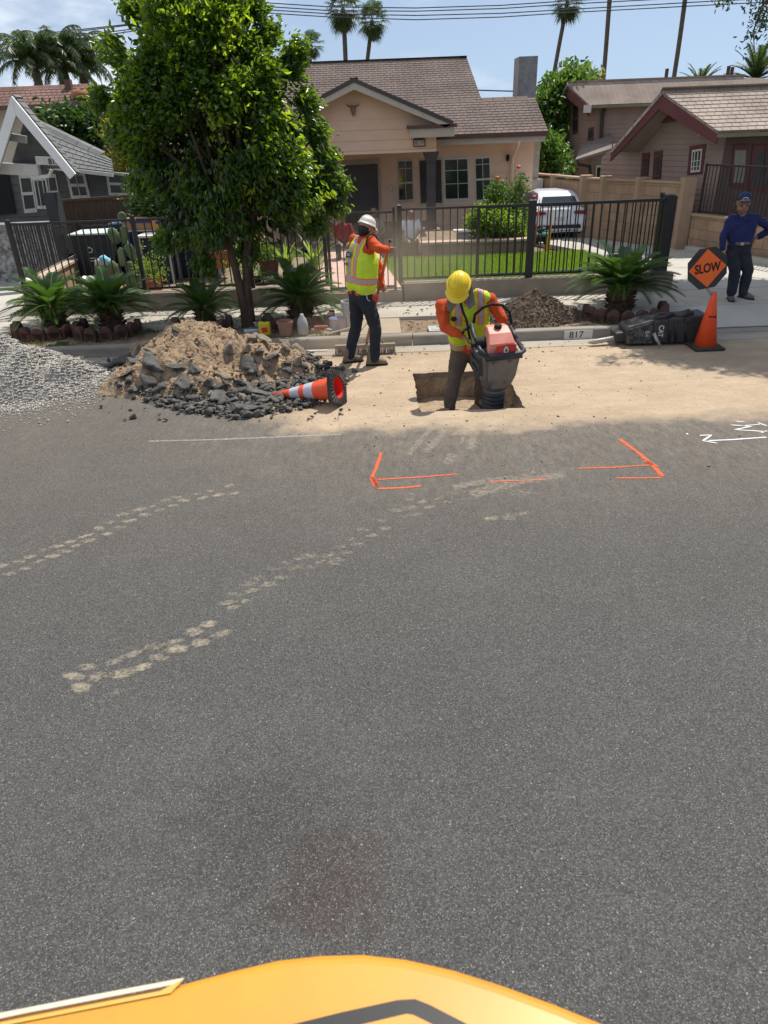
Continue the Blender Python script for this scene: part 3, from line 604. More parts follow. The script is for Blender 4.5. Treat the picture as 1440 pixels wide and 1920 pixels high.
for s, q in ((1, rl), (-1, ll)):
    MB().prism([ap+V((0, -.03, -.04)), ap+V((0, -.03, -.19)), q+V((-.16*s, -.03, -.10)), q+V((0, -.03, -.03))], (0, .05, 0)).build('barge_board', CREAM, h)
    MB().prism([ap+V((0, -.05, .03)), ap+V((0, -.05, -.055)), q+V((0, -.05, -.065)), q+V((.02*s, -.05, .02))], (0, .04, 0)).build('drip_edge', COLM, h)
# cornice return box
ra = PP.at(767, 240); rb = PP.at(849, 236)
MB().prism([(ra.x, YB+.02, ra.z-.02), (rb.x, YB+.02, ra.z-.02), (rb.x, YP+1.6, ra.z-.02), (ra.x, YP+.3, ra.z-.02)], (0, 0, -.18)).build('cornice_box', CREAM, h); MB().prism([(ra.x-.06, YB-.03, ra.z+.05), (rb.x+.05, YB-.03, ra.z+.05), (rb.x+.05, YP+1.6, ra.z+.05), (ra.x-.06, YP+.3, ra.z+.05)], (0, 0, -.065)).build('cornice_cap', BRN, h)
MB().box((bR.x-.12, YP+1.0, (zb+bR.z)/2+.02), (.22, 1.8, bR.z-zb)).build('porch_side_beam', PEACH2, h)
MB().box(((xl_+bR.x)/2, YP+1.0, zb+.03), (bR.x-xl_-.2, 1.85, .04)).build('porch_ceiling', PEACH2, h)
cx = P(808, 300, YP+.12).x
for s, x in ((1, cx), (-1, 2*ax.x-cx)): MB().lathe([(.2, .3), (.19, .62), (.15, .66), (.15, zb-.33), (.16, zb-.28), (.25, zb-.1), (.25, zb-.06)], (x, YP+.12, 0), 4, Matrix.Rotation(R(45), 3, 'Z')).build('porch_column', COLM, h, bevel=.01)
MB().box(((xl_+bR.x)/2, YP+.95, .32), (bR.x-xl_+.2, 2.1, .36)).build('porch_floor', concmat('porch_floor', (.25, .16, .13), (.18, .12, .1)), h)
for k in range(2): MB().box((-.35, 17.5+.35*k, .19+.1*k), (2.2, .4, .2+.02*k)).build('step', concmat('step_c', (.33, .22, .18), (.25, .17, .14)), h, bevel=.01)
# address plaque
pq = PP.at(786, 264, .02); pb = thing('address_plaque', 'dark house-shaped plaque with number 817 on white tiles above the porch column', 'sign', pq)
MB().prism([pq+V((x, 0, z)) for x, z in ((-.14, -.12), (.14, -.12), (.14, .03), (0, .13), (-.14, .03))], (0, -.03, 0)).build('backing', BRN, pb)
for i, s in enumerate('817'):
    x = -.08+.08*i; MB().box(pq+V((x, -.034, -.045)), (.072, .01, .105)).build('tile', WHT, pb); text(s, .1, frame(pq+V((x, -.041, -.045)), X3, -Y3), DARK, pb, 'digit')
# planter in front of the house
pz = P(880, 452, 15.84).z
r = thing('planter_wall', 'low pinkish brick planter wall between the lawn and the house', 'wall', (2.5, 15.9, .2)); x0 = P(790, 460, 15.84).x; x1 = P(998, 455, 15.84).x
uvwall((x0, 15.93), (x1, 15.93), .2, pz-.04, .2, mat('planter_brick', (.30, .20, .155), (.24, .155, .12), 6, .9, .006, 40), r, 'panel'); MB().bar((x0-.03, 15.93, pz-.015), (x1+.03, 15.93, pz-.015), .28, .05).build('cap', mat('planter_cap', (.50, .36, .28), (.42, .30, .24), 6), r, bevel=.008)
MB().box(((x0+x1)/2, 17.1, pz-.17), (x1-x0, 2.2, .2)).build('soil', SOIL, r)
# cow-skull ornament in the gable
q = PP.at(662, 203, .03); s = MB(); s.prism([q+V((x, 0, z)) for x, z in ((-.05, .05), (.05, .05), (.06, 0), (.025, -.15), (-.025, -.15), (-.06, 0))], (0, -.05, 0))
for d in (-1, 1): s.tube([q+V((.05*d, -.02, .04)), q+V((.12*d, -.02, .045)), q+V((.15*d, -.03, .09))], [.018, .014, .006], 6)
tag(s.build('skull_ornament', mat('ornament', (.30, .19, .14)), None, True), 'small horned skull ornament hung on the porch gable', 'ornament')
# ---------------- gray house 813 1/2
GRY = mat('gray_siding', (.115, .115, .112), (.09, .09, .088), 3, .8, .004, 20); YG = 16.9
h = thing('gray_house', 'dark gray house with steep white-edged porch gable, number 813, far left', 'house', (-9, YG, .1)); GP = PL((0, YG, 0), (1, 0)); GF = PL((0, 15.6, 0), (1, 0))
siding(GP, [GP.at(-260, 600), GP.at(250, 560), GP.at(207, 318), GP.at(-260, 300)], .16, GRY, h, 'wall')
t0 = GP.at(30, 205, .3); eL = GP.at(60, 305, .35); eR = GP.at(212, 323, .35); nn_ = (eR-eL).cross(V((0, 2.2, 1.7))).normalized()
if nn_.z < 0: nn_ = -nn_
roof('roof', eL, eR, onslope(209, 298, eL, nn_), onslope(60, 226, eL, nn_), ROOF3, h, .13); MB().bar(eL+V((0, -.03, -.05)), eR+V((0, -.03, -.05)), .06, .07).build('gutter', WHT, h)
A = GF.at(21, 180, .5); B = GF.at(141, 326, .5); C = V((2*A.x-B.x, A.y, B.z))
for q in (B, C):
    d = (q-A); pn = V((d.z, 0, -d.x)).normalized(); pn = pn if pn.z < 0 else -pn
    e_ = V((.002 if q is B else -.002, 0, 0)); MB().prism([A+e_, q, q+pn*.15, A+e_+V((0, 0, -.30))], (0, .06, 0)).build('barge_board', mat('white_paint', (.80, .80, .78), (.72, .72, .70), 5, .5), h)
A2 = A+V((0, .07, .03)); dpt = V((0, .28, 0))
roof('porch_roof', B+dpt, B+V((0, .07, .03)), A2, A2+dpt, ROOF3, h, .13); roof('porch_roof', C+V((0, .07, .03)), C+dpt, A2+dpt, A2, ROOF3, h, .13)
gz = GF.at(60, 318).z; siding(GF, [V((2*A.x-B.x+.25, 15.6, gz)), V((B.x-.25, 15.6, gz)), V((A.x, 15.6, A.z-.25))], .16, GRY, h, 'porch_gable', .012, .1)
MB().bar(GF.at(-80, 312, .12), GF.at(74, 319, .12), .12, .2).build('porch_beam', WHT, h); MB().bar(GF.at(-20, 250, .15), GF.at(50, 262, .15), .1, .13).build('collar_beam', mat('gray_trim', (.42, .42, .40)), h)
nb = MB(); p = GF.at(68, 301, .2); q = GF.at(120, 303, .2); nb.bar(p, q, .06, .14); nb = nb.build('number_board', WHT, h)
text('813', .15, frame(GF.at(100, 303, .24), X3, -Y3), DARK, nb, 'digits', sx=.9); text('1/2', .09, frame(GF.at(113, 303, .24), X3, -Y3), DARK, nb, 'digits')
window(GP, [(34, 326), (58, 326), (70, 398), (46, 400)], h, mat('ivory_trim', (.60, .57, .50)), .06, (), (), .5); window(GP, [(60, 332), (86, 332), (96, 392), (70, 392)], h, MT['white_trim'], .05, (), (.35, .7), name='glazed_door')
window(GP, [(88, 326), (104, 326), (116, 392), (96, 394)], h, MT['ivory_trim'], .05, (), (), .5); window(GP, [(122, 320), (158, 322), (170, 372), (134, 374)], h, MT['ivory_trim'], .06, (), (.5,), .5)
window(GP, [(198, 322), (240, 325), (248, 366), (204, 366)], h, MT['white_trim'], .05, (), (), .5)
MB().prism([GP.at(-200, 318, .04), GP.at(14, 318, .04), GP.at(30, 400, .04), GP.at(-200, 420, .04)], (0, -.02, 0)).build('doorway', DARK, h)
STN = mat('stone_facing', (.42, .40, .38), (.13, .125, .12), 11, .9, .05, 9, contrast=.12)
a = GF.at(-160, 430, .1); b = GF.at(98, 425, .1); MB().prism([(a.x-2, 15.5, .1), (b.x, 15.5, .1), (b.x, 15.5, b.z-.05), (a.x-2, 15.5, b.z-.05)], (0, .3, 0)).build('stone_wall', STN, h)
MB().bar((a.x-2, 15.6, b.z+.02), (b.x+.08, 15.6, b.z+.02), .42, .13).build('wall_cap', mat('gray_cap', (.25, .25, .25), (.16, .16, .16), 5), h, bevel=.01); MB().box((b.x+.12, 15.55, .95), (.22, .3, 1.75)).build('porch_post', mat('charcoal', (.04, .042, .045)), h)
gp = MB(); gp.tube([GF.at(97, 318, .3), GF.at(92, 330, .3), GF.at(60, 334, .3)], .035, 8); gp.build('downspout', WHT, h)
# ---------------- cream two-storey house with red-brown roof behind it
h = thing('cream_house', 'cream two-storey house with red-brown roof behind the gray house', 'house', (-14, 27, .1)); CP = PL((0, 27, 0), (1, 0)); CRM = mat('cream_stucco', (.52, .47, .38), (.46, .41, .33), 2, .9, .004, 40)
MB().prism([CP.at(-300, 600), CP.at(215, 600), CP.at(198, 180), CP.at(-300, 200)], (0, 7, 0)).build('walls', CRM, h)
eL = CP.at(-300, 215, .8); eR = CP.at(154, 193, .8); eL.z = eR.z; top = 3.1
n4 = V((0, -.55, 1)).normalized(); roof('roof', eL, eR, onslope(168, 160, eR, n4), onslope(-300, 178, eR, n4), ROOF4, h, .18)
MB().bar(eL+V((0, -.02, -.06)), eR+V((0, -.02, -.06)), .05, .12).build('fascia', BRN, h); roof('side_roof', CP.at(153, 194, .7), CP.at(205, 190, .2), CP.at(200, 163, -1.0), onslope(168, 160, eR, n4), ROOF4, h, .2)
window(CP, [(40, 206), (58, 204), (62, 234), (44, 236)], h, CRM, .06, glass=DARK); window(CP, [(64, 203), (128, 200), (132, 232), (72, 236)], h, mat('brown_frame', (.1, .06, .05)), .04, glass=DARK)
vn = MB(); q = onslope(152, 181, eR, n4); vn.lathe([(.28, 0), (.28, .16), (.02, .3)], q-V((0, 0, .05)), 14); vn.build('roof_vent', mat('rust', (.32, .13, .06)), h, True); vn = MB(); q = onslope(130, 166, eR, n4); vn.box(q+V((0, 0, .1)), (.2, .2, .3)); vn.build('roof_vent', BRN, h)
# ---------------- brown house, single storey with red trim (right)
BS = mat('brown_siding', (.30, .22, .185), (.25, .18, .15), 3, .8, .003, 20); RED = mat('red_trim', (.125, .034, .036), (.10, .026, .028), 4, .6); BS2 = mat('shaded_brown_siding', (.12, .085, .07), (.09, .065, .055), 3, .8)  # darker siding has the front wall's shade in its colour; slats and sashes share it
ud = (-.50, .866); B0 = P(1363, 300, 16.4); BP = PL(B0, ud)
h = thing('brown_house', 'brown single-storey house with red gable trim, right edge', 'house', (B0.x, B0.y, .1))
apx = BP.at(1240, 180); lR = BP.at(1352, 250); lL = BP.at(1150, 282); zb = .1
ft = BP.at(1363, 252); bk = BP.at(1130, 282)
siding(BP, [V((bk.x, bk.y, zb)), V((ft.x, ft.y, zb)), V((ft.x, ft.y, BP.at(1345, 250).z)), BP.at(1240, 196), V((bk.x, bk.y, lL.z-.15))], .11, BS, h, 'gable_wall', .012)
ov = .55; A = BP.at(1240, 172, ov); Rr = BP.at(1346, 246, ov); Ll = BP.at(1146, 281, ov); XR = V((9, -.0, 0)); dirX = V((1, 0, 0))
roof('roof', Rr, Rr+XR, A+XR, A, ROOF2, h, .15); roof('rear_roof', Ll+XR, Ll, A+V((0, .01, 0)), A+XR+V((0, .01, 0)), ROOF2, h, .3)
n = BP.n
for q, w in ((Rr, .30), (Ll, .30)): MB().prism([A-V((0, 0, .05)), q-V((0, 0, .05)), q-V((0, 0, .24)), A-V((0, 0, .32))], -n*.05).build('barge_board', RED, h)
MB().prism([BP.at(1198, 225, .04), BP.at(1240, 194, .04), BP.at(1300, 214, .04), BP.at(1218, 236, .04)], n*.02).build('vent_panel', mat('dark_red', (.09, .03, .03)), h)
v = MB()
for i in range(7): x = 1236+i*6; v.bar(BP.at(x, 203-(x-1240)*-.25, .07), BP.at(x-3, 218, .07), .03, .02, n)
v.build('vent_slats', BS2, h)
MB().bar(BP.at(1190, 233, .08), BP.at(1292, 214, .08), .06, .16).build('gable_band', RED, h)
MB().bar(Rr-V((0, 0, .08)), Rr+XR-V((0, 0, .08)), .06, .07).build('gutter', mat('moss_gutter', (.22, .21, .14)), h)
for q in ([(1204, 287), (1218, 286), (1214, 337), (1200, 338)], [(1226, 284), (1242, 282), (1238, 335), (1223, 337)], [(1293, 274), (1323, 270), (1316, 326), (1288, 328)]):
    big = q[0][0] > 1280; window(BP, q, h, RED, .07, off=.03); cx_ = sum(a for a, b in q)/4; cy_ = sum(b for a, b in q)/4
    window(BP, [((a-cx_)*.62+cx_, (b-cy_)*.78+cy_+2) for a, b in q], h, WHT if big else BS2, .03, (.5, .75), (.33, .66), name='sash', off=.05)
FP = PL(ft, (1, 0)); siding(FP, [V((ft.x, ft.y, .1)), V((ft.x+8, ft.y, .1)), V((ft.x+8, ft.y, lR.z+.2)), V((ft.x, ft.y, lR.z+.2))], .11, BS2, h, 'front_wall', .012)
window(FP, [(1412, 272), (1460, 270), (1460, 360), (1404, 360)], h, RED, .08, (.5,), (.5,)); window(FP, [(1376, 272), (1404, 271), (1398, 352), (1370, 352)], h, RED, .07, glass=mat('screen_panel', (.24, .24, .21), None, 4), name='narrow_window')
MB().box(BP.at(1316, 247, .06), (.1, .1, .12)).build('meter_box', WHT, h)
MB().bar(BP.at(1152, 275, .1), BP.at(1190, 275, .1), .1, .12).build('beam_end', WHT, h)
# ---------------- brown two-storey house behind
B1 = P(1112, 260, 26.0); RP = PL(B1, ud); h = thing('tall_brown_house', 'brown two-storey house with shingle roof behind the red-trimmed one', 'house', (B1.x, B1.y, .1))
BS3 = mat('mauve_siding', (.32, .225, .195), (.26, .185, .16), 3, .8)
FR = PL(B1, (1, 0)); c1 = V((B1.x, B1.y, .1))
w0 = RP.at(1060, 340); tpz = RP.at(1104, 205).z
siding(RP, [V((w0.x, w0.y, .1)), c1, V((c1.x, c1.y, tpz)), RP.at(1068, 172), V((w0.x, w0.y, RP.at(1060, 200).z))], .13, BS3, h, 'side_wall', .014)
siding(FR, [c1, c1+V((9, 0, 0)), V((c1.x+9, c1.y, tpz+.1)), V((c1.x, c1.y, tpz+.1))], .13, BS, h, 'front_wall', .014)
A = RP.at(1063, 158, .4); Rr = RP.at(1105, 197, .4); Ll = RP.at(1040, 204, .4); 
e2 = V((Rr.x+12, Rr.y, Rr.z)); t2 = V((P(1395, 148, A.y).x, A.y, A.z))
roof('roof', Rr, e2, t2, A, ROOF2, h, .18); roof('rear_roof', V((e2.x, Ll.y, Ll.z)), Ll, A+V((0, .01, 0)), t2+V((0, .01, 0)), ROOF2, h, .3)
for q in (Rr, Ll): MB().prism([A-V((0, 0, .05)), q-V((0, 0, .05)), q-V((0, 0, .3)), A-V((0, 0, .36))], -RP.n*.06).build('barge_board', mat('maroon', (.12, .05, .045)), h)
MB().box(Rr+V((-.05, 0, -.1)), (.22, .1, .22)).build('gutter_end', WHT, h); MB().bar(Rr-V((0, 0, .05)), e2-V((0, 0, .05)), .07, .08).build('gutter', MT['moss_gutter'], h)
for q in ([(1074, 195), (1084, 194), (1083, 250), (1073, 252)], [(1103, 240), (1113, 238), (1110, 282), (1100, 285)], [(1068, 317), (1078, 316), (1076, 342), (1066, 342)]): window(RP, q, h, MT['maroon'], .06, (), (), .5)
for q in ([(1118, 310), (1134, 309), (1133, 342), (1116, 342)], [(1152, 304), (1168, 302), (1166, 340), (1148, 341)]): window(FR, q, h, WHT, .05)
q = P(1079, 299, 25); q2 = P(1147, 278, 25); MB().prism([q, q2, q2+V((.3, 1.2, .5)), q+V((.5, 1.2, .45))], (0, 0, -.07)).build('shed_roof', ROOF2, h)
d = MB(); d.tube([P(1082, 300, 25), P(1084, 308, 25), P(1106, 312, 25.4), P(1108, 345, 25.4)], .05, 8); d.tube([P(1134, 204, 25.9), P(1130, 215, 25.9), P(1126, 278, 25.9)], .06, 8); d.build('downspout', mat('dark_pipe', (.05, .04, .04)), h)
for x, y in ((1248, 152), (1363, 147), (1370, 149)):
    q = P(x, y, 27.2); v = MB(); v.tube([q-V((0, 0, .3)), q+V((0, 0, .35))], .06, 8); v.build('roof_vent', mat('vent_iron', (.09, .05, .04)), h)
# ================================================================ PLANTS
BARK = mat('bark', (.13, .09, .06), (.06, .042, .03), 6, .95, .02, 25, stretch=(4, 4, .8)); BARKP = mat('palm_bark', (.17, .13, .10), (.09, .07, .055), 5, .95, .03, 20, stretch=(1, 1, 5))
LF = leafmat('street_tree_leaf', (.026, .064, .014), (.38, .60, .02), .28, .5, .30)
LFD = leafmat('dark_leaf', (.028, .06, .02), (.10, .2, .02), .4, .4, .3); LFY = leafmat('yellow_leaf', (.17, .16, .03), (.4, .38, .05), .5, .3, .4); LFM = leafmat('mid_leaf', (.045, .095, .022), (.2, .36, .04), .4, .4, .35)
LFB = leafmat('bright_leaf', (.09, .17, .03), (.42, .6, .05), .45, .4, .4); FR_ = leafmat('palm_frond', (.04, .065, .025), (.12, .2, .04), .4, .4, .28); FRS = leafmat('sago_frond', (.035, .085, .022), (.14, .28, .03), .3, .5, .3)
def tree(name, label, cat, poly, Yc, T, n, per, spread, L, Wd, lm, base, tr=.1, group=None, droop=.5, nl=10):
    cs = fill_px(poly, n, Yc, T); ctr = sum(cs, V())/len(cs); base = V(base); t = thing(name, label, cat, base, group)
    twig_leaves('crown', cs, ctr-V((0, 0, .3)), per, spread, L, Wd, lm, t, droop)
    mb = MB(); fork = base.lerp(V((ctr.x, ctr.y, base.z+(ctr.z-base.z)*.5)), .8); mb.tube([base-V((0, 0, .1)), base.lerp(fork, .4)+V((.02, 0, 0)), fork], [tr*1.25, tr, tr*.8], 9)
    limb_tree(mb, fork, rnd.sample(cs, nl), tr*.55); mb.build('trunk', BARK, t, True); return t, cs
# --- the street tree
poly = [(262, -60), (246, 20), (244, 62), (196, 84), (186, 118), (200, 142), (170, 185), (186, 202), (200, 236), (222, 300), (248, 330), (262, 372), (302, 392), (300, 440), (318, 470), (372, 486), (420, 480), (450, 466), (498, 462), (540, 440), (590, 436), (612, 402), (642, 376), (650, 340), (628, 318), (610, 288), (592, 262), (588, 226), (572, 196), (540, 190), (548, 160), (542, 122), (520, 96), (508, 66), (480, 48), (470, 10), (455, -60)]
root = G(462, 612, .1); t = thing('street_tree', 'dense bright green street tree between the sago palms, left of the man with the broom', 'tree', root)
cs = fill_px(poly, 3600, 11.3, 1.0, .3, 27)
# clumps: keep twigs near random clump centres so that gaps and shaded hollows appear
cc = fill_px(poly, 112, 11.3, 1.0, .3); CA = np.array([tuple(c) for c in cc]); keep = []
for c in cs:
    d = np.sqrt(((CA-np.array(tuple(c)))**2).sum(1)).min()
    if d < .17+rnd.random()*.10: keep.append(c)
ctr = sum(keep, V())/len(keep)
for (x, y, r_) in ((200, 92, 16), (182, 186, 18), (240, 18, 14), (212, 250, 16), (250, 340, 18), (300, 450, 20), (552, 130, 20), (560, 98, 16), (580, 190, 18), (602, 245, 20), (622, 300, 20), (642, 345, 20), (638, 385, 16), (505, 62, 16), (478, 16, 14), (600, 420, 18), (470, 472, 18), (380, 490, 16)):
    x = 410+(x-410)*.94; keep += fill_px([(x+r_*math.cos(a)*.8, y+r_*.75*math.sin(a)) for a in [k*.785 for k in range(8)]], 26, 11.3, .16)
twig_leaves('crown', keep, ctr-V((0, 0, .2)), 20, .062, .085, .46, LF, t, .55)
big = [c for c in fill_px(poly, 620, 11.3, 1.08, .12, 24) if rnd.random() < min(1, max(.03, (c.x+3.0)/2.2+(c.z-3.6)*.35))]  # brighter sprays, denser towards right and top: sunlight put into the leaf colour
twig_leaves('sunlit_sprays', big, ctr-V((0, 0, .2)), 15, .075, .10, .44, leafmat('sunlit_leaf', (.08, .14, .02), (.60, .80, .03), .3, .5, .45), t, .7)
core = fill_px([((x-410)*.8+410, (y-230)*.80+250) for x, y in poly], 620, 11.3, .6, 1.)  # core leaves coloured darker: shade inside the crown put into their colour
twig_leaves('shaded_inner_leaves', core, ctr, 12, .08, .11, .5, leafmat('shaded_inner_leaf', (.022, .05, .013), (.2, .36, .02), .4, .4, .15), t, .5)
mb = MB(); r2 = P(440, 470, 11.1); r3 = P(466, 470, 11.15)
mb.tube([root-V((0, 0, .1)), P(460, 585, 11.16), P(450, 540, 11.12), P(438, 490, 11.1), P(420, 430, 11.1)], [.10, .075, .065, .055, .05], 10)
mb.tube([root+V((.06, 0, -.1)), P(468, 585, 11.18), P(463, 540, 11.16), P(461, 490, 11.15), P(470, 420, 11.1), P(480, 300, 11.1)], [.1, .075, .065, .06, .05, .045], 10)
limb_tree(mb, P(420, 435, 11.1), rnd.sample(keep, 16), .045); limb_tree(mb, P(472, 400, 11.1), rnd.sample(keep, 22), .045); mb.build('trunk', BARK, t, True)
# --- sago palms
def sago(loc, s, label, nf=40, seed=1, th=.32, flat=0.):
    rg = random.Random(seed); t = thing('sago_palm', label, 'sago palm', loc, 'sago palms in the strip along the kerb'); o = V(loc); loc = o
    mb = MB(); prof = [(.13, -.05), (.17, .03), (.15, th*.5), (.17, th*.8), (.12, th)]; mb.lathe([(r*s, z*s) for r, z in prof], o, 14)
    for i in range(150):
        a = rg.uniform(0, 6.283); z = rg.uniform(.0, th*.95); d = V((math.cos(a), math.sin(a), rg.uniform(.1, .9))).normalized(); p = o+V((math.cos(a)*.14*s, math.sin(a)*.14*s, z*s)); mb.bar(p, p+d*rg.uniform(.05, .09)*s, .022*s, .014*s)
    mb.build('trunk', mat('sago_trunk', (.11, .065, .04), (.05, .03, .02), 12, .95, .02, 30), t)
    vs = []; fs = []; st = MB()
    for i in range(nf):
        a = i*2.39996+rg.uniform(-.2, .2); k = (i+.5)/nf; e = R(12+68*k**1.1)-flat*(1-k)+rg.uniform(-.08, .08); L = s*rg.uniform(.66, .84)*(1-.12*k)
        h = V((math.cos(a), math.sin(a), 0)); pts = []; p = o+V((0, 0, th*s))+h*.05*s; ee = e; N = 12
        for j in range(N+1): pts.append(p.copy()); p = p+(h*math.cos(ee)+Z3*math.sin(ee))*(L/N); ee -= R(3.8+2.2*j/N)*rg.uniform(.8, 1.2)
        st.tube(pts, [.011*s*(1-.8*j/N) for j in range(N+1)], 5)
        side = h.cross(Z3).normalized(); tw = rg.uniform(-.35, .35); M = 44
        for j in range(M):
            u = .16+.84*j/(M-1); q = u*N; i0 = min(N-1, int(q)); c = pts[i0].lerp(pts[i0+1], q-i0); d = (pts[i0+1]-pts[i0]).normalized(); nr = side.cross(d).normalized()
            if nr.z < 0: nr = -nr
            ll = s*.155*math.sin(math.pi*min(1, u*.86+.1))**.55*rg.uniform(.9, 1.1)
            for sg in (-1, 1):
                sd2 = (side*sg*math.cos(tw*sg*.5)+nr*.38+d*.62).normalized(); b0 = len(vs); wv = d*.0065*s; tip = c+sd2*ll-Z3*ll*.06
                vs += [tuple(c-wv), tuple(c+wv), tuple(c+sd2*ll*.55+wv*.8+nr*.004), tuple(tip)]; fs.append((b0, b0+1, b0+2, b0+3))
    rawmesh('frond', vs, fs, FRS, t); st.build('rachis', mat('rachis', (.16, .15, .06), None, 8), t, True)
    return t
sg = [sago(G(108, 618, .1), 1.0, 'leftmost sago palm, nearest the gravel heap', 44, 3, flat=.1), sago(G(213, 618, .1), 1.0, 'second sago palm from the left, in front of the footing wall', 50, 4),
      sago(G(386, 611, .1), .86, 'smaller sago palm behind the top of the rubble heap', 30, 5, .3, .25), sago(G(565, 600, .12), 1.06, 'wide sago palm behind the yellow bag, right of the street tree', 38, 6, .3, .3),
      sago(G(1161, 584, .12), 1.10, 'sago palm alone at the right end of the fence, above the hydraulic breaker', 52, 8)]
# edging blocks round each sago
EB = mat('edging_block', (.12, .062, .05), (.07, .038, .03), 10, .9, .006, 40); _pb = MB(); _pb.box((0, 0, .075), (.19, .10, .15)); _pb.lathe([(.095, -.0), (.095, .1)], (0, -.0, .15), 12, Matrix.Rotation(R(90), 3, 'X') @ Matrix.Translation((0, 0, -.05)).to_3x3())
def ring(c, rx, ry, a0, a1, k, lab, g):
    src = None
    for i in range(k):
        a = R(a0+(a1-a0)*i/max(1, k-1)); p = V((c.x+rx*math.cos(a), c.y+ry*math.sin(a), .08)); p.y = max(p.y, KY+.22)
        if src is None:
            m = MB(); m.box((0, 0, .055), (.185, .085, .17)); m.tube([(0, -.0425, .13), (0, .0425, .13)], .0925, 14); o = m.build('edging_block', EB, None, False, .006)
        else: o = src.copy(); COL.objects.link(o)
        src = src or o; o.location = p; o.rotation_euler = (rnd.uniform(-.06, .06), rnd.uniform(-.06, .06), a+math.pi/2+rnd.uniform(-.08, .08)); tag(o, ['first', 'second', 'third', 'fourth', 'fifth', 'sixth', 'seventh', 'eighth', 'ninth', 'tenth', 'rightmost'][i]+' from the left of the dark red edging blocks below the '+lab, 'edging block', g)
for i, (s, rx, ry, k, nm) in enumerate(((sg[0], .52, .42, 9, 'leftmost sago'), (sg[1], .46, .42, 8, 'second sago'), (sg[2], .42, .4, 6, 'rubble heap sago'), (sg[3], .50, .42, 11, 'sago by the bag'), (sg[4], .58, .5, 10, 'rightmost sago'))):
    ring(s.location+V((0, -.25, 0)), rx, ry, 175, 365, k, nm, 'edging blocks below the '+nm)
# --- background vegetation
tree('dense_tree', 'dark green bushy tree rising behind the gray house roof', 'tree', [(86, 232), (92, 218), (120, 222), (150, 212), (185, 228), (215, 240), (232, 300), (205, 305), (160, 275), (120, 260)], 21, 1.3, 420, 16, .16, .17, .5, LFD, P(160, 330, 21)*1, .1)
tree('yellow_shrub', 'yellow-green open shrub between the gray house and the street tree', 'shrub', [(200, 232), (240, 225), (262, 262), (300, 285), (312, 330), (300, 365), (240, 372), (205, 352), (196, 320), (216, 300)], 18.2, .8, 330, 14, .12, .10, .45, LFY, G(262, 470, .1), .05)
tree('dark_shrub', 'dark green shrub under the left side of the street tree', 'shrub', [(250, 350), (300, 340), (360, 360), (420, 390), (430, 425), (360, 440), (300, 420), (262, 385)], 15.5, .9, 300, 16, .12, .11, .45, LFD, G(340, 520, .2), .05)
tree('laurel_tree', 'tall green tree between the peach house and the brown two-storey house', 'tree', [(1006, 190), (1030, 178), (1050, 150), (1075, 138), (1102, 150), (1090, 165), (1066, 172), (1058, 220), (1062, 300), (1066, 346), (1010, 352), (1004, 300), (1012, 250)], 28, 1.6, 900, 15, .2, .2, .45, LFM, P(1035, 400, 28), .15)
tree('citrus_tree', 'light green tree top with orange tinge behind the two-storey roof', 'tree', [(1062, 175), (1068, 142), (1112, 144), (1120, 158), (1090, 160)], 34, 1.0, 90, 14, .2, .2, .45, LFY, P(1090, 330, 34), .1)
tree('hedge_bush', 'glossy green bush at the corner behind the white brick chimney', 'bush', [(1004, 262), (1040, 255), (1058, 300), (1060, 348), (1015, 350), (1008, 320)], 23.5, .8, 240, 14, .14, .15, .45, LFM, P(1030, 380, 23.5), .06)
rs, c_ = tree('rose_bush', 'rose bush with pink blooms in the planter before the windows', 'rose bush', [(918, 352), (936, 338), (952, 356), (954, 380), (975, 330), (984, 345), (972, 380), (990, 392), (985, 415), (930, 420), (914, 392)], 16.9, .5, 260, 13, .07, .065, .5, LFM, P(945, 450, 16.9), .03)
PK = mat('pink_petal', (.75, .12, .14), (.6, .07, .09), 9, .5)
for x, y in ((932, 334), (941, 341), (972, 314), (1001, 370), (936, 352)):
    b = MB(); p = P(x, y, 16.7)
    for i in range(9): a = i*2.4; b.ball(p+V((math.cos(a)*.022, math.sin(a)*.022, .01*i/4)), (.028, .028, .024), 6)
    b.build('rose', PK, rs, True)
tree('low_shrub', 'bright yellow-green shrub filling the planter behind the fence', 'shrub', [(880, 408), (900, 392), (925, 388), (950, 400), (975, 410), (984, 440), (960, 448), (890, 446), (880, 430)], 16.4, .45, 330, 14, .06, .075, .5, LFB, P(930, 455, 16.4), .03)
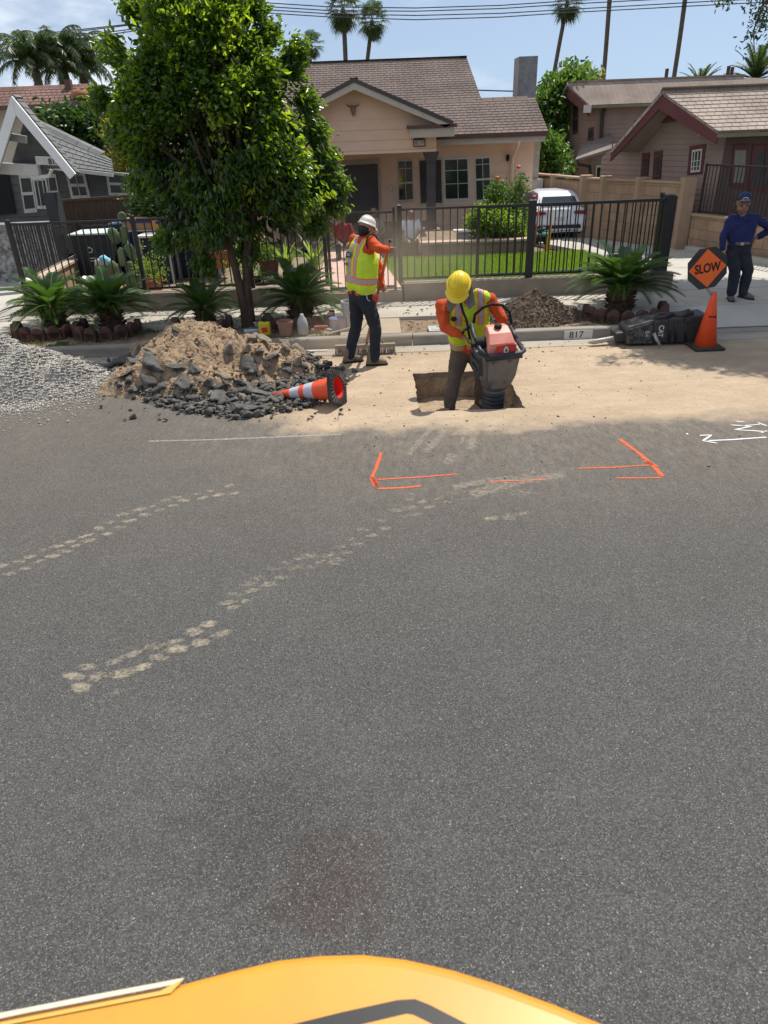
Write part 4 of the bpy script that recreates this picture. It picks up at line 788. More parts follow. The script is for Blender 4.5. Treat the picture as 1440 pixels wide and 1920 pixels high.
# --- palms
def fan_palm(label, crown, Y, bt, s, nf=34, seed=1, thin=1.):
    rg = random.Random(seed); c = P(*crown, Y); b = P(*bt, Y); dd = (b-c).normalized(); base = c+dd*(c.z/(-dd.z)) if dd.z < -.2 else b; base.z = max(base.z, 0)
    t = thing('fan_palm', label, 'palm', base, 'tall fan palms behind the houses'); mb = MB(); k = 14
    bow = V((s*.25*rg.uniform(-1, 1), 0, 0))
    mb.tube([base.lerp(c, i/k)+bow*math.sin(math.pi*i/k) for i in range(k+1)], [s*.13*thin*(1.5-.5*min(1, i/3)) for i in range(k+1)], 8); mb.build('trunk', BARKP, t, True)
    vs = []; fs = []
    for i in range(nf):
        a = i*2.39996; kk = i/nf; e = R(78-150*kk)+rg.uniform(-.1, .1); h = V((math.cos(a), math.sin(a), 0)); d = h*math.cos(e)+Z3*math.sin(e)
        L1 = s*rg.uniform(.5, .75); hub = c+d*L1; side = d.cross(Z3).normalized(); n2 = side.cross(d); b0 = len(vs); w = side*.015*s
        vs += [tuple(c-w), tuple(c+w), tuple(hub+w), tuple(hub-w)]; fs.append((b0, b0+1, b0+2, b0+3)); M = 17
        for j in range(M):
            q = R(-105+210*j/(M-1)); v = (d*math.cos(q)+side*math.sin(q)); LL = s*rg.uniform(.55, .72)*(1 if abs(q) < 1.2 else .8); m = hub+v*LL*.6; tp = hub+v*LL+V((0, 0, -LL*rg.uniform(.15, .4))); p = v.cross(n2).normalized()*.035*s; b0 = len(vs)
            vs += [tuple(hub), tuple(m-p), tuple(tp), tuple(m+p)]; fs.append((b0, b0+1, b0+2, b0+3))
    rawmesh('fronds', vs, fs, FR_, t)
    vs = []; fs = []
    for i in range(60):   # dead skirt
        a = rg.uniform(0, 6.28); h = V((math.cos(a), math.sin(a), 0)); p = c-V((0, 0, rg.uniform(0, .5)*s)); q = p+h*.28*s-V((0, 0, .45*s)); w = h.cross(Z3)*.07*s; b0 = len(vs); vs += [tuple(p), tuple(q-w), tuple(q+h*.05*s-V((0, 0, .3*s))), tuple(q+w)]; fs.append((b0, b0+1, b0+2, b0+3))
    rawmesh('dead_fronds', vs, fs, mat('dead_frond', (.16, .11, .07), (.09, .065, .04), 5), t)
fan_palm('short fan palm left of the pair above the peach roof', (584, 84), 48, (583, 118), .66, 30, 1)
fan_palm('taller of the two fan palms above the peach roof', (643, 16), 52, (642, 118), 1.08, 44, 2)
fan_palm('right one of the pair of fan palms above the peach roof', (698, 38), 54, (691, 118), .98, 40, 3)
fan_palm('tall leaning fan palm right of the chimney with fronds at the top edge', (1064, 4), 46, (1038, 165), .85, 40, 4)
fan_palm('tall fan palm trunk in the middle of the three behind the brown roofs', (1147, -60), 44, (1129, 155), .9, 40, 5)
fan_palm('tall curved fan palm trunk rightmost of the three behind the brown roofs', (1293, -70), 42, (1258, 150), .9, 40, 6)
def feather_palm(name, label, c, Y, s, nf, seed, e0, e1, dr, tr=.2, lw=.03, ll=.4, base=None):
    rg = random.Random(seed); c = P(*c, Y); b = V((c.x+.3, c.y, 0)); t = thing(name, label, 'palm', b)
    MB().tube([b, b.lerp(c, .5), c], [tr*1.2, tr, tr*.8], 10).build('trunk', BARKP, t, True); vs = []; fs = []; st = MB()
    for i in range(nf):
        a = i*2.39996; k = (i+.5)/nf; e = R(e0+(e1-e0)*k); h = V((math.cos(a), math.sin(a), 0)); L = s*rg.uniform(.85, 1.1); N = 14; p = c.copy(); pts = []
        for j in range(N+1): pts.append(p.copy()); p = p+(h*math.cos(e)+Z3*math.sin(e))*(L/N); e -= R(dr)*(.4+1.2*j/N)
        st.tube(pts, [.03*(1-.8*j/N) for j in range(N+1)], 4); side = h.cross(Z3); M = 46
        for j in range(M):
            u = .12+.88*j/(M-1); q = u*N; i0 = min(N-1, int(q)); m = pts[i0].lerp(pts[i0+1], q-i0); d = (pts[i0+1]-pts[i0]).normalized()
            for sg_ in (-1, 1):
                v = (side*sg_*rg.uniform(.5, 1)+d*.5-Z3*(.9 if dr > 6 else -.2)*rg.uniform(.3, 1.2)).normalized(); LL = ll*s*.4*rg.uniform(.7, 1.1)*math.sin(math.pi*min(1, u*.8+.15))**.5; b0 = len(vs); w = d*lw
                vs += [tuple(m-w), tuple(m+w), tuple(m+v*LL*.6+w*.6), tuple(m+v*LL)]; fs.append((b0, b0+1, b0+2, b0+3))
    rawmesh('fronds', vs, fs, FR_, t); st.build('rachis', FR_, t, True)
for i, (x, y, s) in enumerate(((62, 118, 1.9), (108, 110, 2.0), (150, 122, 1.9), (120, 132, 1.7))): feather_palm('queen_palm', ['leftmost drooping queen palm above the red-brown roof', 'second drooping queen palm above the red-brown roof, the tallest crown', 'rightmost drooping queen palm above the red-brown roof, beside the street tree', 'low queen palm crown in the middle of the clump above the red-brown roof'][i], (x, y), 36+i, s*1.08, 30, i+3, 85, 5, 8.5, ll=.62, lw=.028)
feather_palm('date_palm', 'stiff date palm behind the brown roofs at the right edge', (1416, 150), 42, 1.75, 34, 9, 88, -8, 2.6, lw=.03, ll=.5)
feather_palm('date_palm', 'low date palm tips just above the ridge of the two-storey roof', (1312, 162), 42, 1.3, 26, 11, 70, 0, 2.6, lw=.02, ll=.45)
# --- big tree beyond the right edge: its shade falls on the driveway, one branch hangs into the picture
t = thing('shade_tree', 'large tree beyond the right edge with one leafy branch hanging into the top right corner', 'tree', (8.6, 12.0, .1)); cs = []
while len(cs) < 3600:
    p = V((rnd.uniform(-1, 1), rnd.uniform(-1, 1), rnd.uniform(-1, 1)))
    if p.length < 1 and p.length > .25 and noise.noise(p*3.1) > -.25: cs.append(V((7.85, 12.85, 6.4))+V((p.x*2.35, p.y*2.45, p.z*1.7)))
cs2 = fill_px([(1345, -40), (1350, 4), (1385, 12), (1412, 8), (1425, 30), (1405, 50), (1398, 75), (1412, 100), (1432, 92), (1440, 60), (1470, 70), (1500, -40)], 130, 10.5, .35)
cs2 = [c for c in cs2 if noise.noise(c*4) > -.12]
vv = leaves('crown', np.repeat(np.array([tuple(c) for c in cs]), 16, 0)+nrg.normal(size=(len(cs)*16, 3))*.12, nrg.normal(size=(len(cs)*16, 3))-[0, 0, .4], .125, .45, LFD, t)
leaves('hanging_branch', np.repeat(np.array([tuple(c) for c in cs2]), 12, 0)+nrg.normal(size=(len(cs2)*12, 3))*.05, nrg.normal(size=(len(cs2)*12, 3))-[0, 0, .6], .055, .36, LFD, t)
mb = MB(); mb.tube([(8.6, 12, 0), (8.5, 12, 1.6), (8.4, 12, 3.2), (8.3, 12, 5)], [.32, .26, .24, .15], 12); limb_tree(mb, (8.4, 12, 3.4), rnd.sample(cs, 22), .11); a = P(1500, -60, 10.6)
mb.tube([(8.3, 12, 4.2), (7, 11.2, 5.0), tuple(a), tuple(P(1430, 10, 10.5)), tuple(P(1412, 60, 10.5)), tuple(P(1415, 95, 10.5))], [.09, .06, .035, .014, .008, .004], 7); mb.tube([tuple(a), tuple(P(1420, -10, 10.5)), tuple(P(1360, 3, 10.5))], [.02, .01, .004], 6); mb.build('trunk', BARK, t, True)
# --- left yard: prickly pear, agaves, pot plants
ct = thing('prickly_pear', 'prickly pear cactus with tall flat pads behind the second sago palm', 'cactus', G(240, 560, .25)); CAC = mat('cactus_skin', (.12, .17, .07), (.085, .125, .055), 9, .6)
for x, y, w, h_, r in ((214, 442, .10, .26, -.35), (232, 440, .09, .28, .25), (228, 482, .11, .30, .1), (243, 470, .10, .24, -.1), (246, 505, .10, .26, -.15), (222, 520, .11, .3, .1), (229, 407, .08, .16, .1), (247, 528, .11, .25, .2), (258, 480, .08, .2, .4), (212, 500, .09, .2, -.4)):
    q = P(x, y, 13.9); MB().ball((0, 0, 0), (w, .028, h_/2*1.15), 16, ).build('pad', CAC, None, True); o = COL.objects[-1]; par(o, ct); o.matrix_basis = Matrix.Translation(q) @ Matrix.Rotation(r, 4, 'Y') @ Matrix.Rotation(rnd.uniform(-.6, .6), 4, 'Z')
def spiky(label, x, y, Y, s, n, seed, m=LFB):
    rg = random.Random(seed); b = P(x, y, Y); t = thing('agave_plant', label, 'plant', b); vs = []; fs = []
    for i in range(n):
        a = i*2.4; e = R(rg.uniform(35, 85)); h = V((math.cos(a), math.sin(a), 0)); L = s*rg.uniform(.7, 1.1); w = h.cross(Z3)*.028*s; p = b.copy(); N = 6; b0 = len(vs)
        for j in range(N+1): k = 1-(j/N)**2.2; vs += [tuple(p-w*k), tuple(p+w*k)]; p = p+(h*math.cos(e)+Z3*math.sin(e))*(L/N); e -= R(9)
        fs += [(b0+2*j, b0+2*j+1, b0+2*j+3, b0+2*j+2) for j in range(N)]
    rawmesh('blades', vs, fs, m, t); MB().lathe([(.07, -.1), (.09, 0), (.05, .06)], b, 10).build('stem', BARK, t, True)
spiky('spiky green plant behind the wide sago palm, left one', 538, 512, 14.2, .78, 26, 2); spiky('spiky green plant behind the wide sago palm, beside the gate post', 590, 508, 14.2, .85, 28, 3); spiky('small spiky plant near the porch post behind the street tree', 490, 520, 14.6, .5, 18, 4, LFM)
TC = mat('terracotta', (.40, .15, .085), (.30, .11, .06), 6, .85)
def potplant(label, x, y, Y, r, h_, pm, lm, s, n, fl=None, name='potted_plant'):
    b = P(x, y, Y); t = thing(name, label, 'potted plant', b); MB().lathe([(r*.72, 0), (r*.95, h_*.85), (r*1.08, h_*.86), (r*1.08, h_), (r*.92, h_), (r*.9, h_*.85)], b, 18).build('pot', pm, t, 'auto')
    cs = [b+V((0, 0, h_+s*.5))+V((rnd.gauss(0, 1), rnd.gauss(0, 1), rnd.gauss(0, 1)))*s*.38 for i in range(n)]; twig_leaves('foliage', cs, b+V((0, 0, h_)), 10, .04, .05, .45, lm, t, .1)
    if fl:
        for i in range(14): p = rnd.choice(cs)+V((rnd.uniform(-.05, .05), -.06, .05)); MB().ball(p, .028, 6).build('flower', fl, t, True)
RDF = mat('red_flower', (.6, .03, .04)); 
potplant('bright green herb in a terracotta pot behind the second sago palm', 292, 556, 13.1, .17, .3, TC, LFB, .32, 60); potplant('red geranium pot behind the street tree trunk', 418, 500, 14.6, .22, .32, TC, LFD, .3, 45, RDF)
potplant('pale green shrub in a dark pot right of the tree trunk', 478, 540, 14.0, .15, .2, DARK, LFB, .62, 110); potplant('small plant in a dark red pot on the left yard', 507, 520, 14.0, .2, .34, mat('dark_pot', (.12, .05, .04)), LFM, .16, 30)
hb = thing('hanging_basket', 'red and white hanging flower basket behind the tree trunk', 'hanging basket', P(483, 452, 14.4)); q = P(483, 452, 14.4); MB().lathe([(.03, -.12), (.12, -.02), (.15, .05)], q, 14).build('bowl', DARK, hb, True); MB().lathe([(.15, .05), (.155, .07)], q, 14).build('white_rim', WHT, hb); MB().lathe([(.14, .07), (.1, .14), (.02, .17)], q, 14).build('blooms', mat('red_cloth', (.65, .03, .03)), hb, True); MB().tube([q+V((0, 0, .16)), q+V((0, 0, .9))], .006, 5).build('hanger', IRON, hb)
# --- overhead lines and pole
WIRE = mat('wire', (.03, .03, .03)); pole = thing('utility_pole', 'dark wooden utility pole behind the top of the street tree', 'utility pole', (P(490, 10, 40).x, 40, 0)); px_ = P(490, 10, 40).x
MB().tube([(px_+.1, 40, 0), (px_, 40, 14)], [.2, .16], 10).build('post', BARK, pole, True); MB().box((px_, 40, 12.2), (2.4, .1, .12)).build('crossarm', BARK, pole)
for i, (yl, y1, y2, y3, y4) in enumerate(((72, 5, 15, 2, -14), (76, 12, 21, 8, -7), (86, 18, 29, 18, 2), (92, 24, 37, 24, 9))):
    pts = [P(-200, yl+10, 40+i*.3), P(0, yl, 40+i*.3), P(245, yl-27-i*2, 40+i*.3), P(495, y1, 40+i*.3), P(620, y1+8, 40+i*.3), P(780, y2, 40+i*.3), P(940, (y2+y3)/2+1.5, 40+i*.3), P(1060, y3, 40+i*.3), P(1340, y4, 40+i*.3), P(1700, y4-18, 40+i*.3)]
    tag(MB().tube(pts, .022, 5).build('power_line', WIRE, None, True), ['topmost', 'second from the top', 'third from the top', 'lowest'][i]+' of the four overhead power lines across the sky', 'power line', 'overhead power lines')
tag(MB().tube([P(850, 168, 34), P(960, 171, 34), P(1060, 170, 34)], .025, 5).build('service_wire', WIRE), 'thin wire passing behind the chimney', 'wire')
# ================================================================ PEOPLE
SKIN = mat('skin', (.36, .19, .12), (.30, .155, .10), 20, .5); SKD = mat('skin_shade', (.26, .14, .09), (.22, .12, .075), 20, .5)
tex = bpy.data.textures.new('folds', 'CLOUDS'); tex.noise_scale = .11; tex.noise_depth = 2
def blob(name, chains, m, parent, vox=.011, sm=3, M=None, folds=0., label=None):
    o = MB(); inv = M.inverted() if M else None
    for ch in chains:
        pts = [(V(p), r) for p, r in ch]
        for i, (p, r) in enumerate(pts):
            o.ball(p, r, 12)
            if i:
                a, ra = pts[i-1]; d = p-a; L = d.length
                ra_ = ra if not hasattr(ra, '__len__') else ra[0]; r_ = r if not hasattr(r, '__len__') else r[0]
                if L > 1e-4: o.tube([a, p], [ra_*.995, r_*.995], 12)
    x = o.build(name, m, None); md = x.modifiers.new('r', 'REMESH'); md.mode = 'VOXEL'; md.voxel_size = vox; md.use_smooth_shade = True
    s = x.modifiers.new('s', 'SMOOTH'); s.factor = .5; s.iterations = sm
    if folds: d = x.modifiers.new('d', 'DISPLACE'); d.texture = tex; d.strength = folds; d.mid_level = .5; d.texture_coords = 'LOCAL'
    if M: x.matrix_basis = M
    if parent: par(x, parent)
    return x
def hand(w, d, pn, s=1., curl=.9, left=False, r=.0085):
    """wrist, direction of the fingers, palm normal: palm, five separate fingers"""
    w = V(w); d = V(d).normalized(); pn = V(pn); pn = (pn-d*pn.dot(d)).normalized(); sd_ = d.cross(pn)*(-1 if left else 1); ch = []
    for k in (-.028, -.009, .011, .030): ch.append([(w, .02*s), (w+(d*.045+sd_*k*.7)*s, .0155*s), (w+(d*.09+sd_*k)*s, .0125*s)])
    for k, L in ((-.031, .062), (-.0105, .075), (.0105, .08), (.031, .072)):
        p = w+(d*.092+sd_*k)*s; a = .25; pts = [(p, r*1.15*s)]
        for j, l in enumerate((.45, .32, .23)): a += curl*(.75 if j else .5); p = p+(d*math.cos(a)+pn*math.sin(a))*L*l*1.25*s; pts.append((p, (r-.0008*j)*s))
        ch.append(pts)
    p = w+(d*.028+sd_*.03)*s; t1 = p+(d*.35+sd_*.65+pn*.3).normalized()*.036*s; t2 = t1+(d*.8+pn*.55-sd_*.05).normalized()*.032*s; t3 = t2+(d*.55+pn*.7-sd_*.35).normalized()*.026*s
    ch.append([(p, .014*s), (t1, .0125*s), (t2, .0105*s), (t3, .009*s)]); return ch
def head(c, f, u, s=1.):
    """chains for the skull, jaw, nose, brows, ears and neck stub; c = centre of the head"""
    f = V(f).normalized(); u = (V(u)-f*V(u).dot(f)).normalized(); r = f.cross(u); q = lambda x, y, z: V(c)+(r*x+f*y+u*z)*s
    return [[(q(0, -.03, .035), .088*s), (q(0, .015, .035), .082*s)], [(q(0, .01, -.03), .07*s), (q(0, .04, -.075), .045*s)], [(q(-.03, .03, -.055), .042*s), (q(.03, .03, -.055), .042*s)],
            [(q(0, .088, .01), .012*s), (q(0, .108, -.022), .016*s)], [(q(-.035, .078, .028), .014*s), (q(.035, .078, .028), .014*s)], [(q(-.018, .088, -.055), .011*s), (q(.018, .088, -.055), .011*s)],
            [(q(-.08, -.01, .015), .013*s), (q(-.083, -.012, -.02), .011*s)], [(q(.08, -.01, .015), .013*s), (q(.083, -.012, -.02), .011*s)]]
def eyes(c, f, u, parent, s=1.):
    f = V(f).normalized(); u = (V(u)-f*V(u).dot(f)).normalized(); r = f.cross(u)
    for x in (-.032, .032): MB().ball(V(c)+(r*x+f*.085+u*.008)*s, .0115*s, 8).build('eye', DARK, parent, True)
def hivis(name, zb, zt, xs, xw=.026, hw=.03):
    """lime vest cloth with silver tape edged in orange, in the wearer's own x / z"""
    m = bpy.data.materials.new(name); m.use_nodes = True; t = m.node_tree; b = t.nodes['Principled BSDF']; b.inputs['Roughness'].default_value = .75; L = t.links.new
    g = nn(t, 'ShaderNodeTexCoord'); s = nn(t, 'ShaderNodeSeparateXYZ'); L(g.outputs['Object'], s.inputs[0])
    def ma(op, a, c, d=None):
        n = nn(t, 'ShaderNodeMath', operation=op)
        for i, v in enumerate((a, c, d)):
            if v is None: continue
            if isinstance(v, (int, float)): n.inputs[i].default_value = v
            else: L(v, n.inputs[i])
        return n.outputs[0]
    def band(x, c, h): return ma('LESS_THAN', ma('ABSOLUTE', ma('SUBTRACT', x, c), 0), h)
    ax_ = ma('ABSOLUTE', s.outputs[0], 0)
    def mask(k):
        v = band(ax_, xs, xw+k); v = ma('MULTIPLY', v, ma('GREATER_THAN', s.outputs[2], zb))
        if zt is not None: v = ma('MULTIPLY', v, ma('GREATER_THAN', s.outputs[2], zt))
        h = band(s.outputs[2], zb+.03, hw+k); return ma('MAXIMUM', v, h)
    n = nn(t, 'ShaderNodeTexNoise'); n.inputs['Scale'].default_value = 14; L(g.outputs['Object'], n.inputs[0])
    r = nn(t, 'ShaderNodeMix', data_type='RGBA'); r.inputs[6].default_value = (.38, .56, .02, 1); r.inputs[7].default_value = (.58, .78, .03, 1); L(n.outputs[0], r.inputs[0])
    a = nn(t, 'ShaderNodeMix', data_type='RGBA'); a.inputs[7].default_value = (.85, .16, .02, 1); L(mask(.016), a.inputs[0]); L(r.outputs[2], a.inputs[6])
    c = nn(t, 'ShaderNodeMix', data_type='RGBA'); c.inputs[7].default_value = (.36, .33, .36, 1); L(mask(0), c.inputs[0]); L(a.outputs[2], c.inputs[6]); L(c.outputs[2], b.inputs['Base Color']); return m
ORG = mat('orange_shirt', (.60, .08, .016), (.44, .052, .010), 7, .85, .003, 40); JEAN = mat('dark_jeans', (.022, .028, .040), (.013, .016, .024), 7, .9, .003, 60)
BRT = mat('brown_work_trousers', (.13, .095, .075), (.075, .055, .045), 6, .9, .004, 50); BOOT = mat('dusty_boot', (.26, .19, .13), (.12, .09, .065), 9, .85, .004, 40); BLK_ = mat('black_binding', (.012, .012, .014))
HAIR = mat('black_hair', (.012, .01, .009), None, 40, .6, .006, 80)
def boot(toe, heel, parent, ht=.16, m=BOOT):
    toe = V(toe); heel = V(heel); d = (toe-heel).normalized(); z = V((0, 0, 1))
    o = blob('boot', [[(heel+z*.045, .045), (heel+d*.10+z*.045, .043), (toe-d*.03+z*.035, .04)], [(heel+d*.015+z*.05, .048), (heel+d*.02+z*ht, .052)], [(heel+d*.08+z*.07, .045), (toe-d*.06+z*.045, .042)]], m, parent, .012, 2)
    o2 = MB().prism([heel-d*.045+d.cross(z)*.042, heel-d*.045-d.cross(z)*.042, toe-d.cross(z)*.045, toe+d*.02, toe+d.cross(z)*.045], (0, 0, .022)).build('sole', BLK_, o, False, .006); return o
def hardhat(c, f, u, m, parent, s=1.):
    f = V(f).normalized(); u = (V(u)-f*V(u).dot(f)).normalized(); M = frame(c, f.cross(u), u); M = Matrix.Translation(c) @ Matrix((f.cross(u), f, u)).transposed().to_4x4()
    o = MB(); A = Matrix.Diagonal((s*.96, s*1.14, s))
    o.lathe([(.158, -.0), (.152, .008), (.135, .012), (.131, .05), (.118, .09), (.09, .122), (.05, .14), (.012, .146)], (0, 0, 0), 28, A)
    o.lathe([(.131, -.006), (.131, .006), (.02, .13)], (0, 0, 0), 20, A, False)
    x = o.build('hard_hat', m, None, True); x.matrix_basis = M; par(x, parent)
    b = MB(); n = 14; pts = [V((math.sin(a)*.15*s, (math.cos(a)*.15+.02)*1.16*s, -.004-.018*math.cos(a))) for a in [R(-68+136*i/n) for i in range(n+1)]]; pin = [V((p.x*.82, p.y*.72, .016)) for p in pts]; pout = [V((p.x*1.07, p.y*1.2, p.z-.01)) for p in pts]
    for i in range(n): b.add([pin[i], pin[i+1], pout[i+1], pout[i]], [(0, 1, 2, 3)]); b.add([v-V((0, 0, .006)) for v in (pin[i], pin[i+1], pout[i+1], pout[i])], [(3, 2, 1, 0)]); b.add([pout[i], pout[i+1], pout[i+1]-V((0, 0, .006)), pout[i]-V((0, 0, .006))], [(0, 1, 2, 3)])
    y = b.build('brim', m, x, True); y.matrix_parent_inverse = Matrix()
    r = MB()
    for q in (-.035, 0, .035): r.tube([V((q*s, math.sin(a)*.155*s*(1-abs(q)*1.5), math.cos(a)*.15*s*(1-abs(q)*.8))) for a in [R(-62+124*i/12) for i in range(13)]], .007 if q else .011, 6)
    z = r.build('ridge', m, x, True); z.matrix_parent_inverse = Matrix(); return x
# ---------------- man with the broom
YW = 9.25; t = thing('person', 'person in white hard hat, orange shirt and lime vest seen from behind, sweeping', 'person', G(683, 684, 0))
f = V((.78, .56, 0)).normalized(); rr = V((f.y, -f.x, 0)); hip = P(677, 553, YW); chest = P(675, 490, YW); nk = P(684, 443, YW-.0)
up_ = (nk-hip).normalized(); hc = P(686, 430, YW)+f*.02; sR = P(696, 455, 9.12); sL = sR-rr*.36+V((0, 0, .0)); hpR = hip+rr*.085; hpL = hip-rr*.085
hU = P(729, 469, 9.18); hLo = P(716, 541, 9.28); hu_d = V((0, 0, -1))
kR = P(704, 612, 9.14); aR_ = P(702, 668, 9.10); kL = P(668, 612, 9.32); aL = P(655, 664, 9.30)
elR = P(711, 466, 9.0); elL = P(712, 500, 9.42)
broom_top = P(731, 453, 9.20); broom_bot = P(688, 640, 9.66)
hd = (broom_bot-broom_top).normalized()
fu = (V((.62, .5, -.55))).normalized()
body = blob('body', head(hc, (.8, .45, -.42), (.25, .2, .95))+[[(nk-up_*.04, .062), (hc-V((0, 0, .05)), .058)], [(chest, .10), (hip, .10)], [(chest+rr*.08, .09), (chest-rr*.08, .09)], [(elR.lerp(hU, .6), .036), (hU+V((-.05, -.0, .01)), .027)], [(elL.lerp(hLo, .6), .036), (hLo+V((-.05, .02, .03)), .028)]]
     + hand(hU+V((-.055, 0, .012)), (1, .15, -.2), (.2, .9, -.1), 1., .85) + hand(hLo+V((-.045, .035, .035)), (.8, -.45, -.45), (-.2, -.8, .2), 1., .85, True), SKIN, t, .0085, 2)
blob('shirt', [[(hip+up_*.03, .125), (hip+up_*.12, .12), (chest, .115), (nk-up_*.05, .08)], [(hip-rr*.06+up_*.02, .125), (chest-rr*.07, .11), (sL, .06)], [(hip+rr*.06+up_*.02, .125), (chest+rr*.07, .11), (sR, .07)],
     [(sR, .075), (sR.lerp(elR, .5), .068), (elR, .060), (elR.lerp(hU, .45), .052), (elR.lerp(hU, .78), .043)], [(sL, .072), (elL, .06), (elL.lerp(hLo, .55), .05), (elL.lerp(hLo, .85), .042)], [(nk-up_*.03, .075), (nk+up_*.015, .066)]], ORG, t, .011, 3, None, .03)
Mv = Matrix.Translation(hip) @ Matrix((rr, rr.cross(up_).normalized()*-1 if False else up_.cross(rr).normalized(), up_)).transposed().to_4x4(); Hh = (chest-hip).length
VEST = hivis('lime_vest_back', .165, None, .062, .024, .026)
vo = blob('vest', [[((x, 0, .13), (.150)), ((x*1.05, -.0, .30), .158), ((x*1.0, 0, .42), .155), ((x*.9, .0, .53), .125)] for x in (-.085, 0, .085)]+[[((-.14, 0, .60), .066), ((-.07, 0, .635), .066)], [((.14, 0, .60), .066), ((.07, 0, .635), .066)]], VEST, t, .011, 4, Mv, .022)
bd = MB(); bd.tube([sR+(rr*.02)+(V((0, 0, 1))*math.cos(a)*.10+f*math.sin(a)*.085) for a in [i*math.pi/9 for i in range(19)]], .008, 6, False); bd.build('binding', BLK_, t, True)
MB().prism([Mv @ V((x, -.168-.0*z, z)) for x, z in ((-.14, .44), (-.03, .46), (-.03, .50), (-.07, .53), (-.14, .51))], Mv.to_3x3() @ V((0, -.006, 0))).build('back_print', mat('print_green', (.02, .10, .08)), t); text('CR&', .045, Mv @ frame(V((-.085, -.178, .485)), V((1, 0, .05)), V((0, -1, 0))), WHT, t, 'back_lettering'); text('INC', .05, Mv @ frame(V((-.115, -.175, .37)), V((1, 0, .05)), V((0, -1, 0))), mat('print_green', (.02, .1, .08)), t, 'back_lettering')
blob('trousers', [[(hip+up_*.02, .135), (hpR, .12), (hpR.lerp(kR, .5), .098), (kR, .078), (kR.lerp(aR_, .5), .073), (aR_-V((0, 0, .02)), .068)], [(hip+up_*.02, .135), (hpL, .12), (hpL.lerp(kL, .5), .098), (kL, .078), (kL.lerp(aL, .5), .072), (aL-V((0, 0, .02)), .066)], [(hpR+up_*.03, .11), (hpL+up_*.03, .11)]], JEAN, t, .012, 3, None, .03)
g1 = G(701, 684, 0); boot(g1+V((.17, -.01, 0)), g1+V((-.06, -.02, 0)), t); g2 = G(653, 680, 0); boot(g2+V((.19, .05, 0)), g2+V((-.03, 0, 0)), t)
WHH = mat('white_helmet', (.62, .58, .52), (.52, .47, .40), 8, .45); hh = hardhat(hc+V((.0, 0, .045)), (.8, .45, -.42), (.25, .2, .95), WHH, t, .72)
blob('hair', [[(hc-f*.04+V((0, 0, .0)), .083), (hc-f*.055-V((0, 0, .045)), .058), (nk-f*.035+V((0, 0, .045)), .052)]], HAIR, t, .012, 2)
q = P(704, 558, 9.0); w = MB(); w.box(q, (.07, .06, .07)); w.build('tape_measure', mat('tape_red', (.5, .04, .03), None, 9), t, bevel=.012); MB().tube([P(686, 548, 9.0), P(689, 562, 8.98), P(694, 565, 8.98)], .006, 6).build('key_clip', mat('metal', (.5, .5, .5), metal=.8, rough=.35), t)
br = thing('push_broom', 'wide dusty push broom with orange-brown handle held by the person in the white hard hat', 'broom', G(690, 668, 0))
MB().tube([broom_top, broom_bot], .019, 10).build('handle', mat('orange_wood', (.52, .17, .06), (.38, .11, .04), 6, .6), br, True); MB().ball(broom_top, .02, 8).build('grip_end', DARK, br, True)
a = G(628, 672, 0)+V((0, .30, 0)); b = G(742, 668, 0)+V((0, .25, 0)); a.y = b.y = 9.66; MB().box(((a.x+b.x)/2, 9.66, .115), (b.x-a.x, .07, .05)).build('block', mat('dusty_wood', (.32, .26, .2)), br, bevel=.006)
bs = MB()
for i in range(70):
    for j in (-.02, 0, .02): x = a.x+(b.x-a.x)*(i+.5)/70; bs.bar((x, 9.66+j, .095), (x+rnd.uniform(-.01, .01), 9.63+j, .004), .006)
bs.build('bristles', mat('bristle', (.26, .22, .18)), br)
c = V(((a.x+b.x)/2+.03, 9.66, .14)); MB().tube([c+V((-.22, 0, 0)), broom_bot+V((0, 0, .22))+(broom_top-broom_bot)*.02, c+V((.22, 0, 0))], .006, 6).build('brace', IRON, br)
MB().tube([broom_bot, c-V((0, 0, .02))], .0155, 8).build('handle_socket', IRON, br)
# ---------------- man in the trench with the rammer
t = thing('person', 'person in yellow hard hat and lime vest in the trench, bending over the rammer', 'person', (1.05, 8.2, dep))
hip = P(876, 652, 8.42); nk = P(872, 552, 8.02); hc = P(860, 537, 7.84); up_ = (nk-hip).normalized(); f = V((-.05, -1, 0)); rr = V((-1, .05, 0)); ff = up_.cross(V((1, 0, 0))).normalized(); ff = -ff if ff.y > 0 else ff
sA = P(828, 574, 8.10); sB = P(920, 563, 8.10); eA = P(834, 612, 7.98); wA = P(868, 632, 7.86); eB = P(942, 600, 8.05); wB = P(926, 628, 7.98)
kA = P(852, 705, 8.30); kB = P(905, 700, 8.30); fA = V((.84, 8.13, dep)); fB = V((1.24, 8.42, dep))
hf = V((-.25, -.62, -.75)); hu_ = V((-.1, -.72, .68))
body = blob('body', head(hc, hf, hu_)+[[(nk, .06), (hc, .058)], [(nk.lerp(hip, .3), .10), (hip, .1)], [(eA.lerp(wA, .5), .038), (wA, .028)], [(eB.lerp(wB, .5), .038), (wB, .028)]]
     + hand(wA, (.85, -.35, -.35), (.3, -.3, -.9), 1., .75) + hand(wB, (.1, -.75, -.5), (0, -.5, -.8), 1., .85, True), SKD, t, .0085, 2)
blob('shirt', [[(sA, .078), (eA, .064), (eA.lerp(wA, .5), .054), (wA+(eA-wA)*.12, .044)], [(sB, .078), (sB.lerp(eB, .5), .07), (eB, .06), (eB.lerp(wB, .75), .046)], [(nk, .078), (nk.lerp(hip, .3), .14), (hip+up_*.05, .135)], [(sA, .08), (sB, .08)], [(hip+V((-.06, 0, .04)), .13), (hip+V((.06, 0, .04)), .13), (hip+V((.0, 0, .0)), .14)]], ORG, t, .011, 3, None, .03)
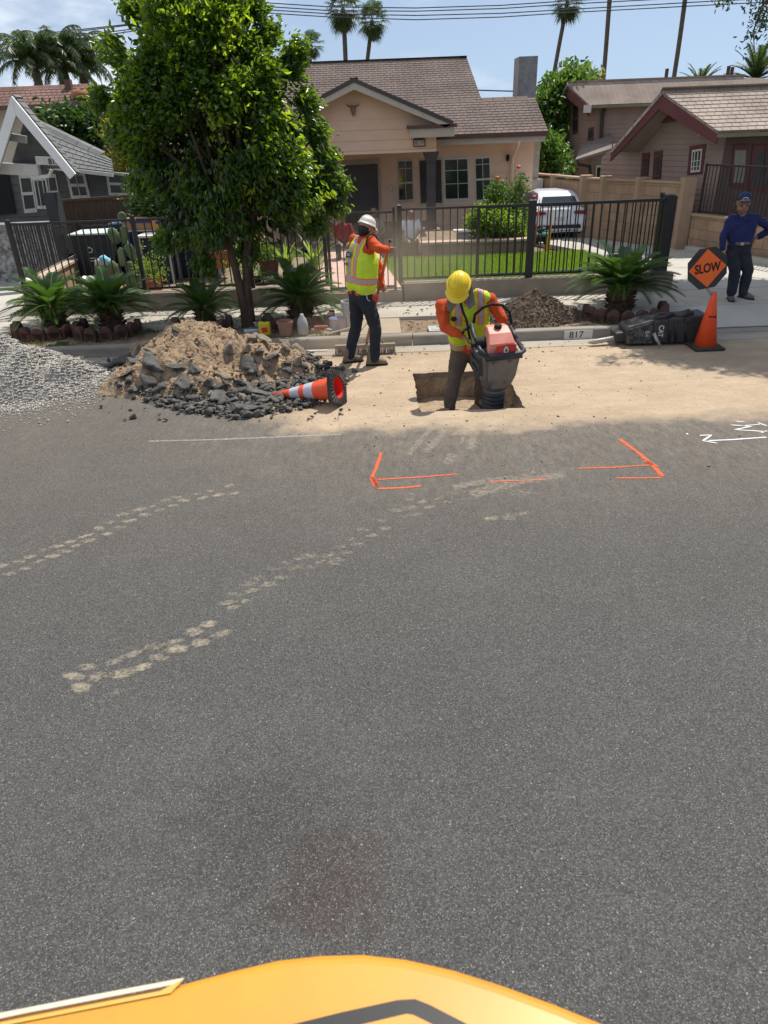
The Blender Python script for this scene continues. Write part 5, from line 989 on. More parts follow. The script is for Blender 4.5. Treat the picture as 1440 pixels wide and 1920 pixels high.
Mv = Matrix.Translation(hip) @ Matrix((V((-1, 0, 0)), -up_.cross(V((-1, 0, 0))).normalized() if False else up_.cross(V((-1, 0, 0))).normalized(), up_)).transposed().to_4x4(); LH = (nk-hip).length
V2 = hivis('lime_vest_front', .10, .36*LH/.6+.0, .125, .026, .026)
vch = [[((x, .0, .13), .135), ((x*1.1, .0, .30), .150), ((x*1.1, .01, LH*.72), .14), ((x*.95, 0, LH*.88), .105)] for x in (-.09, 0, .09)]
vch += [[((s_*.17, -.0, LH*.93), .068), ((s_*.09, .0, LH*.99), .06)] for s_ in (-1, 1)]
vo = blob('vest', vch, V2, t, .011, 4, Mv, .028)
opn = MB(); opn.prism([P(868, 560, 7.66), P(884, 556, 7.68), P(874, 600, 7.66), P(876, 606, 7.66), P(869, 590, 7.66)], (0, .03, 0)); 
bd = MB(); bd.tube([P(862, 560, 7.82), P(868, 585, 7.78), P(875, 600, 7.8), P(879, 625, 7.82), P(884, 645, 7.9)], .014, 8); bd.build('binding', BLK_, t, True)
fl = MB(); fl.prism([P(874, 515, 7.9), P(882, 518, 7.86), P(892, 571, 7.80), P(880, 581, 7.80), P(868, 560, 7.82)], (0, .012, 0)); fl.prism([P(838, 556, 7.80), P(862, 562, 7.80), P(846, 587, 7.84), P(839, 582, 7.84)], (0, .012, 0)); fl.build('neck_shade', mat('gray_cloth', (.20, .165, .165), (.15, .125, .125), 7), t, bevel=.004)
MB().ball(P(851, 598, 7.86), (.035, .012, .028), 12).build('vest_badge', BLK_, t, True)
ak = V((0, 0, .10)); blob('trousers', [[(hip, .14), (hip+V((-.09, 0, -.08)), .12), (kA, .088), (kA.lerp(fA+ak, .5), .08), (fA+ak, .072)], [(hip, .14), (hip+V((.09, 0, -.08)), .12), (kB, .088), (kB.lerp(fB+ak, .5), .08), (fB+ak, .072)], [(hip+V((-.08, 0, 0)), .12), (hip+V((.08, 0, 0)), .12)]], BRT, t, .012, 3, None, .035)
boot(fA+V((-.05, -.17, .0)), fA+V((0, .05, 0)), t); boot(fB+V((.05, -.17, 0)), fB+V((0, .05, 0)), t)
YH_ = mat('yellow_helmet', (.80, .58, .01), (.70, .48, .008), 4, .35, coat=.3); hardhat(hc+hu_.normalized()*.04, hf, hu_, YH_, t, .88)
# ---------------- man in blue on the driveway
t = thing('person', 'person in blue long-sleeved shirt and cap standing on the driveway, hand on hip', 'person', G(1376, 564, .16))
YB_ = 11.1; hip = P(1386, 462, YB_); nk = P(1393, 402, YB_); hc = P(1394, 382, YB_-.03); f = V((-.25, -1, 0)); up_ = Z3
s1 = P(1370, 411, YB_); s2 = P(1416, 408, YB_); e1 = P(1356, 443, YB_-.02); w1 = P(1354, 470, YB_-.06); e2 = P(1449, 430, YB_+.05); w2 = P(1416, 446, YB_+.1)
k1 = P(1378, 510, YB_-.03); k2 = P(1402, 508, YB_-.02); a1 = P(1372, 548, YB_); a2 = P(1393, 548, YB_+.03)
body = blob('body', head(hc, (-.25, -.93, -.2), (0, -.2, 1), 1.08)+[[(nk-V((0, 0, .06)), .055), (hc-V((0, 0, .03)), .055)], [(hip, .09), (nk-V((0, 0, .22)), .075)], [(e1.lerp(w1, .6), .034), (w1, .026)], [(e2.lerp(w2, .6), .034), (w2, .027)]]+hand(w1, (-.02, -.1, -1), (.9, .2, 0), 1., .3)+hand(w2, (-.7, .1, -.55), (-.3, -.4, -.6), 1., .4, True), SKD, t, .0085, 2); eyes(hc, (-.25, -.93, -.2), (0, -.2, 1), t)
BLU = mat('blue_shirt', (.011, .018, .10), (.008, .013, .07), 6, .8, .003, 40)
blob('shirt', [[(hip+V((0, 0, .06)), .125), (P(1390, 435, YB_), .13), (nk-V((0, 0, .10)), .075)], [(hip+V((-.06, 0, .06)), .115), (s1+V((.05, 0, -.09)), .10), (s1+V((.02, 0, 0)), .058)], [(hip+V((.06, 0, .06)), .115), (s2+V((-.05, 0, -.09)), .10), (s2+V((-.02, 0, 0)), .058)], [(s1, .06), (e1, .055), (w1+V((0, 0, .03)), .042)], [(s2, .06), (e2, .057), (w2.lerp(e2, .2), .045)], [(nk-V((0, 0, .07)), .08), (nk-V((0, 0, .0)), .064)], [(s1, .055), (nk-V((0, 0, .05)), .06), (s2, .055)]], BLU, t, .011, 3, None, .03)
blob('trousers', [[(hip, .125), (hip+V((-.08, 0, -.1)), .105), (k1, .083), (a1, .072)], [(hip, .125), (hip+V((.08, 0, -.1)), .105), (k2, .083), (a2, .072)], [(hip+V((-.07, 0, .01)), .11), (hip+V((.07, 0, .01)), .11)]], JEAN, t, .012, 3, None, .03)
MB().lathe([(.172, -.02), (.176, 0), (.172, .02)], hip+V((0, 0, .055)), 24, Matrix.Diagonal((1, .76, 1))).build('belt', mat('belt', (.16, .12, .09)), t, True); MB().box(hip+V((-.03, -.135, .055)), (.05, .012, .04)).build('buckle', MT['metal'], t)
SH = mat('gray_shoe', (.18, .16, .15), (.09, .08, .075), 9); z0 = .155
for x, y, dx in ((1372, 563, -.06), (1393, 560, .09)): g = G(x, y, z0); boot(g+V((dx, -.14, 0)), g+V((0, .08, 0)), t, .1, SH)
c = hc+V((0, 0, .045)); cp = MB(); cp.lathe([(.093, 0), (.096, .04), (.085, .08), (.05, .105), (.01, .112)], c, 20, Matrix.Rotation(R(10), 3, 'X')); cp = cp.build('cap', mat('navy_cap', (.02, .035, .10)), t, True)
f2 = V((-.25, -.95, -.15)).normalized(); r2_ = V((.97, -.25, 0)).normalized(); MB().prism([c+f2*.08+r2_*.075, c+f2*.135+r2_*.05, c+f2*.15, c+f2*.135-r2_*.05, c+f2*.08-r2_*.075], (0, 0, .012)).build('peak', MT['navy_cap'], cp, bevel=.003); MB().tube([c+f2*.096+r2_*.035*math.sin(a)+V((0, 0, .035+.025*math.cos(a))) for a in [R(-80+16*i) for i in range(11)]], .006, 6).build('cap_badge', WHT, cp)
# ---------------- three people sitting on the porch steps, far behind the fence
def sitter(label, x, y, Y, shirt, legs, s=.84, hat=None, fx=0.):
    c = P(x, y, Y); t = thing('person', label, 'person', c-V((0, 0, .95*s))); q = lambda a, b, d: c+V((a+fx*abs(b), b, d))*s
    blob('body', head(c, (fx, -1, -.15), Z3, s)+[[(q(0, .02, -.13), .055*s), (q(0, 0, -.05), .052*s)], [(q(0, .05, -.35), .1*s), (q(0, .05, -.55), .1*s)]]+sum([[[(q(a*.2, .03, -.22), .045*s), (q(a*.27, -.04, -.45), .036*s), (q(a*.12, -.28, -.56), .026*s)]]+hand(q(a*.12, -.28, -.56), (-a*.5, -.8, -.2), (0, -.2, -1), s, .5, a < 0) for a in (-1, 1)], []), SKD, t, .01, 2); eyes(c, (fx, -1, -.15), Z3, t, s)
    blob('shirt', [[(q(0, .04, -.2), .1*s), (q(0, .05, -.56), .125*s)], [(q(-.17, .03, -.21), .075*s), (q(-.07, .05, -.5), .11*s)], [(q(.17, .03, -.21), .075*s), (q(.07, .05, -.5), .11*s)], [(q(.17, .03, -.2), .07*s), (q(.23, 0, -.34), .06*s)], [(q(-.17, .03, -.2), .07*s), (q(-.23, 0, -.34), .06*s)]], shirt, t, .013, 3, None, .02)
    blob('trousers', [[(q(0, .04, -.62), .12*s), (q(a*.12, -.02, -.64), .1*s), (q(a*.17, -.42, -.6), .07*s), (q(a*.16, -.4, -.98), .05*s)] for a in (-1, 1)], legs, t, .013, 3, None, .02)
    for a in (-1, 1): boot(q(a*.17, -.58, -1.06), q(a*.16, -.37, -1.06), t, .09*s, SH)
    blob('hair', [[(c+V((0, .02, .045))*s, .09*s), (c+V((0, .05, 0))*s, .08*s)]], HAIR, t, .013, 2)
TEE = mat('white_tee', (.62, .66, .74), (.5, .54, .6), 6); RTE = mat('maroon_tee', (.28, .02, .03)); TTE = mat('tan_tee', (.30, .25, .21)); DKT = mat('dark_trousers', (.035, .03, .03))
sitter('person in white t-shirt sitting on the porch steps behind the gate post', 770, 402, 17.4, TEE, DKT, .9); sitter('person in maroon t-shirt sitting behind the street tree, left of the broom man', 641, 408, 16.0, RTE, DKT, .84, fx=.15); sitter('person in tan t-shirt sitting in the porch shade, above the white hard hat', 701, 398, 18.0, TTE, DKT, .9)
# ================================================================ HEAPS AND RUBBLE
def setattr_a(o, vals):
    at = o.data.attributes.new('a', 'FLOAT', 'POINT'); at.data.foreach_set('value', vals)
_ico = None
def rocktpl(seed, sub=2, amp=.35, flat=(1, 1, 1)):
    import bmesh
    bm = bmesh.new(); bmesh.ops.create_icosphere(bm, subdivisions=sub, radius=1); vs = []
    for v in bm.verts:
        n = noise.noise(v.co*1.3+V((seed*7.3, seed*1.7, 0)))*amp*2+noise.noise(v.co*3.1+V((seed*3.3, 0, seed)))*amp*.8
        c = v.co*(1+n); 
        for ax in range(9):   # chip flat faces
            d = V((math.sin(seed*3+ax*2.1), math.cos(seed*5+ax*1.3), math.sin(seed+ax*4.2))).normalized(); k = c.dot(d); lim = .5+.25*math.sin(seed*2.7+ax*5.1)**2
            if k > lim: c -= d*(k-lim)
        vs.append((c.x*flat[0], c.y*flat[1], c.z*flat[2]))
    fs = [tuple(v.index for v in f.verts) for f in bm.faces]; bm.free(); return np.array(vs), np.array(fs)
def scatter(name, pts, sizes, m, tpls, parent=None, sq=.75):
    VS = []; FS = []; o = 0
    for i, (p, s) in enumerate(zip(pts, sizes)):
        v, f = tpls[i % len(tpls)]; e = Matrix.Rotation(rnd.uniform(0, 6.28), 3, 'Z') @ Matrix.Rotation(rnd.uniform(-.9, .9), 3, 'X'); q = (v*[1, rnd.uniform(.65, 1), rnd.uniform(sq*.7, sq)]*s) @ np.array(e).T+np.array(p)
        VS.append(q); FS.append(f+o); o += len(v)
    return rawmesh(name, np.concatenate(VS), np.concatenate(FS), m, parent)
def mound(name, c, rx, ry, h, m, amp, fr, nx=130, base=0., shp=1., sharp=.35):
    vs = []; N = nx
    for j in range(N+1):
        for i in range(N+1):
            x = -1.3+2.6*i/N; y = -1.3+2.6*j/N; r = math.hypot(x, y); a = math.atan2(y, x); rr_ = r/(1+.12*math.sin(a*3+1)+.07*math.sin(a*5+2)); k = max(0, 1-rr_); z = h*(k if k < sharp*2 else k-(k-sharp*2)**2*.5/shp) if k > 0 else -.05
            q = V((x*rx+c[0], y*ry+c[1], 0)); 
            if k > 0: z += noise.fractal(q*fr, .8, 2.2, 6)*amp*min(1, k*6)
            vs.append((q.x, q.y, base+z))
    fs = [(j*(N+1)+i, j*(N+1)+i+1, (j+1)*(N+1)+i+1, (j+1)*(N+1)+i) for j in range(N) for i in range(N)]
    o = rawmesh(name, vs, fs, m, None, True); A = np.array(vs).reshape(N+1, N+1, 3)
    def hz(x, y):
        i = (x-c[0]+1.3*rx)/(2.6*rx)*N; j = (y-c[1]+1.3*ry)/(2.6*ry)*N
        if not (0 <= i < N and 0 <= j < N): return base
        return max(base, A[int(j), int(i), 2])
    return o, hz
PB1 = [rocktpl(i, 1, .3) for i in range(8)]; PB2 = [rocktpl(i+20, 3, .30) for i in range(10)]; FLT = [rocktpl(i+40, 3, .28, (1.2, .9, .45)) for i in range(6)]
GRV = mat('gravel', (.54, .51, .45), (.30, .285, .26), 55, .9, .004, 90, contrast=.1); GRB = mat('gravel_bed', (.44, .40, .34), (.28, .26, .22), 60, .95, .02, 60)
t = thing('gravel_heap', 'large heap of pale gray gravel on the road at the left edge', 'gravel heap', (-5.7, 8.55, 0)); t['kind'] = 'stuff'
o, hz = mound('gravel_bed', (-6.3, 8.72), 2.75, 1.22, 1.28, GRB, .10, 3.5); par(o, t); pts = []; sz = []
while len(pts) < 30000:
    x = rnd.uniform(-5.4, -3.3); y = rnd.uniform(7.1, 9.2); z = hz(x, y)
    e = math.hypot((x+6.3)/2.75, (y-8.72)/1.22)
    if z < .01 and rnd.random() > .25*math.exp(-max(0, e-1)*9)*(e < 1.5): continue
    s = rnd.uniform(.006, .015)*(1 if rnd.random() < .9 else 1.6); pts.append((x, y, max(z, 0)+s*.5)); sz.append(s)
g_ = scatter('gravel', pts, sz, GRV, PB1, t); g_['kind'] = 'stuff'
DIRT = mat('heap_dirt', (.37, .26, .165), (.21, .145, .09), 9, .95, .025, 26, contrast=.25)
t = thing('dirt_heap', 'tall heap of tan dug-out dirt in front of the street tree', 'dirt heap', (-2.35, 9.0, 0)); t['kind'] = 'stuff'
o, hd_ = mound('dirt', (-2.3, 9.02), 1.45, .95, .76, DIRT, .12, 3.6, 160); par(o, t)
pts = []; sz = []
while len(pts) < 3200:
    x = rnd.uniform(-3.6, -.9); y = rnd.uniform(8.0, 9.7); z = hd_(x, y)
    if z < .03: continue
    s = rnd.uniform(.006, .016) if rnd.random() < .85 else rnd.uniform(.016, .035); pts.append((x, y, z+s*.3)); sz.append(s)
scatter('clods', pts, sz, DIRT, PB1, t)['kind'] = 'stuff'
ASC = mat('broken_asphalt', (.15, .14, .125), (.045, .042, .04), 7, .95, .02, 30, contrast=.2); ASD = mat('dusty_chunk', (.32, .255, .185), (.12, .10, .08), 7, .95, .02, 25, contrast=.18)
ZONE = [(192, 700), (226, 742), (330, 772), (432, 788), (520, 778), (600, 762), (650, 722), (640, 688), (560, 664), (500, 690), (400, 690), (300, 680), (215, 680)]
def pile(x, y):  # height of the rubble itself
    p = G(x, y); return p
pts = []; sz = []; mz = []
for k in range(5200):
    x = rnd.uniform(185, 665); y = rnd.uniform(655, 792)
    if not inpoly(x, y, ZONE) and rnd.random() > .03: continue
    p = G(x, y); h_ = hd_(p.x, p.y)
    if h_ > .15: continue
    s = rnd.uniform(.006, .03) if rnd.random() < .84 else rnd.uniform(.03, .075); pts.append((p.x, p.y, h_+s*.4+rnd.random()*.03)); sz.append(s)
rb = scatter('asphalt_crumbs', pts, sz, ASC, [rocktpl(i+60, 2, .3) for i in range(12)]); tag(rb, 'loose dark asphalt crumbs and broken bits spread along the front of the dirt heap', 'rubble', kind='stuff')
# the big pieces, one object each
CH = [(232, 702, .26, 1, .02), (292, 726, .28, 1, .03), (350, 738, .26, 1, .02), (412, 744, .25, 1, 0), (445, 768, .2, 1, 0), (520, 748, .2, 1, 0), (545, 738, .16, 1, 0), (470, 712, .22, 1, .08), (268, 700, .2, 1, .06), (200, 688, .17, 1, 0), (222, 712, .13, 1, 0), (248, 728, .17, 1, 0), (262, 718, .22, 1, 0), (282, 735, .18, 1, 0), (300, 718, .17, 0, .06), (338, 728, .2, 1, .04), (372, 730, .19, 1, .05), (322, 752, .11, 1, 0), (300, 758, .09, 1, 0), (350, 760, .12, 1, 0), (372, 770, .1, 1, 0), (398, 764, .13, 1, 0), (410, 772, .09, 1, 0), (395, 738, .15, 1, .05), (425, 728, .18, 0, .06), (437, 708, .2, 0, .12), (460, 725, .2, 1, .05), (480, 738, .26, 1, .0), (430, 752, .12, 1, 0), (455, 748, .13, 0, 0), (470, 770, .24, 1, -.02), (500, 766, .16, 1, 0), (520, 700, .15, 1, .05), (500, 694, .17, 0, .1), (482, 694, .17, 0, .12), (540, 690, .14, 0, .03), (560, 700, .15, 0, 0), (526, 670, .15, 1, .12), (532, 716, .13, 1, 0), (555, 720, .13, 1, 0), (585, 708, .12, 1, 0), (600, 690, .11, 0, 0), (575, 684, .13, 0, 0), (560, 672, .27, 0, .08), (508, 664, .17, 0, .2), (486, 656, .16, 1, .25), (462, 648, .13, 0, .3), (398, 742, .1, 0, .02), (590, 722, .08, 1, 0), (610, 712, .09, 1, 0), (328, 618, .10, 1, .5), (375, 672, .08, 0, .35)]
CL = []
grp = 'big broken chunks in the rubble heap'
row = lambda x: 'left end' if x < 290 else 'left middle' if x < 400 else 'middle' if x < 470 else 'right middle' if x < 540 else 'right end'
hts = {}
for i, (x, y, s, dk, hh_) in enumerate(CH):
    p = G(x, y+4); h0 = max(hd_(p.x, p.y), 0)
    if hh_ > .15: p = P(x, y, 8.75 if y > 640 else 8.9); h0 = max(0, p.z-s*.3)
    if hh_ > .15: h0 = min(h0, hd_(p.x, p.y)+.05) if hd_(p.x, p.y) > 0 else h0
    v, f = (PB2 if s < .16 or i % 3 == 1 else FLT)[(i*3) % 6]; o = rawmesh('asphalt_chunk' if dk else 'dirt_chunk', v*[s*.62, s*.5, s*.44], f, ASC if dk else ASD); o.location = (p.x, p.y, h0+s*.2); o.rotation_euler = (rnd.uniform(-.5, .5), rnd.uniform(-.4, .4), rnd.uniform(0, 6.28))
    near = 'in the front row' if y > 745 else 'in the middle row' if y > 700 else 'up against the dirt'
    size = 'large' if s >= .19 else 'medium' if s >= .13 else 'small'
    lab = f"{size} {'dark' if dk else 'tan dusty'} chunk {near}, {row(x)} of rubble"; hts[lab] = hts.get(lab, 0)+1
    if hts[lab] > 1: lab = lab.replace(' chunk', ' chunk number %d' % hts[lab]) if False else lab
    CL.append((lab, x, o)); tag(o, lab, 'chunk', grp)
for lab in set(c[0] for c in CL):
    L_ = sorted([c for c in CL if c[0] == lab], key=lambda c: c[1])
    if len(L_) > 1:
        for i, c in enumerate(L_): c[2]['label'] = ('left one of the ', 'right one of the ')[i]+lab.replace(' chunk', ' chunk pair') if len(L_) == 2 else ['leftmost', 'second', 'third', 'fourth', 'fifth', 'sixth', 'seventh'][i]+' '+lab
t = thing('soil_pile', 'pile of dark brown clods on the planting strip, behind the rammer', 'soil pile', (2.25, 10.6, .12)); t['kind'] = 'stuff'
DKS = mat('dark_soil', (.14, .095, .065), (.07, .048, .035), 14, .95, .02, 30)
o, hs_ = mound('soil', (2.3, 10.62), .78, .46, .50, DKS, .05, 5, 90, .1); par(o, t); pts = []; sz = []
while len(pts) < 2600:
    x = rnd.uniform(1.5, 3.2); y = rnd.uniform(10.18, 11.1); z = hs_(x, y)
    if z < .12 and rnd.random() > .12: continue
    s = rnd.uniform(.008, .022) if rnd.random() < .9 else rnd.uniform(.02, .04); pts.append((x, y, z+s*.3)); sz.append(s)
scatter('clods', pts, sz, DKS, PB1, t)['kind'] = 'stuff'
v, f = PB2[2]; o = rawmesh('brick_stone', v*[.07, .05, .05], f, EB); o.location = P(964, 607, 10.15); tag(o, 'reddish stone on the kerb edge in front of the dark soil pile', 'stone')
pts = []; sz = []     # crumbs strewn about the dig
for k in range(900):
    x = rnd.gauss(850, 260); y = rnd.uniform(660, 900)
    if not (540 < x < 1430): continue
    p = G(x, y)
    if HX0-.03 < p.x < HX1+.03 and HY0-.03 < p.y < HY1+.03: continue
    s = rnd.uniform(.003, .009) if rnd.random() < .93 else rnd.uniform(.01, .02); pts.append((p.x, p.y, s*.4)); sz.append(s)
for k in range(500):
    p = V((rnd.uniform(-8, 3.7), rnd.uniform(10.2, 11.05), .12)); pts.append(tuple(p)); sz.append(rnd.uniform(.008, .025))
tag(scatter('loose_crumbs', pts, sz, ASD, PB1), 'scattered crumbs of dirt and stone lying about the trench and kerb', 'crumbs', kind='stuff')
# ================================================================ MARKS ON THE ROAD
def decal(name, m, polys=(), strokes=(), z=.004, kind='structure', label=None, cat=None):
    vs = []; fs = []; av = []
    for pts, w in strokes:       # picture polyline, width in metres
        q = [G(*p[:2]) for p in pts]; q2 = []
        for i in range(len(q)-1):
            n = max(2, int((q[i+1]-q[i]).length/.03)); q2 += [q[i].lerp(q[i+1], k/n) for k in range(n)]
        q2.append(q[-1]); n = len(q2)
        for i, p in enumerate(q2):
            d = (q2[min(i+1, n-1)]-q2[max(i-1, 0)]).normalized(); s = V((-d.y, d.x, 0)); e = .35 if i in (0, n-1) else 1; ww = w*(1+.25*noise.noise(p*6))
            for k, a in ((-1.7, 0.), (-.6, .9), (.6, .9), (1.7, 0.)): vs.append(tuple(p+s*ww*k*.5+V((0, 0, z)))); av.append(a*e)
            if i: b = len(vs)-8; fs += [(b+j, b+j+1, b+j+5, b+j+4) for j in range(3)]
    for (x, y, rx, ry, rot, a0) in polys:   # centre in the picture, radii in metres
        c = G(x, y); b = len(vs); vs.append((c.x, c.y, z)); av.append(a0); N = 16
        for k, a in ((.5, a0*.85), (1., 0.)):
            for j in range(N):
                th_ = 2*math.pi*j/N; X = rx*math.cos(th_)*k; Y = ry*math.sin(th_)*k; vs.append((c.x+X*math.cos(rot)-Y*math.sin(rot), c.y+X*math.sin(rot)+Y*math.cos(rot), z)); av.append(a)
        for j in range(N): j2 = (j+1) % N; fs += [(b, b+1+j, b+1+j2, b+1+j2), (b+1+j, b+1+N+j, b+1+N+j2, b+1+j2)]
    me = bpy.data.meshes.new(name); me.from_pydata(vs, [], [tuple(dict.fromkeys(f)) for f in fs]); me.materials.append(m); o = bpy.data.objects.new(name, me); COL.objects.link(o); setattr_a(o, av)
    if kind: o['kind'] = kind
    if label: tag(o, label, cat)
    return o
OP = alphamat('orange_spray', (.80, .15, .055), 75, .38, 1.05, amax=.88, kn=2.4); WP_ = alphamat('white_spray', (.75, .75, .74), 60, .42, .7, amax=.8); DU = alphamat('dust_print', (.42, .36, .27), 34, .48, 1.25, amax=.6, kn=2.5); DU2 = alphamat('dust_scrape', (.46, .40, .31), 22, .55, 1.35, amax=.42, kn=2.6); LW = alphamat('faint_line', (.5, .52, .55), 40, .45, 1.2, amax=.5, kn=2.)
decal('orange_bracket', OP, strokes=[([(715, 848), (705, 880), (698, 893), (708, 915)], .03), ([(698, 895), (706, 914)], .05), ([(703, 900), (790, 895), (862, 889)], .022), ([(706, 917), (760, 915), (792, 911)], .026)], kind=None, label='orange spray-painted corner bracket on the asphalt, left one', cat='paint mark')
decal('orange_bracket', OP, strokes=[([(1160, 823), (1200, 852), (1222, 872), (1244, 895)], .04), ([(1205, 864), (1236, 876)], .035), ([(1080, 879), (1150, 877), (1225, 872)], .022), ([(1152, 897), (1200, 897), (1244, 896)], .022)], z=.0045, kind=None, label='orange spray-painted corner bracket on the asphalt, right one', cat='paint mark')
decal('orange_dash', OP, strokes=[([(915, 903), (970, 902), (1028, 899)], .016)], kind=None, label='faint orange dash on the asphalt between the two brackets', cat='paint mark')
decal('white_writing', WP_, strokes=[([(1310, 817), (1334, 816), (1318, 827), (1348, 832)], .02), ([(1325, 827), (1370, 825), (1440, 820)], .022), ([(1368, 797), (1408, 800), (1378, 806), (1440, 810)], .02), ([(1376, 790), (1400, 792)], .016), ([(1418, 792), (1440, 800)], .02), ([(1390, 799), (1428, 796)], .014), ([(1286, 814), (1291, 814)], .035), ([(1425, 812), (1440, 808)], .02)], kind=None, label='white spray-painted scribble on the asphalt at the right edge', cat='paint mark')
decal('chalk_line', LW, strokes=[([(275, 828), (400, 825), (520, 820), (642, 815)], .035)], kind=None, label='faint white line on the asphalt in front of the rubble', cat='paint mark')
tr = []
def track(pts, r, a=.8): 
    for (x, y) in pts: tr.append((x+rnd.uniform(-4, 4), y+rnd.uniform(-3, 3), r*1.35*rnd.uniform(.7, 1.3), r*.95*rnd.uniform(.6, 1.2), rnd.uniform(-.6, .6), a*rnd.uniform(.7, 1.1)))
def lugs(path, r, a, gap=24, w=9, jit=5):
    pts = []
    for (x0, y0), (x1, y1) in zip(path, path[1:]):
        n = max(1, int(math.hypot(x1-x0, y1-y0)/gap)); pts += [(x0+(x1-x0)*k/n, y0+(y1-y0)*k/n, (x1-x0), (y1-y0)) for k in range(n)]
    for i, (x, y, dx, dy) in enumerate(pts):
        for sgn in (-1, 1): tr.append((x+rnd.uniform(-jit, jit)+sgn*gap*.25, y+sgn*w*.5*(.6+y/2400)+rnd.uniform(-jit, jit)*.5, r*rnd.uniform(.8, 1.2), r*.55*rnd.uniform(.8, 1.2), rnd.uniform(-.3, .5), a*rnd.uniform(.75, 1.1)))
lugs([(438, 918), (340, 936), (240, 972), (140, 1020), (40, 1060), (-20, 1080)], .085, 1.0, 25, 10); lugs([(890, 918), (800, 948), (745, 966), (690, 1000), (620, 1046), (545, 1062), (470, 1104), (410, 1150)], .085, .82, 24, 12); lugs([(405, 1182), (330, 1212), (250, 1240), (180, 1262), (120, 1300)], .10, 1.1, 33, 17, 8)
track([(622, 1053), (582, 1046), (548, 1062)], .07, .9); track([(950, 970), (920, 974), (980, 964)], .08, .9); track([(775, 926), (770, 935)], .05, .8); track([(1000, 885), (1030, 893), (930, 905), (880, 925), (850, 935), (960, 915), (1060, 880), (985, 925)], .12, .6); track([(210, 1300), (190, 1315), (330, 1120), (360, 1100)], .09, .5)
decal('tyre_tracks', DU, polys=tr, kind='structure', z=.0035)
decal('scrape_marks', DU2, strokes=[([(812, 800), (785, 830), (765, 855)], .07), ([(835, 805), (806, 840), (796, 850)], .09), ([(905, 790), (890, 815), (880, 845)], .09), ([(880, 800), (862, 835)], .03), ([(850, 850), (838, 872)], .1), ([(845, 915), (900, 905), (1010, 890)], .12), ([(700, 800), (760, 790), (860, 785)], .14), ([(880, 930), (960, 905), (1060, 890)], .14)], kind='structure', z=.003)
# ================================================================ CONES, SIGN, RAMMER, BREAKER
CO = mat('cone_orange', (.82, .10, .03), (.70, .075, .025), 6, .45); CRED = mat('cone_red', (.80, .03, .02), None, 8, .5); SIL = mat('silver_band', (.50, .50, .56), (.42, .42, .48), 20, .4); RUB = mat('black_rubber', (.022, .022, .022), (.05, .045, .04), 12, .8, .004, 60)
bc = P(630, 727, 7.66); tip = V((-1.24, 7.96, .035)); axd = (tip-bc).normalized(); t = thing('traffic_cone', 'orange traffic cone with silver bands lying on its side by the rubble', 'traffic cone', (bc.x, bc.y, 0), )
LC = (tip-bc).length; Mc = Matrix.Translation(bc) @ Matrix((axd.cross(V((0, .1, 1))).normalized(), axd.cross(axd.cross(V((0, .1, 1))).normalized()), axd)).transposed().to_4x4(); Mc = Mc @ Matrix.Rotation(R(20), 4, 'Z')
def part_m(mb, nm, m, M, parent, sm=True, bevel=0.): mb.v = [tuple(M @ V(v)) for v in mb.v]; return mb.build(nm, m, parent, sm, bevel)
rz_ = lambda z: .135-(.135-.026)*z/LC
for nm, m, a, b in (('cone_body', CO, 0, .26), ('reflective_band', SIL, .26, .38), ('cone_body', CO, .38, .45), ('reflective_band', SIL, .45, .58), ('cone_top', CO, .58, LC)):
    mb = MB(); mb.lathe([(rz_(a), a), (rz_(b), b)]+([(.012, b), (.01, b-.03)] if b == LC else []), n=28, cap=False); part_m(mb, nm, m, Mc, t)
mb = MB(); mb.lathe([(.118, -.03), (.03, LC-.1)], n=24, cap=False); part_m(mb, 'cone_inside', CRED, Mc, t)
sq = MB(); n = 32; o4 = []; hw = .19
for j in range(n):
    a = 2*math.pi*j/n; ca, sa = math.cos(a), math.sin(a); k = hw/max(abs(ca), abs(sa)); k = min(k, hw*1.3)
    o4.append((ca*k, sa*k))
vs = [V((x, y, z)) for z in (-.035, .01) for x, y in o4]+[V((.122*math.cos(2*math.pi*j/n), .122*math.sin(2*math.pi*j/n), z)) for z in (-.035, .012) for j in range(n)]
fs = []
for j in range(n): j2 = (j+1) % n; fs += [(j, j2, n+j2, n+j), (2*n+j, j, j2, 2*n+j2)[::-1], (n+j, n+j2, 3*n+j2, 3*n+j), (2*n+j, 2*n+j2, 3*n+j2, 3*n+j)]
sq.add(vs, fs); part_m(sq, 'base', RUB, Mc, t, False)
rb = MB()
for j in range(28): a = 2*math.pi*j/28; d = V((math.cos(a), math.sin(a), 0)); k = .175/max(abs(d.x), abs(d.y)); rb.bar(d*.128+V((0, 0, -.037)), d*k+V((0, 0, -.037)), .008, .012)
part_m(rb, 'base_ribs', mat('dusty_rubber', (.16, .14, .12), (.05, .045, .04), 10), Mc, t, False)
lt = MB(); lt.prism([Mc @ V((.116, y, z)) for y, z in ((-.02, .10), (.02, .10), (.02, .19), (-.02, .19))], Mc.to_3x3() @ V((.003, 0, -.001))) if False else None
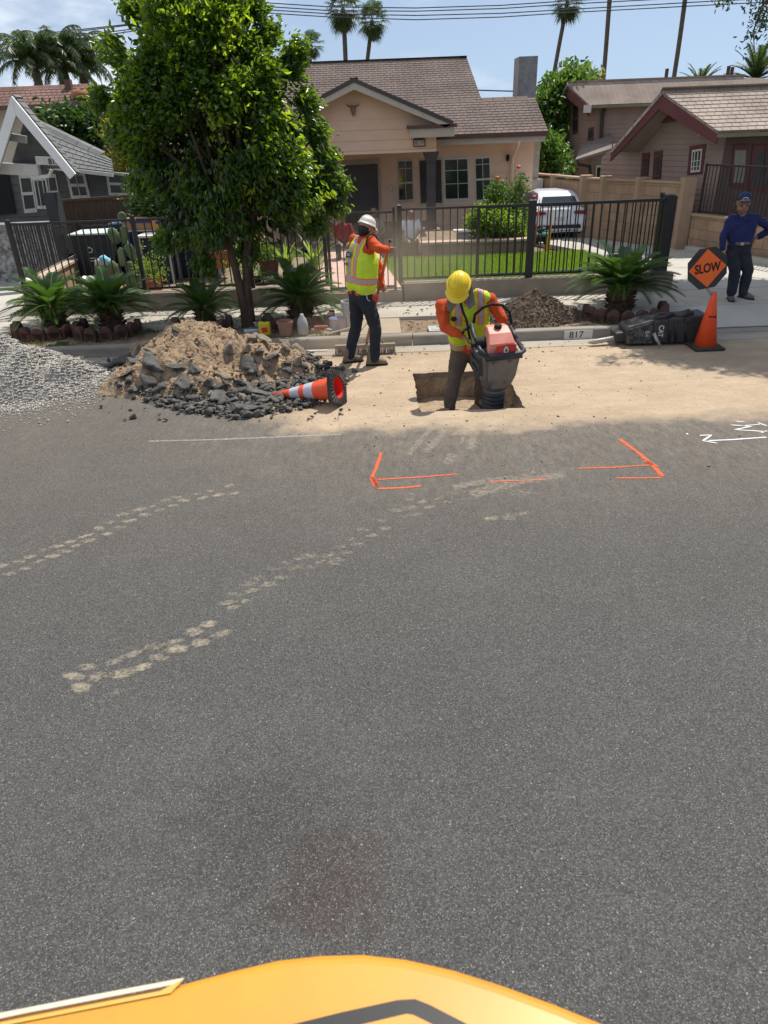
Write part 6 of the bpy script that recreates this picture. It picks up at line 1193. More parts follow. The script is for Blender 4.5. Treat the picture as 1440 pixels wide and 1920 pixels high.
# cone with the SLOW paddle
cb = G(1321, 652); cb = V((cb.x, cb.y, 0)); t = thing('traffic_cone', 'tall plain orange traffic cone standing on the road, holding the SLOW paddle', 'traffic cone', cb)
MB().lathe([(.148, .035), (.030, .71), (.026, .73), (.018, .725)], cb, 28).build('cone_body', CO, t, True); MB().box(cb+V((0, 0, .02)), (.40, .38, .04)).build('base', RUB, t, False, .015)
w = MB()
for k, (a, b) in enumerate((((-.055, .44), (-.03, .42)), ((-.03, .42), (-.025, .44)), ((-.015, .42), (.01, .435)), ((.01, .435), (.03, .415)), ((.03, .415), (.05, .437)), ((-.05, .425), (.045, .428)))):
    f_ = lambda u, z: cb+V((u, -math.sqrt(max(0, (.155-.118*(z-.035)/.675)**2-u*u))-.0, z)); w.bar(f_(*a), f_(*b), .004, .010)
w.build('marker_scribble', BLK_, t)
sc = P(1326, 503, cb.y-.02); t = thing('slow_sign', 'octagonal paddle sign with an orange diamond reading SLOW, stuck in the cone', 'sign', (cb.x, cb.y, .7)); Ms = frame(sc, V((math.cos(R(12)), -.12, math.sin(R(8)))), V((.0, -1, .06)))
hw = .262; mb = MB(); mb.prism([Ms @ V((hw*1.02*math.cos(R(22.5+45*k)), hw*1.02*math.sin(R(22.5+45*k)), 0)) for k in range(8)], Ms.to_3x3() @ V((0, 0, .006))); mb.build('octagon', mat('sign_black', (.02, .02, .022), (.03, .03, .03), 8, .5), t)
mb = MB(); mb.prism([Ms @ V((.235*math.cos(R(90*k)), .235*math.sin(R(90*k)), .0062)) for k in range(4)], Ms.to_3x3() @ V((0, 0, .004))); mb.build('diamond', mat('sign_orange', (.75, .13, .02), (.66, .11, .018), 3, .5), t)
text('SLOW', .155, Ms @ Matrix.Translation((0, 0, .0115)), BLK_, t, 'lettering', sx=.74, bold=.004); MB().tube([sc+V((.0, .012, -.20)), cb+V((0, 0, .66))], .017, 10).build('handle', mat('pole_gray', (.3, .28, .26)), t, True); mb = MB(); mb.prism([sc+V((.005, -.012, -.235)), sc+V((.045, -.012, -.235)), sc+V((.02, -.014, -.12))], (0, -.006, 0)); mb.build('handle_wedge', mat('pole_gray', (.3, .28, .26)), t)
# rammer
F0 = V((1.315, 7.86, -.31)); tp_ = P(932, 640, 7.72); zz = (tp_-F0).normalized(); Mr = Matrix.Translation(F0) @ Matrix((V((1, 0, 0)), zz.cross(V((1, 0, 0))).normalized(), zz)).transposed().to_4x4() @ Matrix.Rotation(R(8), 4, 'Z')
t = thing('rammer', 'dusty gray and red rammer with black bellows, held by the man in yellow hat', 'rammer', F0); DG = mat('dusty_gray', (.17, .15, .13), (.085, .08, .078), 5, .7, .002, 40); DKB = mat('dark_blue_black', (.03, .034, .045), (.02, .022, .028), 8, .5); RD = mat('faded_red', (.66, .27, .20), (.52, .14, .10), 5, .5); RD2 = mat('rammer_red', (.55, .045, .03), None, 8, .45)
def rp(nm, m, fn, sm=False, bevel=0., parent=None): mb = MB(); fn(mb); return part_m(mb, nm, m, Mr, parent or t, sm, bevel)
rp('foot', mat('steel', (.2, .19, .18), metal=.6, rough=.5), lambda b: b.box((0, -.03, .035), (.26, .33, .05)), bevel=.015)
pr = [(.10, .06)]
for i in range(6): z = .075+i*.05; pr += [(.108, z), (.132, z+.014), (.132, z+.026), (.108, z+.042)]
pr += [(.10, .385)]; rp('bellows', DKB, lambda b: b.lathe(pr, n=28), True); rp('clamp', DG, lambda b: b.lathe([(.105, .375), (.125, .375), (.125, .405), (.105, .405)], n=28), 'auto')
def body_(b):
    secs = [(.40, .12, .10), (.47, .165, .13), (.58, .205, .15), (.78, .23, .165), (.86, .235, .17)]; vs = []
    for z, w, d in secs:
        for x, y in ((-1, -.8), (-.75, -1), (.75, -1), (1, -.8), (1, .8), (.75, 1), (-.75, 1), (-1, .8)): vs.append((x*w, y*d, z))
    n = 8; fs = [(i*n+j, i*n+(j+1) % n, (i+1)*n+(j+1) % n, (i+1)*n+j) for i in range(4) for j in range(n)]+[tuple(range(7, -1, -1)), tuple(range(32, 40))]; b.add(vs, fs)
rp('housing', DG, body_, bevel=.012)
rp('front_plate', mat('plate_gray', (.23, .205, .175), (.15, .135, .12), 4, .75), lambda b: b.prism([(-.14, -.172, .82), (.175, -.172, .82), (.16, -.155, .58), (.09, -.128, .45), (-.07, -.128, .45), (-.13, -.155, .58)], (0, -.012, 0)), bevel=.006)
for x, z in ((-.085, .79), (.10, .79), (-.075, .53), (.075, .53)): rp('bolt', MT['steel'], lambda b: b.lathe([(.016, 0), (.016, .012), (.006, .014)], (x, -.187+(.79-z)*.11, z), 10, Matrix.Rotation(R(90), 3, 'X')), True)
rp('side_shroud', DKB, lambda b: (b.box((-.215, .0, .74), (.05, .30, .22)), b.box((-.19, .02, .60), (.04, .22, .16)), b.tube([(-.245, -.13, .80), (-.25, .05, .76), (-.245, .14, .78)], .022, 8), b.tube([(-.24, -.10, .69), (-.25, .08, .69)], .02, 8)), bevel=.012)
rp('roll_frame', DKB, lambda b: (b.tube([(-.16, -.225, .895), (.20, -.225, .895), (.255, -.17, .895), (.265, .10, .90)], .026, 10), b.tube([(-.16, -.225, .895), (-.225, -.12, .93), (-.245, .1, 1.03), (-.245, .20, 1.10)], .024, 10), b.tube([(.265, .10, .9), (.24, .3, .98)], .024, 10), b.box((.02, -.2, .87), (.40, .08, .05))), True)
def eng(b):
    P0 = [(-.17, -.19, .90), (.18, -.19, .90), (.18, -.195, 1.0), (-.17, -.195, 1.0)]; vs = []
    for y, z1, w in ((-.20, .97, .165), (-.185, 1.01, .16), (-.09, 1.09, .145), (.02, 1.125, .135), (.12, 1.11, .125)):
        vs += [(-w+.005, y, .89), (-w, y, (z1+.89)/2+.02), (-w*.86, y, z1), (w*.86, y, z1), (w, y, (z1+.89)/2+.02), (w-.005, y, .89)]
    b.add(vs, [(i*6+j, i*6+(j+1) % 6, (i+1)*6+(j+1) % 6, (i+1)*6+j) for i in range(4) for j in range(6)]+[(5, 4, 3, 2, 1, 0), tuple(range(24, 30))])
ec = rp('engine_cover', RD, eng, False, .018); rp('red_label', RD2, lambda b: b.prism([(-.08, -.212, .92), (.155, -.212, .92), (.15, -.207, 1.0), (.06, -.205, 1.012), (-.07, -.207, 1.0)], (0, -.006, 0)), parent=ec)
rp('emblem', WHT, lambda b: (b.box((.035, -.222, .945), (.05, .004, .05)), b.box((.035, -.222, .982), (.03, .004, .012))), parent=ec); rp('emblem_mark', BLK_, lambda b: (b.box((.030, -.2255, .945), (.008, .003, .032)), b.box((.043, -.2255, .945), (.008, .003, .032)), b.box((.036, -.2255, .945), (.016, .0028, .008))), parent=ec)
rp('fuel_cap', BLK_, lambda b: (b.lathe([(.04, 0), (.042, .03), (.03, .04)], (0, .0, 1.115), 14), b.tube([(.06, .02, 1.11), (.10, -.06, 1.09)], .008, 6)), True); rp('air_filter', BLK_, lambda b: (b.lathe([(.06, -.06), (.065, 0), (.06, .06)], (-.19, -.02, .97), 14, Matrix.Rotation(R(90), 3, 'Y')), b.lathe([(.025, -.1), (.03, -.05)], (-.205, -.05, .97), 10, Matrix.Rotation(R(90), 3, 'Y'))), 'auto')
rp('handle', BLK_, lambda b: (b.tube([(-.21, .22, 1.10), (-.19, .26, 1.18), (-.10, .27, 1.25), (.0, .27, 1.28), (.12, .26, 1.26), (.20, .24, 1.18), (.23, .24, 1.05)], .017, 10), b.tube([(-.22, .2, 1.08), (-.33, .18, 1.05), (-.36, .12, 1.04)], .017, 8)), True)
# hydraulic breaker
YK = 9.62; t = thing('hydraulic_breaker', 'black hydraulic breaker attachment lying on the road by the kerb, chisel pointing left', 'hydraulic breaker', (3.9, 9.7, 0)); BK = mat('breaker_black', (.028, .028, .030), (.05, .046, .042), 9, .5, .003, 30); STL = mat('chisel_steel', (.42, .38, .34), (.3, .27, .24), 9, .4, metal=.5)
c1 = P(1102, 643, YK); c2 = P(1168, 631, YK+.06); c1.z = max(c1.z, .02); ch = MB(); ch.tube([c1, c1.lerp(c2, .16), c1.lerp(c2, .9), c2.lerp(c1, -.2)], [.006, .034, .036, .036], 16); ch.build('chisel', STL, t, True)
def slabpx(pts, Y, d, nm, m, bev=.02): return MB().prism([P(x, y, Y) for x, y in pts], (0, d, 0)).build(nm, m, t, False, bev)
slabpx([(1154, 643), (1154, 625), (1175, 622), (1176, 642)], YK-.03, .24, 'nose', BK); h1 = slabpx([(1174, 646), (1174, 618), (1180, 613), (1222, 601), (1330, 590), (1332, 642)], YK-.10, .36, 'side_plate', BK, .025)
MB().prism([P(x, y, YK-.115) for x, y in ((1176, 645), (1176, 619), (1224, 604), (1224, 644))], (0, .02, 0)).build('front_panel', mat('scuffed', (.09, .09, .09), (.02, .02, .02), 14, .6, contrast=.08), t, False, .006)
MB().prism([P(x, y, YK-.118) for x, y in ((1226, 643), (1226, 605), (1246, 601), (1250, 610), (1250, 632), (1246, 641))], (0, .02, 0)).build('centre_panel', BK, t, False, .008)
q = P(1213, 626, YK-.12); text('B4', .085, frame(q, -Z3, -Y3), MT['silver_band'], t, 'model_lettering', sx=.9); q = P(1239, 621, YK-.125); text('CAT', .095, frame(q, -Z3, -Y3), WHT, t, 'lettering', sx=.85, bold=.002)
for x in (1256, 1268, 1286): MB().tube([P(x, 600, YK-.10), P(x-1, 641, YK-.12)], .016, 8).build('tie_rod', IRON, t, True)
MB().tube([P(1226, 625, YK-.17), P(1231, 636, YK-.21), P(1238, 648, YK-.24)], [.022, .022, .018], 10).build('hose_coupling', STL, t, True); MB().box(P(1284, 595, YK), (.07, .3, .06)).build('bracket', BK, t, bevel=.01)
hs = MB(); hs.tube([P(1222, 640, YK+.1), P(1224, 600, YK), P(1236, 589, YK), P(1256, 588, YK+.05), P(1272, 592, YK), P(1290, 590, YK), P(1300, 586, YK)], .028, 10); hs.tube([P(1226, 606, YK-.08), P(1232, 596, YK-.05), P(1248, 593, YK-.1), P(1262, 588, YK+.1)], .026, 10); hs.build('hose', RUB, t, True)
MB().tube([P(1266, 595, YK), P(1280, 589, YK-.04), P(1294, 583, YK-.05)], [.045, .05, .035], 12).build('coupling', BK, t, True)
# ================================================================ THINGS ALONG THE KERB
PLW = mat('white_plastic', (.42, .41, .38), (.42, .40, .36), 6, .5); q = G(661, 627, .15); q.y = 10.6; q.x = P(661, 620, 10.6).x; q.z = .15
t = thing('bucket', 'white plastic bucket on the kerb behind the legs of the broom man', 'bucket', q); MB().lathe([(.115, 0), (.128, .22), (.14, .225), (.14, .245), (.132, .25), (.135, .29), (.146, .295), (.146, .315), (.138, .36), (.15, .365), (.15, .38), (.138, .38), (.128, .3), (.12, .03)], q, 26).build('pail', PLW, t, 'auto'); MB().tube([q+V((.15*math.cos(a), -.14*math.sin(a)*.7, .33-.14*math.sin(a))) for a in [i*math.pi/10 for i in range(11)]], .004, 5).build('handle', MT['metal'], t)
q = P(498, 630, 10.35); q.z = .14; t = thing('yellow_bag', 'crumpled yellow bag with dark rubbish on the kerb under the tree', 'bag', q); bg_ = MB(); bg_.box(q+V((0, 0, .1)), (.17, .11, .2)); b = bg_.build('bag', mat('yellow_bag', (.62, .55, .03), (.5, .42, .02), 9, .6, .01, 12), t, False, .03); MB().prism([q+V((x, -.058, z)) for x, z in ((-.03, .05), (.05, .06), (.04, .13), (-.04, .12))], (0, -.002, 0)).build('print', CRED, t); v, f = PB2[4]; o = rawmesh('contents', v*[.06, .04, .05], f, BLK_, t); o.location += q+V((0, 0, .21))
q = P(537, 632, 10.33); q.z = .14; t = thing('plant_pot', 'terracotta basket pot with dark filling on the kerb, right of the yellow bag', 'pot', q); MB().lathe([(.085, 0), (.115, .17), (.122, .17), (.122, .2), (.105, .2), (.1, .15)], q, 18).build('pot', mat('pink_clay', (.33, .19, .14), (.25, .14, .1), 6), t, 'auto')
q = P(569, 630, 10.33); q.z = .14; t = thing('plastic_jug', 'frosted white plastic jug standing on the kerb', 'jug', q); MB().lathe([(.07, 0), (.08, .02), (.078, .16), (.06, .22), (.03, .26), (.026, .29), (.01, .292)], q, 20).build('jug', mat('frosted', (.36, .38, .36), (.30, .32, .30), 5, .3), t, True)
for x, m, lab in ((628, mat('can_silver', (.42, .42, .44), (.3, .3, .32), 9, .35, metal=.4), 'silver paint can with blue lid on the kerb beside the bucket'), (640, mat('can_label', (.45, .4, .4), (.35, .2, .2), 9, .5), 'labelled paint can behind the silver one beside the bucket')):
    q = P(x, 622, 10.5); q.z = .15; t = thing('paint_can', lab, 'paint can', q, 'paint cans by the bucket'); MB().lathe([(.075, 0), (.078, .01), (.075, .015), (.075, .15), (.08, .16), (.075, .165)], q, 20).build('can', m, t, 'auto'); MB().lathe([(.07, .16), (.07, .17), (.05, .168)], q, 18).build('lid', mat('blue_lid', (.12, .2, .45), None, 8, .4), t, True)
q = P(603, 634, 10.35); q.z = .16; t = thing('hand_tool', 'small red and white tool lying on the kerb left of the paint cans', 'tool', q); MB().tube([q+V((-.14, 0, .03)), q+V((.0, .02, .04)), q+V((.16, -.02, .02))], .018, 8).build('handle', PLW, t, True); MB().box(q+V((0, .03, .05)), (.2, .08, .06)).build('head', mat('dull_red', (.3, .06, .04)), t, False, .015); 
q = P(632, 636, 10.2); q.z = .165; tag(MB().tube([q+V((-.14, -.03, 0)), q+V((.22, .07, .06))], .012, 6).build('wooden_stick', mat('pale_wood', (.48, .42, .34))), 'pale wooden stick leaning on the kerb by the paint cans', 'stick')
for x, y, lab in ((470, 616, 'clear plastic bottle lying at the foot of the street tree'), (478, 632, 'blue and white wrapper bundle on the kerb left of the yellow bag')):
    q = P(x, y, 10.4); q.z = .16; t = thing('litter', lab, 'litter', q); MB().tube([q+V((-.1, 0, .03)), q+V((.05, .01, .03)), q+V((.11, .01, .03))], [.035, .035, .014], 12).build('bottle', mat('blue_clear', (.35, .42, .52), (.22, .28, .4), 30, .2), t, True)
tag(MB().box(G(580, 664)+V((0, .12, .012)), (.5, .05, .012), Matrix.Rotation(-.03, 3, 'Z')).build('white_board', WHT, None), 'thin white strip lying in the gutter below the jug', 'strip')
# meter box in the parkway
q = G(834, 616, .15); t = thing('meter_box', 'concrete water meter box lid in the bare strip behind the man in the trench', 'meter box', (q.x, q.y, .15)); MB().box((q.x, q.y, .14), (.48, .30, .05)).build('frame', mat('pale_concrete', (.48, .47, .42), (.4, .39, .35), 8), t, False, .012); MB().box((q.x, q.y, .167), (.40, .225, .006)).build('lid', mat('lid_concrete', (.40, .40, .36), (.33, .33, .30), 8), t); MB().box((q.x-.07, q.y+.04, .172), (.09, .018, .005)).build('slot', DARK, t)
# painted house number on the kerb
x0 = P(1058, 628, KY).x; x1 = P(1111, 625, KY).x; t = thing('kerb_number', 'white painted panel with black house number 817 on the kerb face', 'house number', ((x0+x1)/2, KY, .07)); MB().box(((x0+x1)/2, KY-.001, .063), (x1-x0, .008, .122)).build('panel', WHT, t); text('817', .125, frame(V(((x0+x1)/2-.03, KY-.0075, .064)), X3, -Y3), BLK_, t, 'digits', sx=1.1, depth=.001)
# ================================================================ THE YARD CLUTTER
def bin_(label, x, y, Y, w, h_, body, lid, mark=None, s=1.):
    q = P(x, y, Y); q.z = .22; t = thing('wheelie_bin', label, 'bin', q); MB().prism([q+V((-w*.42, 0, 0)), q+V((w*.42, 0, 0)), q+V((w*.5, 0, h_)), q+V((-w*.5, 0, h_))], (0, w*.9, 0)).build('body', body, t, False, .02)
    MB().prism([q+V((-w*.53, -.03, h_)), q+V((w*.53, -.03, h_)), q+V((w*.53, -.03, h_+.04)), q+V((-w*.53, -.03, h_+.03))], (0, w, 0)).build('lid', lid, t, False, .012)
    for sx_ in (-1, 1): MB().lathe([(.1, -.025), (.1, .025)], q+V((sx_*w*.42, w*.85, .1)), 16, Matrix.Rotation(R(90), 3, 'Y')).build('wheel', RUB, t, True)
    if mark:
        g = MB()
        for k in range(5): a = R(90+72*k); a2 = R(90+72*(k+1)); g.bar(q+V((math.cos(a)*.055-.05, -.004, h_*.68+math.sin(a)*.055)), q+V((math.cos(a2)*.055-.05, -.004, h_*.68+math.sin(a2)*.055)), .004, .016)
        for k in range(2): g.box(q+V((-.04, -.004, h_*.5-.05*k)), (.14, .004, .014))
        g.build('city_emblem', WHT, t)
    return t
bin_('dark wheeled bin with white lid and emblem in the left yard', 180, 500, 14.9, .78, .86, mat('bin_black', (.025, .03, .032)), mat('lid_white', (.55, .62, .58)), True); bin_('dark blue wheeled bin behind the cactus in the left yard', 248, 495, 15.4, .62, .98, mat('bin_blue', (.02, .03, .07)), mat('lid_blue', (.10, .14, .22)))
q = P(196, 516, 13.9); q.z = .22; t = thing('paper_sack', 'brown paper sack stuffed with white and light blue bags before the bin', 'sack', q); MB().prism([q+V((-.16, 0, 0)), q+V((.18, 0, 0)), q+V((.2, 0, .42)), q+V((-.17, 0, .44))], (0, .3, 0)).build('sack', mat('brown_paper', (.22, .13, .09), (.15, .09, .065), 6, .9, .01, 14), t, False, .025); blob('white_bag', [[(q+V((-.08, .1, .46)), .09), (q+V((.08, .1, .46)), .08)]], PLW, t, .015, 2, None, .05); blob('blue_bag', [[(q+V((.02, .06, .55)), .07), (q+V((.12, .05, .48)), .06)]], mat('light_blue', (.25, .55, .70)), t, .015, 2, None, .05)
t = thing('folding_table', 'small folding table in the left yard with cardboard boxes on it', 'table', P(270, 480, 15.0)); tz = P(270, 432, 14.8).z; tx = P(268, 430, 14.8).x; MB().box((tx, 15.0, tz), (.75, .5, .03)).build('top', PLW, t, bevel=.008)
for a in (-.33, .33):
    for b in (14.8, 15.2): MB().tube([(tx+a, b, tz), (tx+a*1.05, b, .23)], .014, 8).build('leg', MT['metal'], t, True)
for i, (dx, w, h_, z, lab) in enumerate(((-.05, .66, .2, 0, 'wide brown cardboard box with purple print on the folding table'), (.30, .15, .17, .0, 'small orange-brown box at the right end of the folding table'))):
    b = MB().box((tx+dx, 14.95-.1*i, tz+.02+h_/2), (w, .34, h_)).build('cardboard_box', mat('cardboard', (.40, .22, .11), (.32, .17, .085), 4, .85) if i == 0 else mat('orange_card', (.55, .26, .08)), None, False, .004); tag(b, lab, 'box', 'boxes on the folding table'); MB().box((tx+dx+.05, 14.95-.1*i-.173, tz+.02+h_*.72), (w*.7, .004, h_*.28)).build('print', mat('purple_print', (.06, .05, .16)), b)
for i, (xa, xb, ya, yb, Y, lab) in enumerate(((274, 312, 446, 520, 14.2, 'dark blue cabinet with white frame in the left yard'), (326, 400, 452, 524, 14.7, 'wide dark blue cabinet with white posts, half hidden under the tree'))):
    A = P(xa, yb, Y); B = P(xb+14, yb, Y); zt = P(xa, ya, Y).z; t = thing('cabinet', lab, 'cabinet', ((A.x+B.x)/2, Y, .25)); MB().box(((A.x+B.x)/2, Y+.25, (zt+.25)/2), (B.x-A.x-.04, .44, zt-.29)).build('panel', mat('navy_panel', (.018, .025, .065), (.012, .016, .045), 4, .6), t)
    for x in (A.x, B.x):
        for y in (Y, Y+.5): MB().box((x, y, (zt+.23)/2), (.045, .045, zt-.23)).build('post', PLW, t)
    MB().box(((A.x+B.x)/2, Y+.25, zt+.02), (B.x-A.x+.1, .58, .04)).build('top', WHT, t, bevel=.006)
# ornament, planter clutter, hydrant post, table by the porch
q = P(619, 512, 14.6); t = thing('flamingo_ornament', 'small pink bird garden ornament behind the gate', 'ornament', q); blob('bird', [[(q+V((0, 0, .08)), .06), (q+V((-.02, 0, .18)), .03), (q+V((-.01, 0, .25)), .028)], [(q+V((-.01, 0, .25)), .03), (q+V((-.06, 0, .24)), .012)]], mat('pink_bird', (.70, .28, .22), None, 6), t, .01, 2); MB().tube([q+V((0, 0, .04)), q+V((0, 0, -.25))], .008, 6).build('leg', MT['metal'], t)
q = P(1027, 470, 16.6); q.z = .17; t = thing('yellow_post', 'yellow tapered safety post by the driveway behind the fence', 'post', q); MB().prism([q+V((-.10, 0, 0)), q+V((.04, 0, 0)), q+V((.05, 0, .45)), q+V((.04, 0, .98)), q+V((.0, 0, .98)), q+V((-.0, 0, .45))], (0, .05, 0)).build('post', mat('yellow_plastic', (.70, .40, .02), (.6, .33, .015), 6, .5), t, False, .012)
q = P(1012, 440, 16.9); t = thing('garden_cart', 'green and dark garden cart beside the yellow post', 'cart', q); MB().box(q, (.42, .35, .07)).build('tray', mat('teal', (.05, .17, .13)), t, bevel=.02); MB().box(q+V((0, 0, -.09)), (.3, .28, .1)).build('chassis', DARK, t, bevel=.02)
for a in (-.13, .13): MB().lathe([(.07, -.02), (.07, .02)], q+V((a, -.12, -.14)), 14, Matrix.Rotation(R(90), 3, 'X')).build('wheel', RUB, t, True)
b = MB(); v, f = PB2[5]; o = rawmesh('load', v*[.11, .1, .07], f, mat('dark_cloth', (.03, .05, .03)), t); o.location += q+V((.03, 0, .09))
q = P(868, 438, 16.2); t = thing('white_bench', 'small white-topped stand on the planter edge behind the fence', 'stand', q); MB().box(q+V((0, 0, .06)), (.42, .2, .05)).build('top', WHT, t, bevel=.015); MB().box(q+V((0, .02, -.05)), (.26, .14, .16)).build('base', mat('gray_blue', (.25, .27, .33)), t)
q = P(1004, 432, 16.5); t = thing('folded_umbrella', 'slim red folded umbrella pole at the end of the planter', 'umbrella', q); 
MB().tube([q+V((0, 0, -.3)), q+V((.05, 0, .62))], [.025, .012], 8).build('pole', mat('salmon', (.55, .18, .12)), t, True)
# ---------------- white car in the driveway, rear towards the camera
cx0 = P(1000, 430, 18.6).x; cx1 = P(1096, 430, 18.6).x; wC = cx1-cx0; s = wC/1.82; co = V(((cx0+cx1)/2, 18.6, .165)); t = thing('parked_car', 'white hatchback parked in the driveway with its rear to the street', 'car', co); CW = mat('car_white', (.72, .74, .78), (.68, .70, .74), 3, .25, coat=.6)
prof = [(0, .28, .80, .86), (.02, .62, .86, .91), (.10, .95, .88, .91), (.16, 1.02, .86, .90), (.5, 1.38, .70, .74), (.75, 1.50, .66, .69), (1.6, 1.54, .66, .69), (2.6, 1.40, .68, .72), (3.3, 1.02, .84, .88), (4.1, .88, .80, .86), (4.3, .6, .74, .8), (4.35, .3, .7, .75)]
vs = []
for y, zt, wt, wb in prof: vs += [tuple(co+V((x*s, y*s, z*s))) for x, z in ((-wb*.96, .24), (-wb, .5), (-wb, min(zt, .88)), (-wt, max(zt-.06, .2)), (-wt*.8, zt), (wt*.8, zt), (wt, max(zt-.06, .2)), (wb, min(zt, .88)), (wb, .5), (wb*.96, .24))]
mb = MB(); n = 10; mb.add(vs, [(i*n+j, i*n+(j+1) % n, (i+1)*n+(j+1) % n, (i+1)*n+j) for i in range(len(prof)-1) for j in range(n)]+[tuple(range(n-1, -1, -1)), tuple((len(prof)-1)*n+j for j in range(n))]); body = mb.build('body', CW, t, True); md = body.modifiers.new('b', 'BEVEL'); md.width = .03*s; md.segments = 2; md.angle_limit = R(25); md2 = body.modifiers.new('w', 'WEIGHTED_NORMAL')
def cq(nm, m, pts, d=(0, -.02, 0), bv=0.): return MB().prism([co+V(p)*s for p in pts], V(d)*s).build(nm, m, t, False, bv)
cq('rear_window', GLASS, [(-.66, .195, 1.06), (.66, .195, 1.06), (.56, .455, 1.34), (-.56, .455, 1.34)], (0, -.022, .016), .004)
for sg_ in (-1, 1):
    cq('tail_light', mat('tail_red', (.35, .01, .01), (.22, .008, .008), 8, .15), [(sg_*.90, .08, .92), (sg_*.90, .08, .78), (sg_*.48, .03, .82), (sg_*.50, .05, .90)], (0, -.05, 0), .008)
    cq('side_window', GLASS, [(sg_*.885, .7, 1.0), (sg_*.875, 2.9, 1.0), (sg_*.72, 2.4, 1.36), (sg_*.72, .9, 1.40)], (sg_*.02, 0, 0))
    for y in (.85, 3.5): MB().lathe([(.2, -.1), (.31, -.1), (.32, -.06), (.32, .06), (.31, .1), (.2, .1)], co+V((sg_*.80, y, .31))*s, 24, Matrix.Rotation(R(90), 3, 'Y') @ Matrix.Diagonal((s, s, s))).build('wheel', RUB, t, 'auto')
cq('bumper', mat('bumper_dark', (.03, .03, .03)), [(-.78, 0, .34), (.78, 0, .34), (.74, 0, .46), (-.74, 0, .46)], (0, -.03, 0), .01); pl_ = cq('number_plate', WHT, [(-.16, .02, .60), (.16, .02, .60), (.16, .03, .75), (-.16, .03, .75)], (0, -.045, 0), .004)
text('8TRK', .075*s, frame(co+V((0, -.028, .675))*s, X3, -Y3), mat('plate_blue', (.05, .07, .2)), pl_, 'plate_lettering') if False else None
cq('badge', MT['metal'], [(-.05, .06, .92), (.05, .06, .92), (.05, .06, .97), (-.05, .06, .97)], (0, -.03, 0)); cq('underside', DARK, [(-.8, .05, .16), (.8, .05, .16), (.8, .05, .28), (-.8, .05, .28)], (0, 4, 0))
# ================================================================ THE MACHINE THE CAMERA STANDS ON
YLW = mat('machine_yellow', (.64, .28, .024), (.52, .225, .03), 5, .4, spec=.5, coat=.15); zt = 1.62; out = [(-60, 1918), (0, 1899), (160, 1868), (335, 1836), (430, 1811), (520, 1790), (600, 1781), (680, 1779), (760, 1788), (850, 1808), (940, 1836), (1040, 1872), (1140, 1912), (1240, 1960), (1300, 2050), (1320, 2400), (-60, 2400)]
t = thing('excavator', 'yellow body panel of the machine the picture is taken from, bottom edge', 'excavator', (0, .4, 0)); top = [G(x, y, zt) for x, y in out]
cen = sum(top, V())/len(top); hood = MB().prism(top, (0, 0, -.5)).build('hood', YLW, t, True, .022, 4); hood.data.polygons.foreach_set('use_smooth', [False]*len(hood.data.polygons))
ins = lambda pts, z: [G(x, y, z) for x, y in pts]
MB().prism(ins([(490, 1935), (640, 1898), (745, 1875), (778, 1873), (806, 1884), (905, 1935)], zt+.004), (0, 0, -.003)).build('recess_band', mat('recess_black', (.015, .015, .015), None, 8, .5), t)  # flat black band laid on the hood as the dark recess line
MB().prism(ins([(640, 1930), (762, 1901), (775, 1903), (830, 1930)], zt+.007), (0, 0, -.003)).build('inner_panel', YLW, t)
MB().prism(ins([(-40, 1918), (60, 1897), (330, 1845), (346, 1833), (160, 1868), (0, 1899), (-50, 1911)], zt+.0015), (0, 0, -.001)).build('decal_edge', mat('decal_white', (.62, .55, .45), (.5, .42, .3), 12, .5), t)
MB().prism(ins([(0, 1918), (300, 1858), (338, 1838), (346, 1834), (320, 1862), (0, 1924)], zt+.0025), (0, 0, -.001)).build('decal_line', mat('decal_gold', (.45, .33, .12), (.6, .35, .03), 20, .5), t)
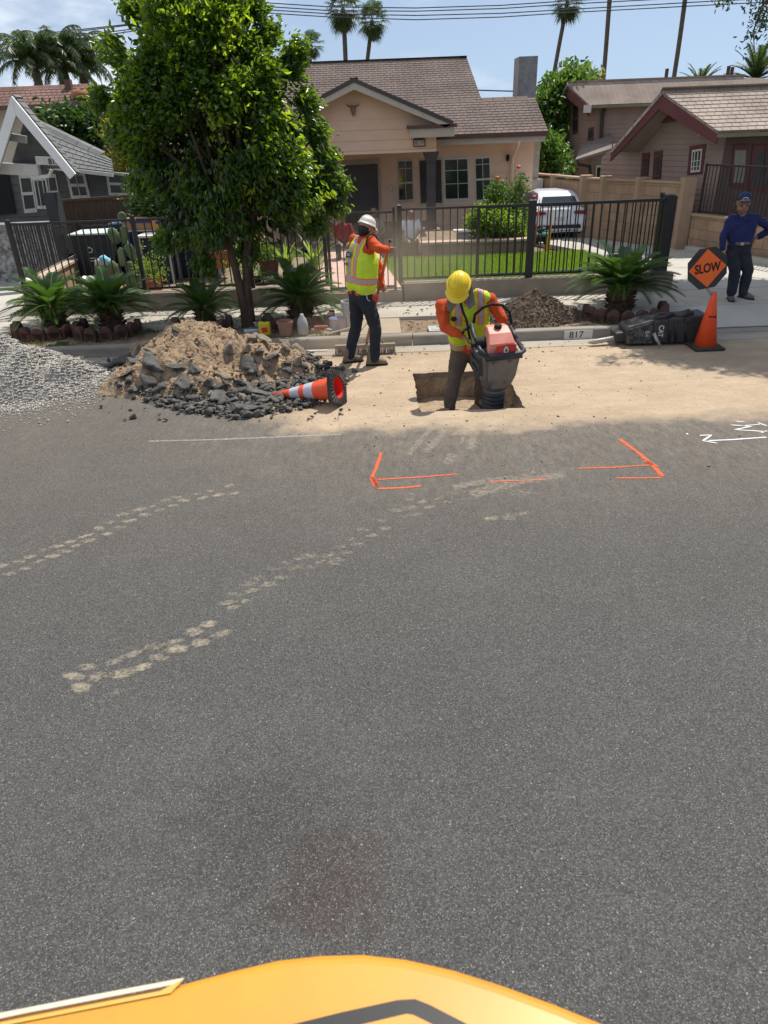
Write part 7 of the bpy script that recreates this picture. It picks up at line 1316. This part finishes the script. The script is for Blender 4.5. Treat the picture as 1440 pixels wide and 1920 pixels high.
# weeds and leaf litter along the planting strip
cs = [V((rnd.uniform(-7, 3.7), rnd.uniform(10.2, 11.05), .12)) for i in range(260)]; cs = [c for c in cs if noise.noise(c*1.7) > -.05 and not -.6 < c.x < .4]
c2 = np.repeat(np.array([tuple(c) for c in cs]), 9, 0); tag(leaves('weeds', c2+nrg.normal(size=c2.shape)*[.03, .03, .004], nrg.normal(size=c2.shape)*[.6, .6, .3]+[0, 0, .8], .05, .35, LFM), 'small weeds and fallen leaves scattered on the planting strip', 'weeds', kind='stuff')
c2 = np.array([(rnd.uniform(-7, 3.7), rnd.uniform(9.4, 12.1), 0) for i in range(700)]); c2[:, 2] = np.where(c2[:, 1] < 10, .006, np.where(c2[:, 1] < 11.05, .13, .166)); tag(leaves('leaf_litter', c2, nrg.normal(size=c2.shape)*[1, 1, .05], .05, .45, mat('dry_leaf', (.20, .13, .06), (.10, .08, .03), 6)), 'dry fallen leaves scattered along the pavement and kerb', 'leaf litter', kind='stuff')
# ================================================================ DUST HANGING OVER THE SWEEPING

def dustmat(den):
    m = bpy.data.materials.new('hanging_dust'); m.use_nodes = True; t = m.node_tree; t.nodes.remove(t.nodes['Principled BSDF']); o = t.nodes['Material Output']
    v = nn(t, 'ShaderNodeVolumePrincipled'); v.inputs['Color'].default_value = (.78, .66, .52, 1); v.inputs['Anisotropy'].default_value = .2
    g = nn(t, 'ShaderNodeTexCoord'); n = nn(t, 'ShaderNodeTexNoise'); n.inputs['Scale'].default_value = 1.6; n.inputs['Detail'].default_value = 3; t.links.new(g.outputs['Object'], n.inputs[0])
    ln = nn(t, 'ShaderNodeVectorMath', operation='LENGTH'); t.links.new(g.outputs['Object'], ln.inputs[0])
    a = nn(t, 'ShaderNodeMapRange'); a.inputs[1].default_value = 1.; a.inputs[2].default_value = .2; t.links.new(ln.outputs['Value'], a.inputs[0])
    b = nn(t, 'ShaderNodeMapRange'); b.inputs[1].default_value = .38; b.inputs[2].default_value = .65; t.links.new(n.outputs[0], b.inputs[0])
    x = nn(t, 'ShaderNodeMath', operation='MULTIPLY'); t.links.new(a.outputs[0], x.inputs[0]); t.links.new(b.outputs[0], x.inputs[1]); y = nn(t, 'ShaderNodeMath', operation='MULTIPLY'); y.inputs[1].default_value = den; t.links.new(x.outputs[0], y.inputs[0]); t.links.new(y.outputs[0], v.inputs['Density']); t.links.new(v.outputs[0], o.inputs['Volume']); return m
for c, sc_, den, lab in (((.3, 10.9, .95), (1.5, 1.3, 1.0), .34, 'thin brown dust hanging in the air behind the broom man and over the fence'), ((-.35, 9.75, .25), (1.1, .6, .38), 1.0, 'low puff of dust raised by the broom at the kerb')):
    b = MB(); b.ball((0, 0, 0), 1, 20); o = b.build('dust_cloud', dustmat(den)); o.location = c; o.scale = sc_; tag(o, lab, 'dust', kind='stuff')
S.cycles.volume_step_rate = 2.; S.cycles.volume_bounces = 1
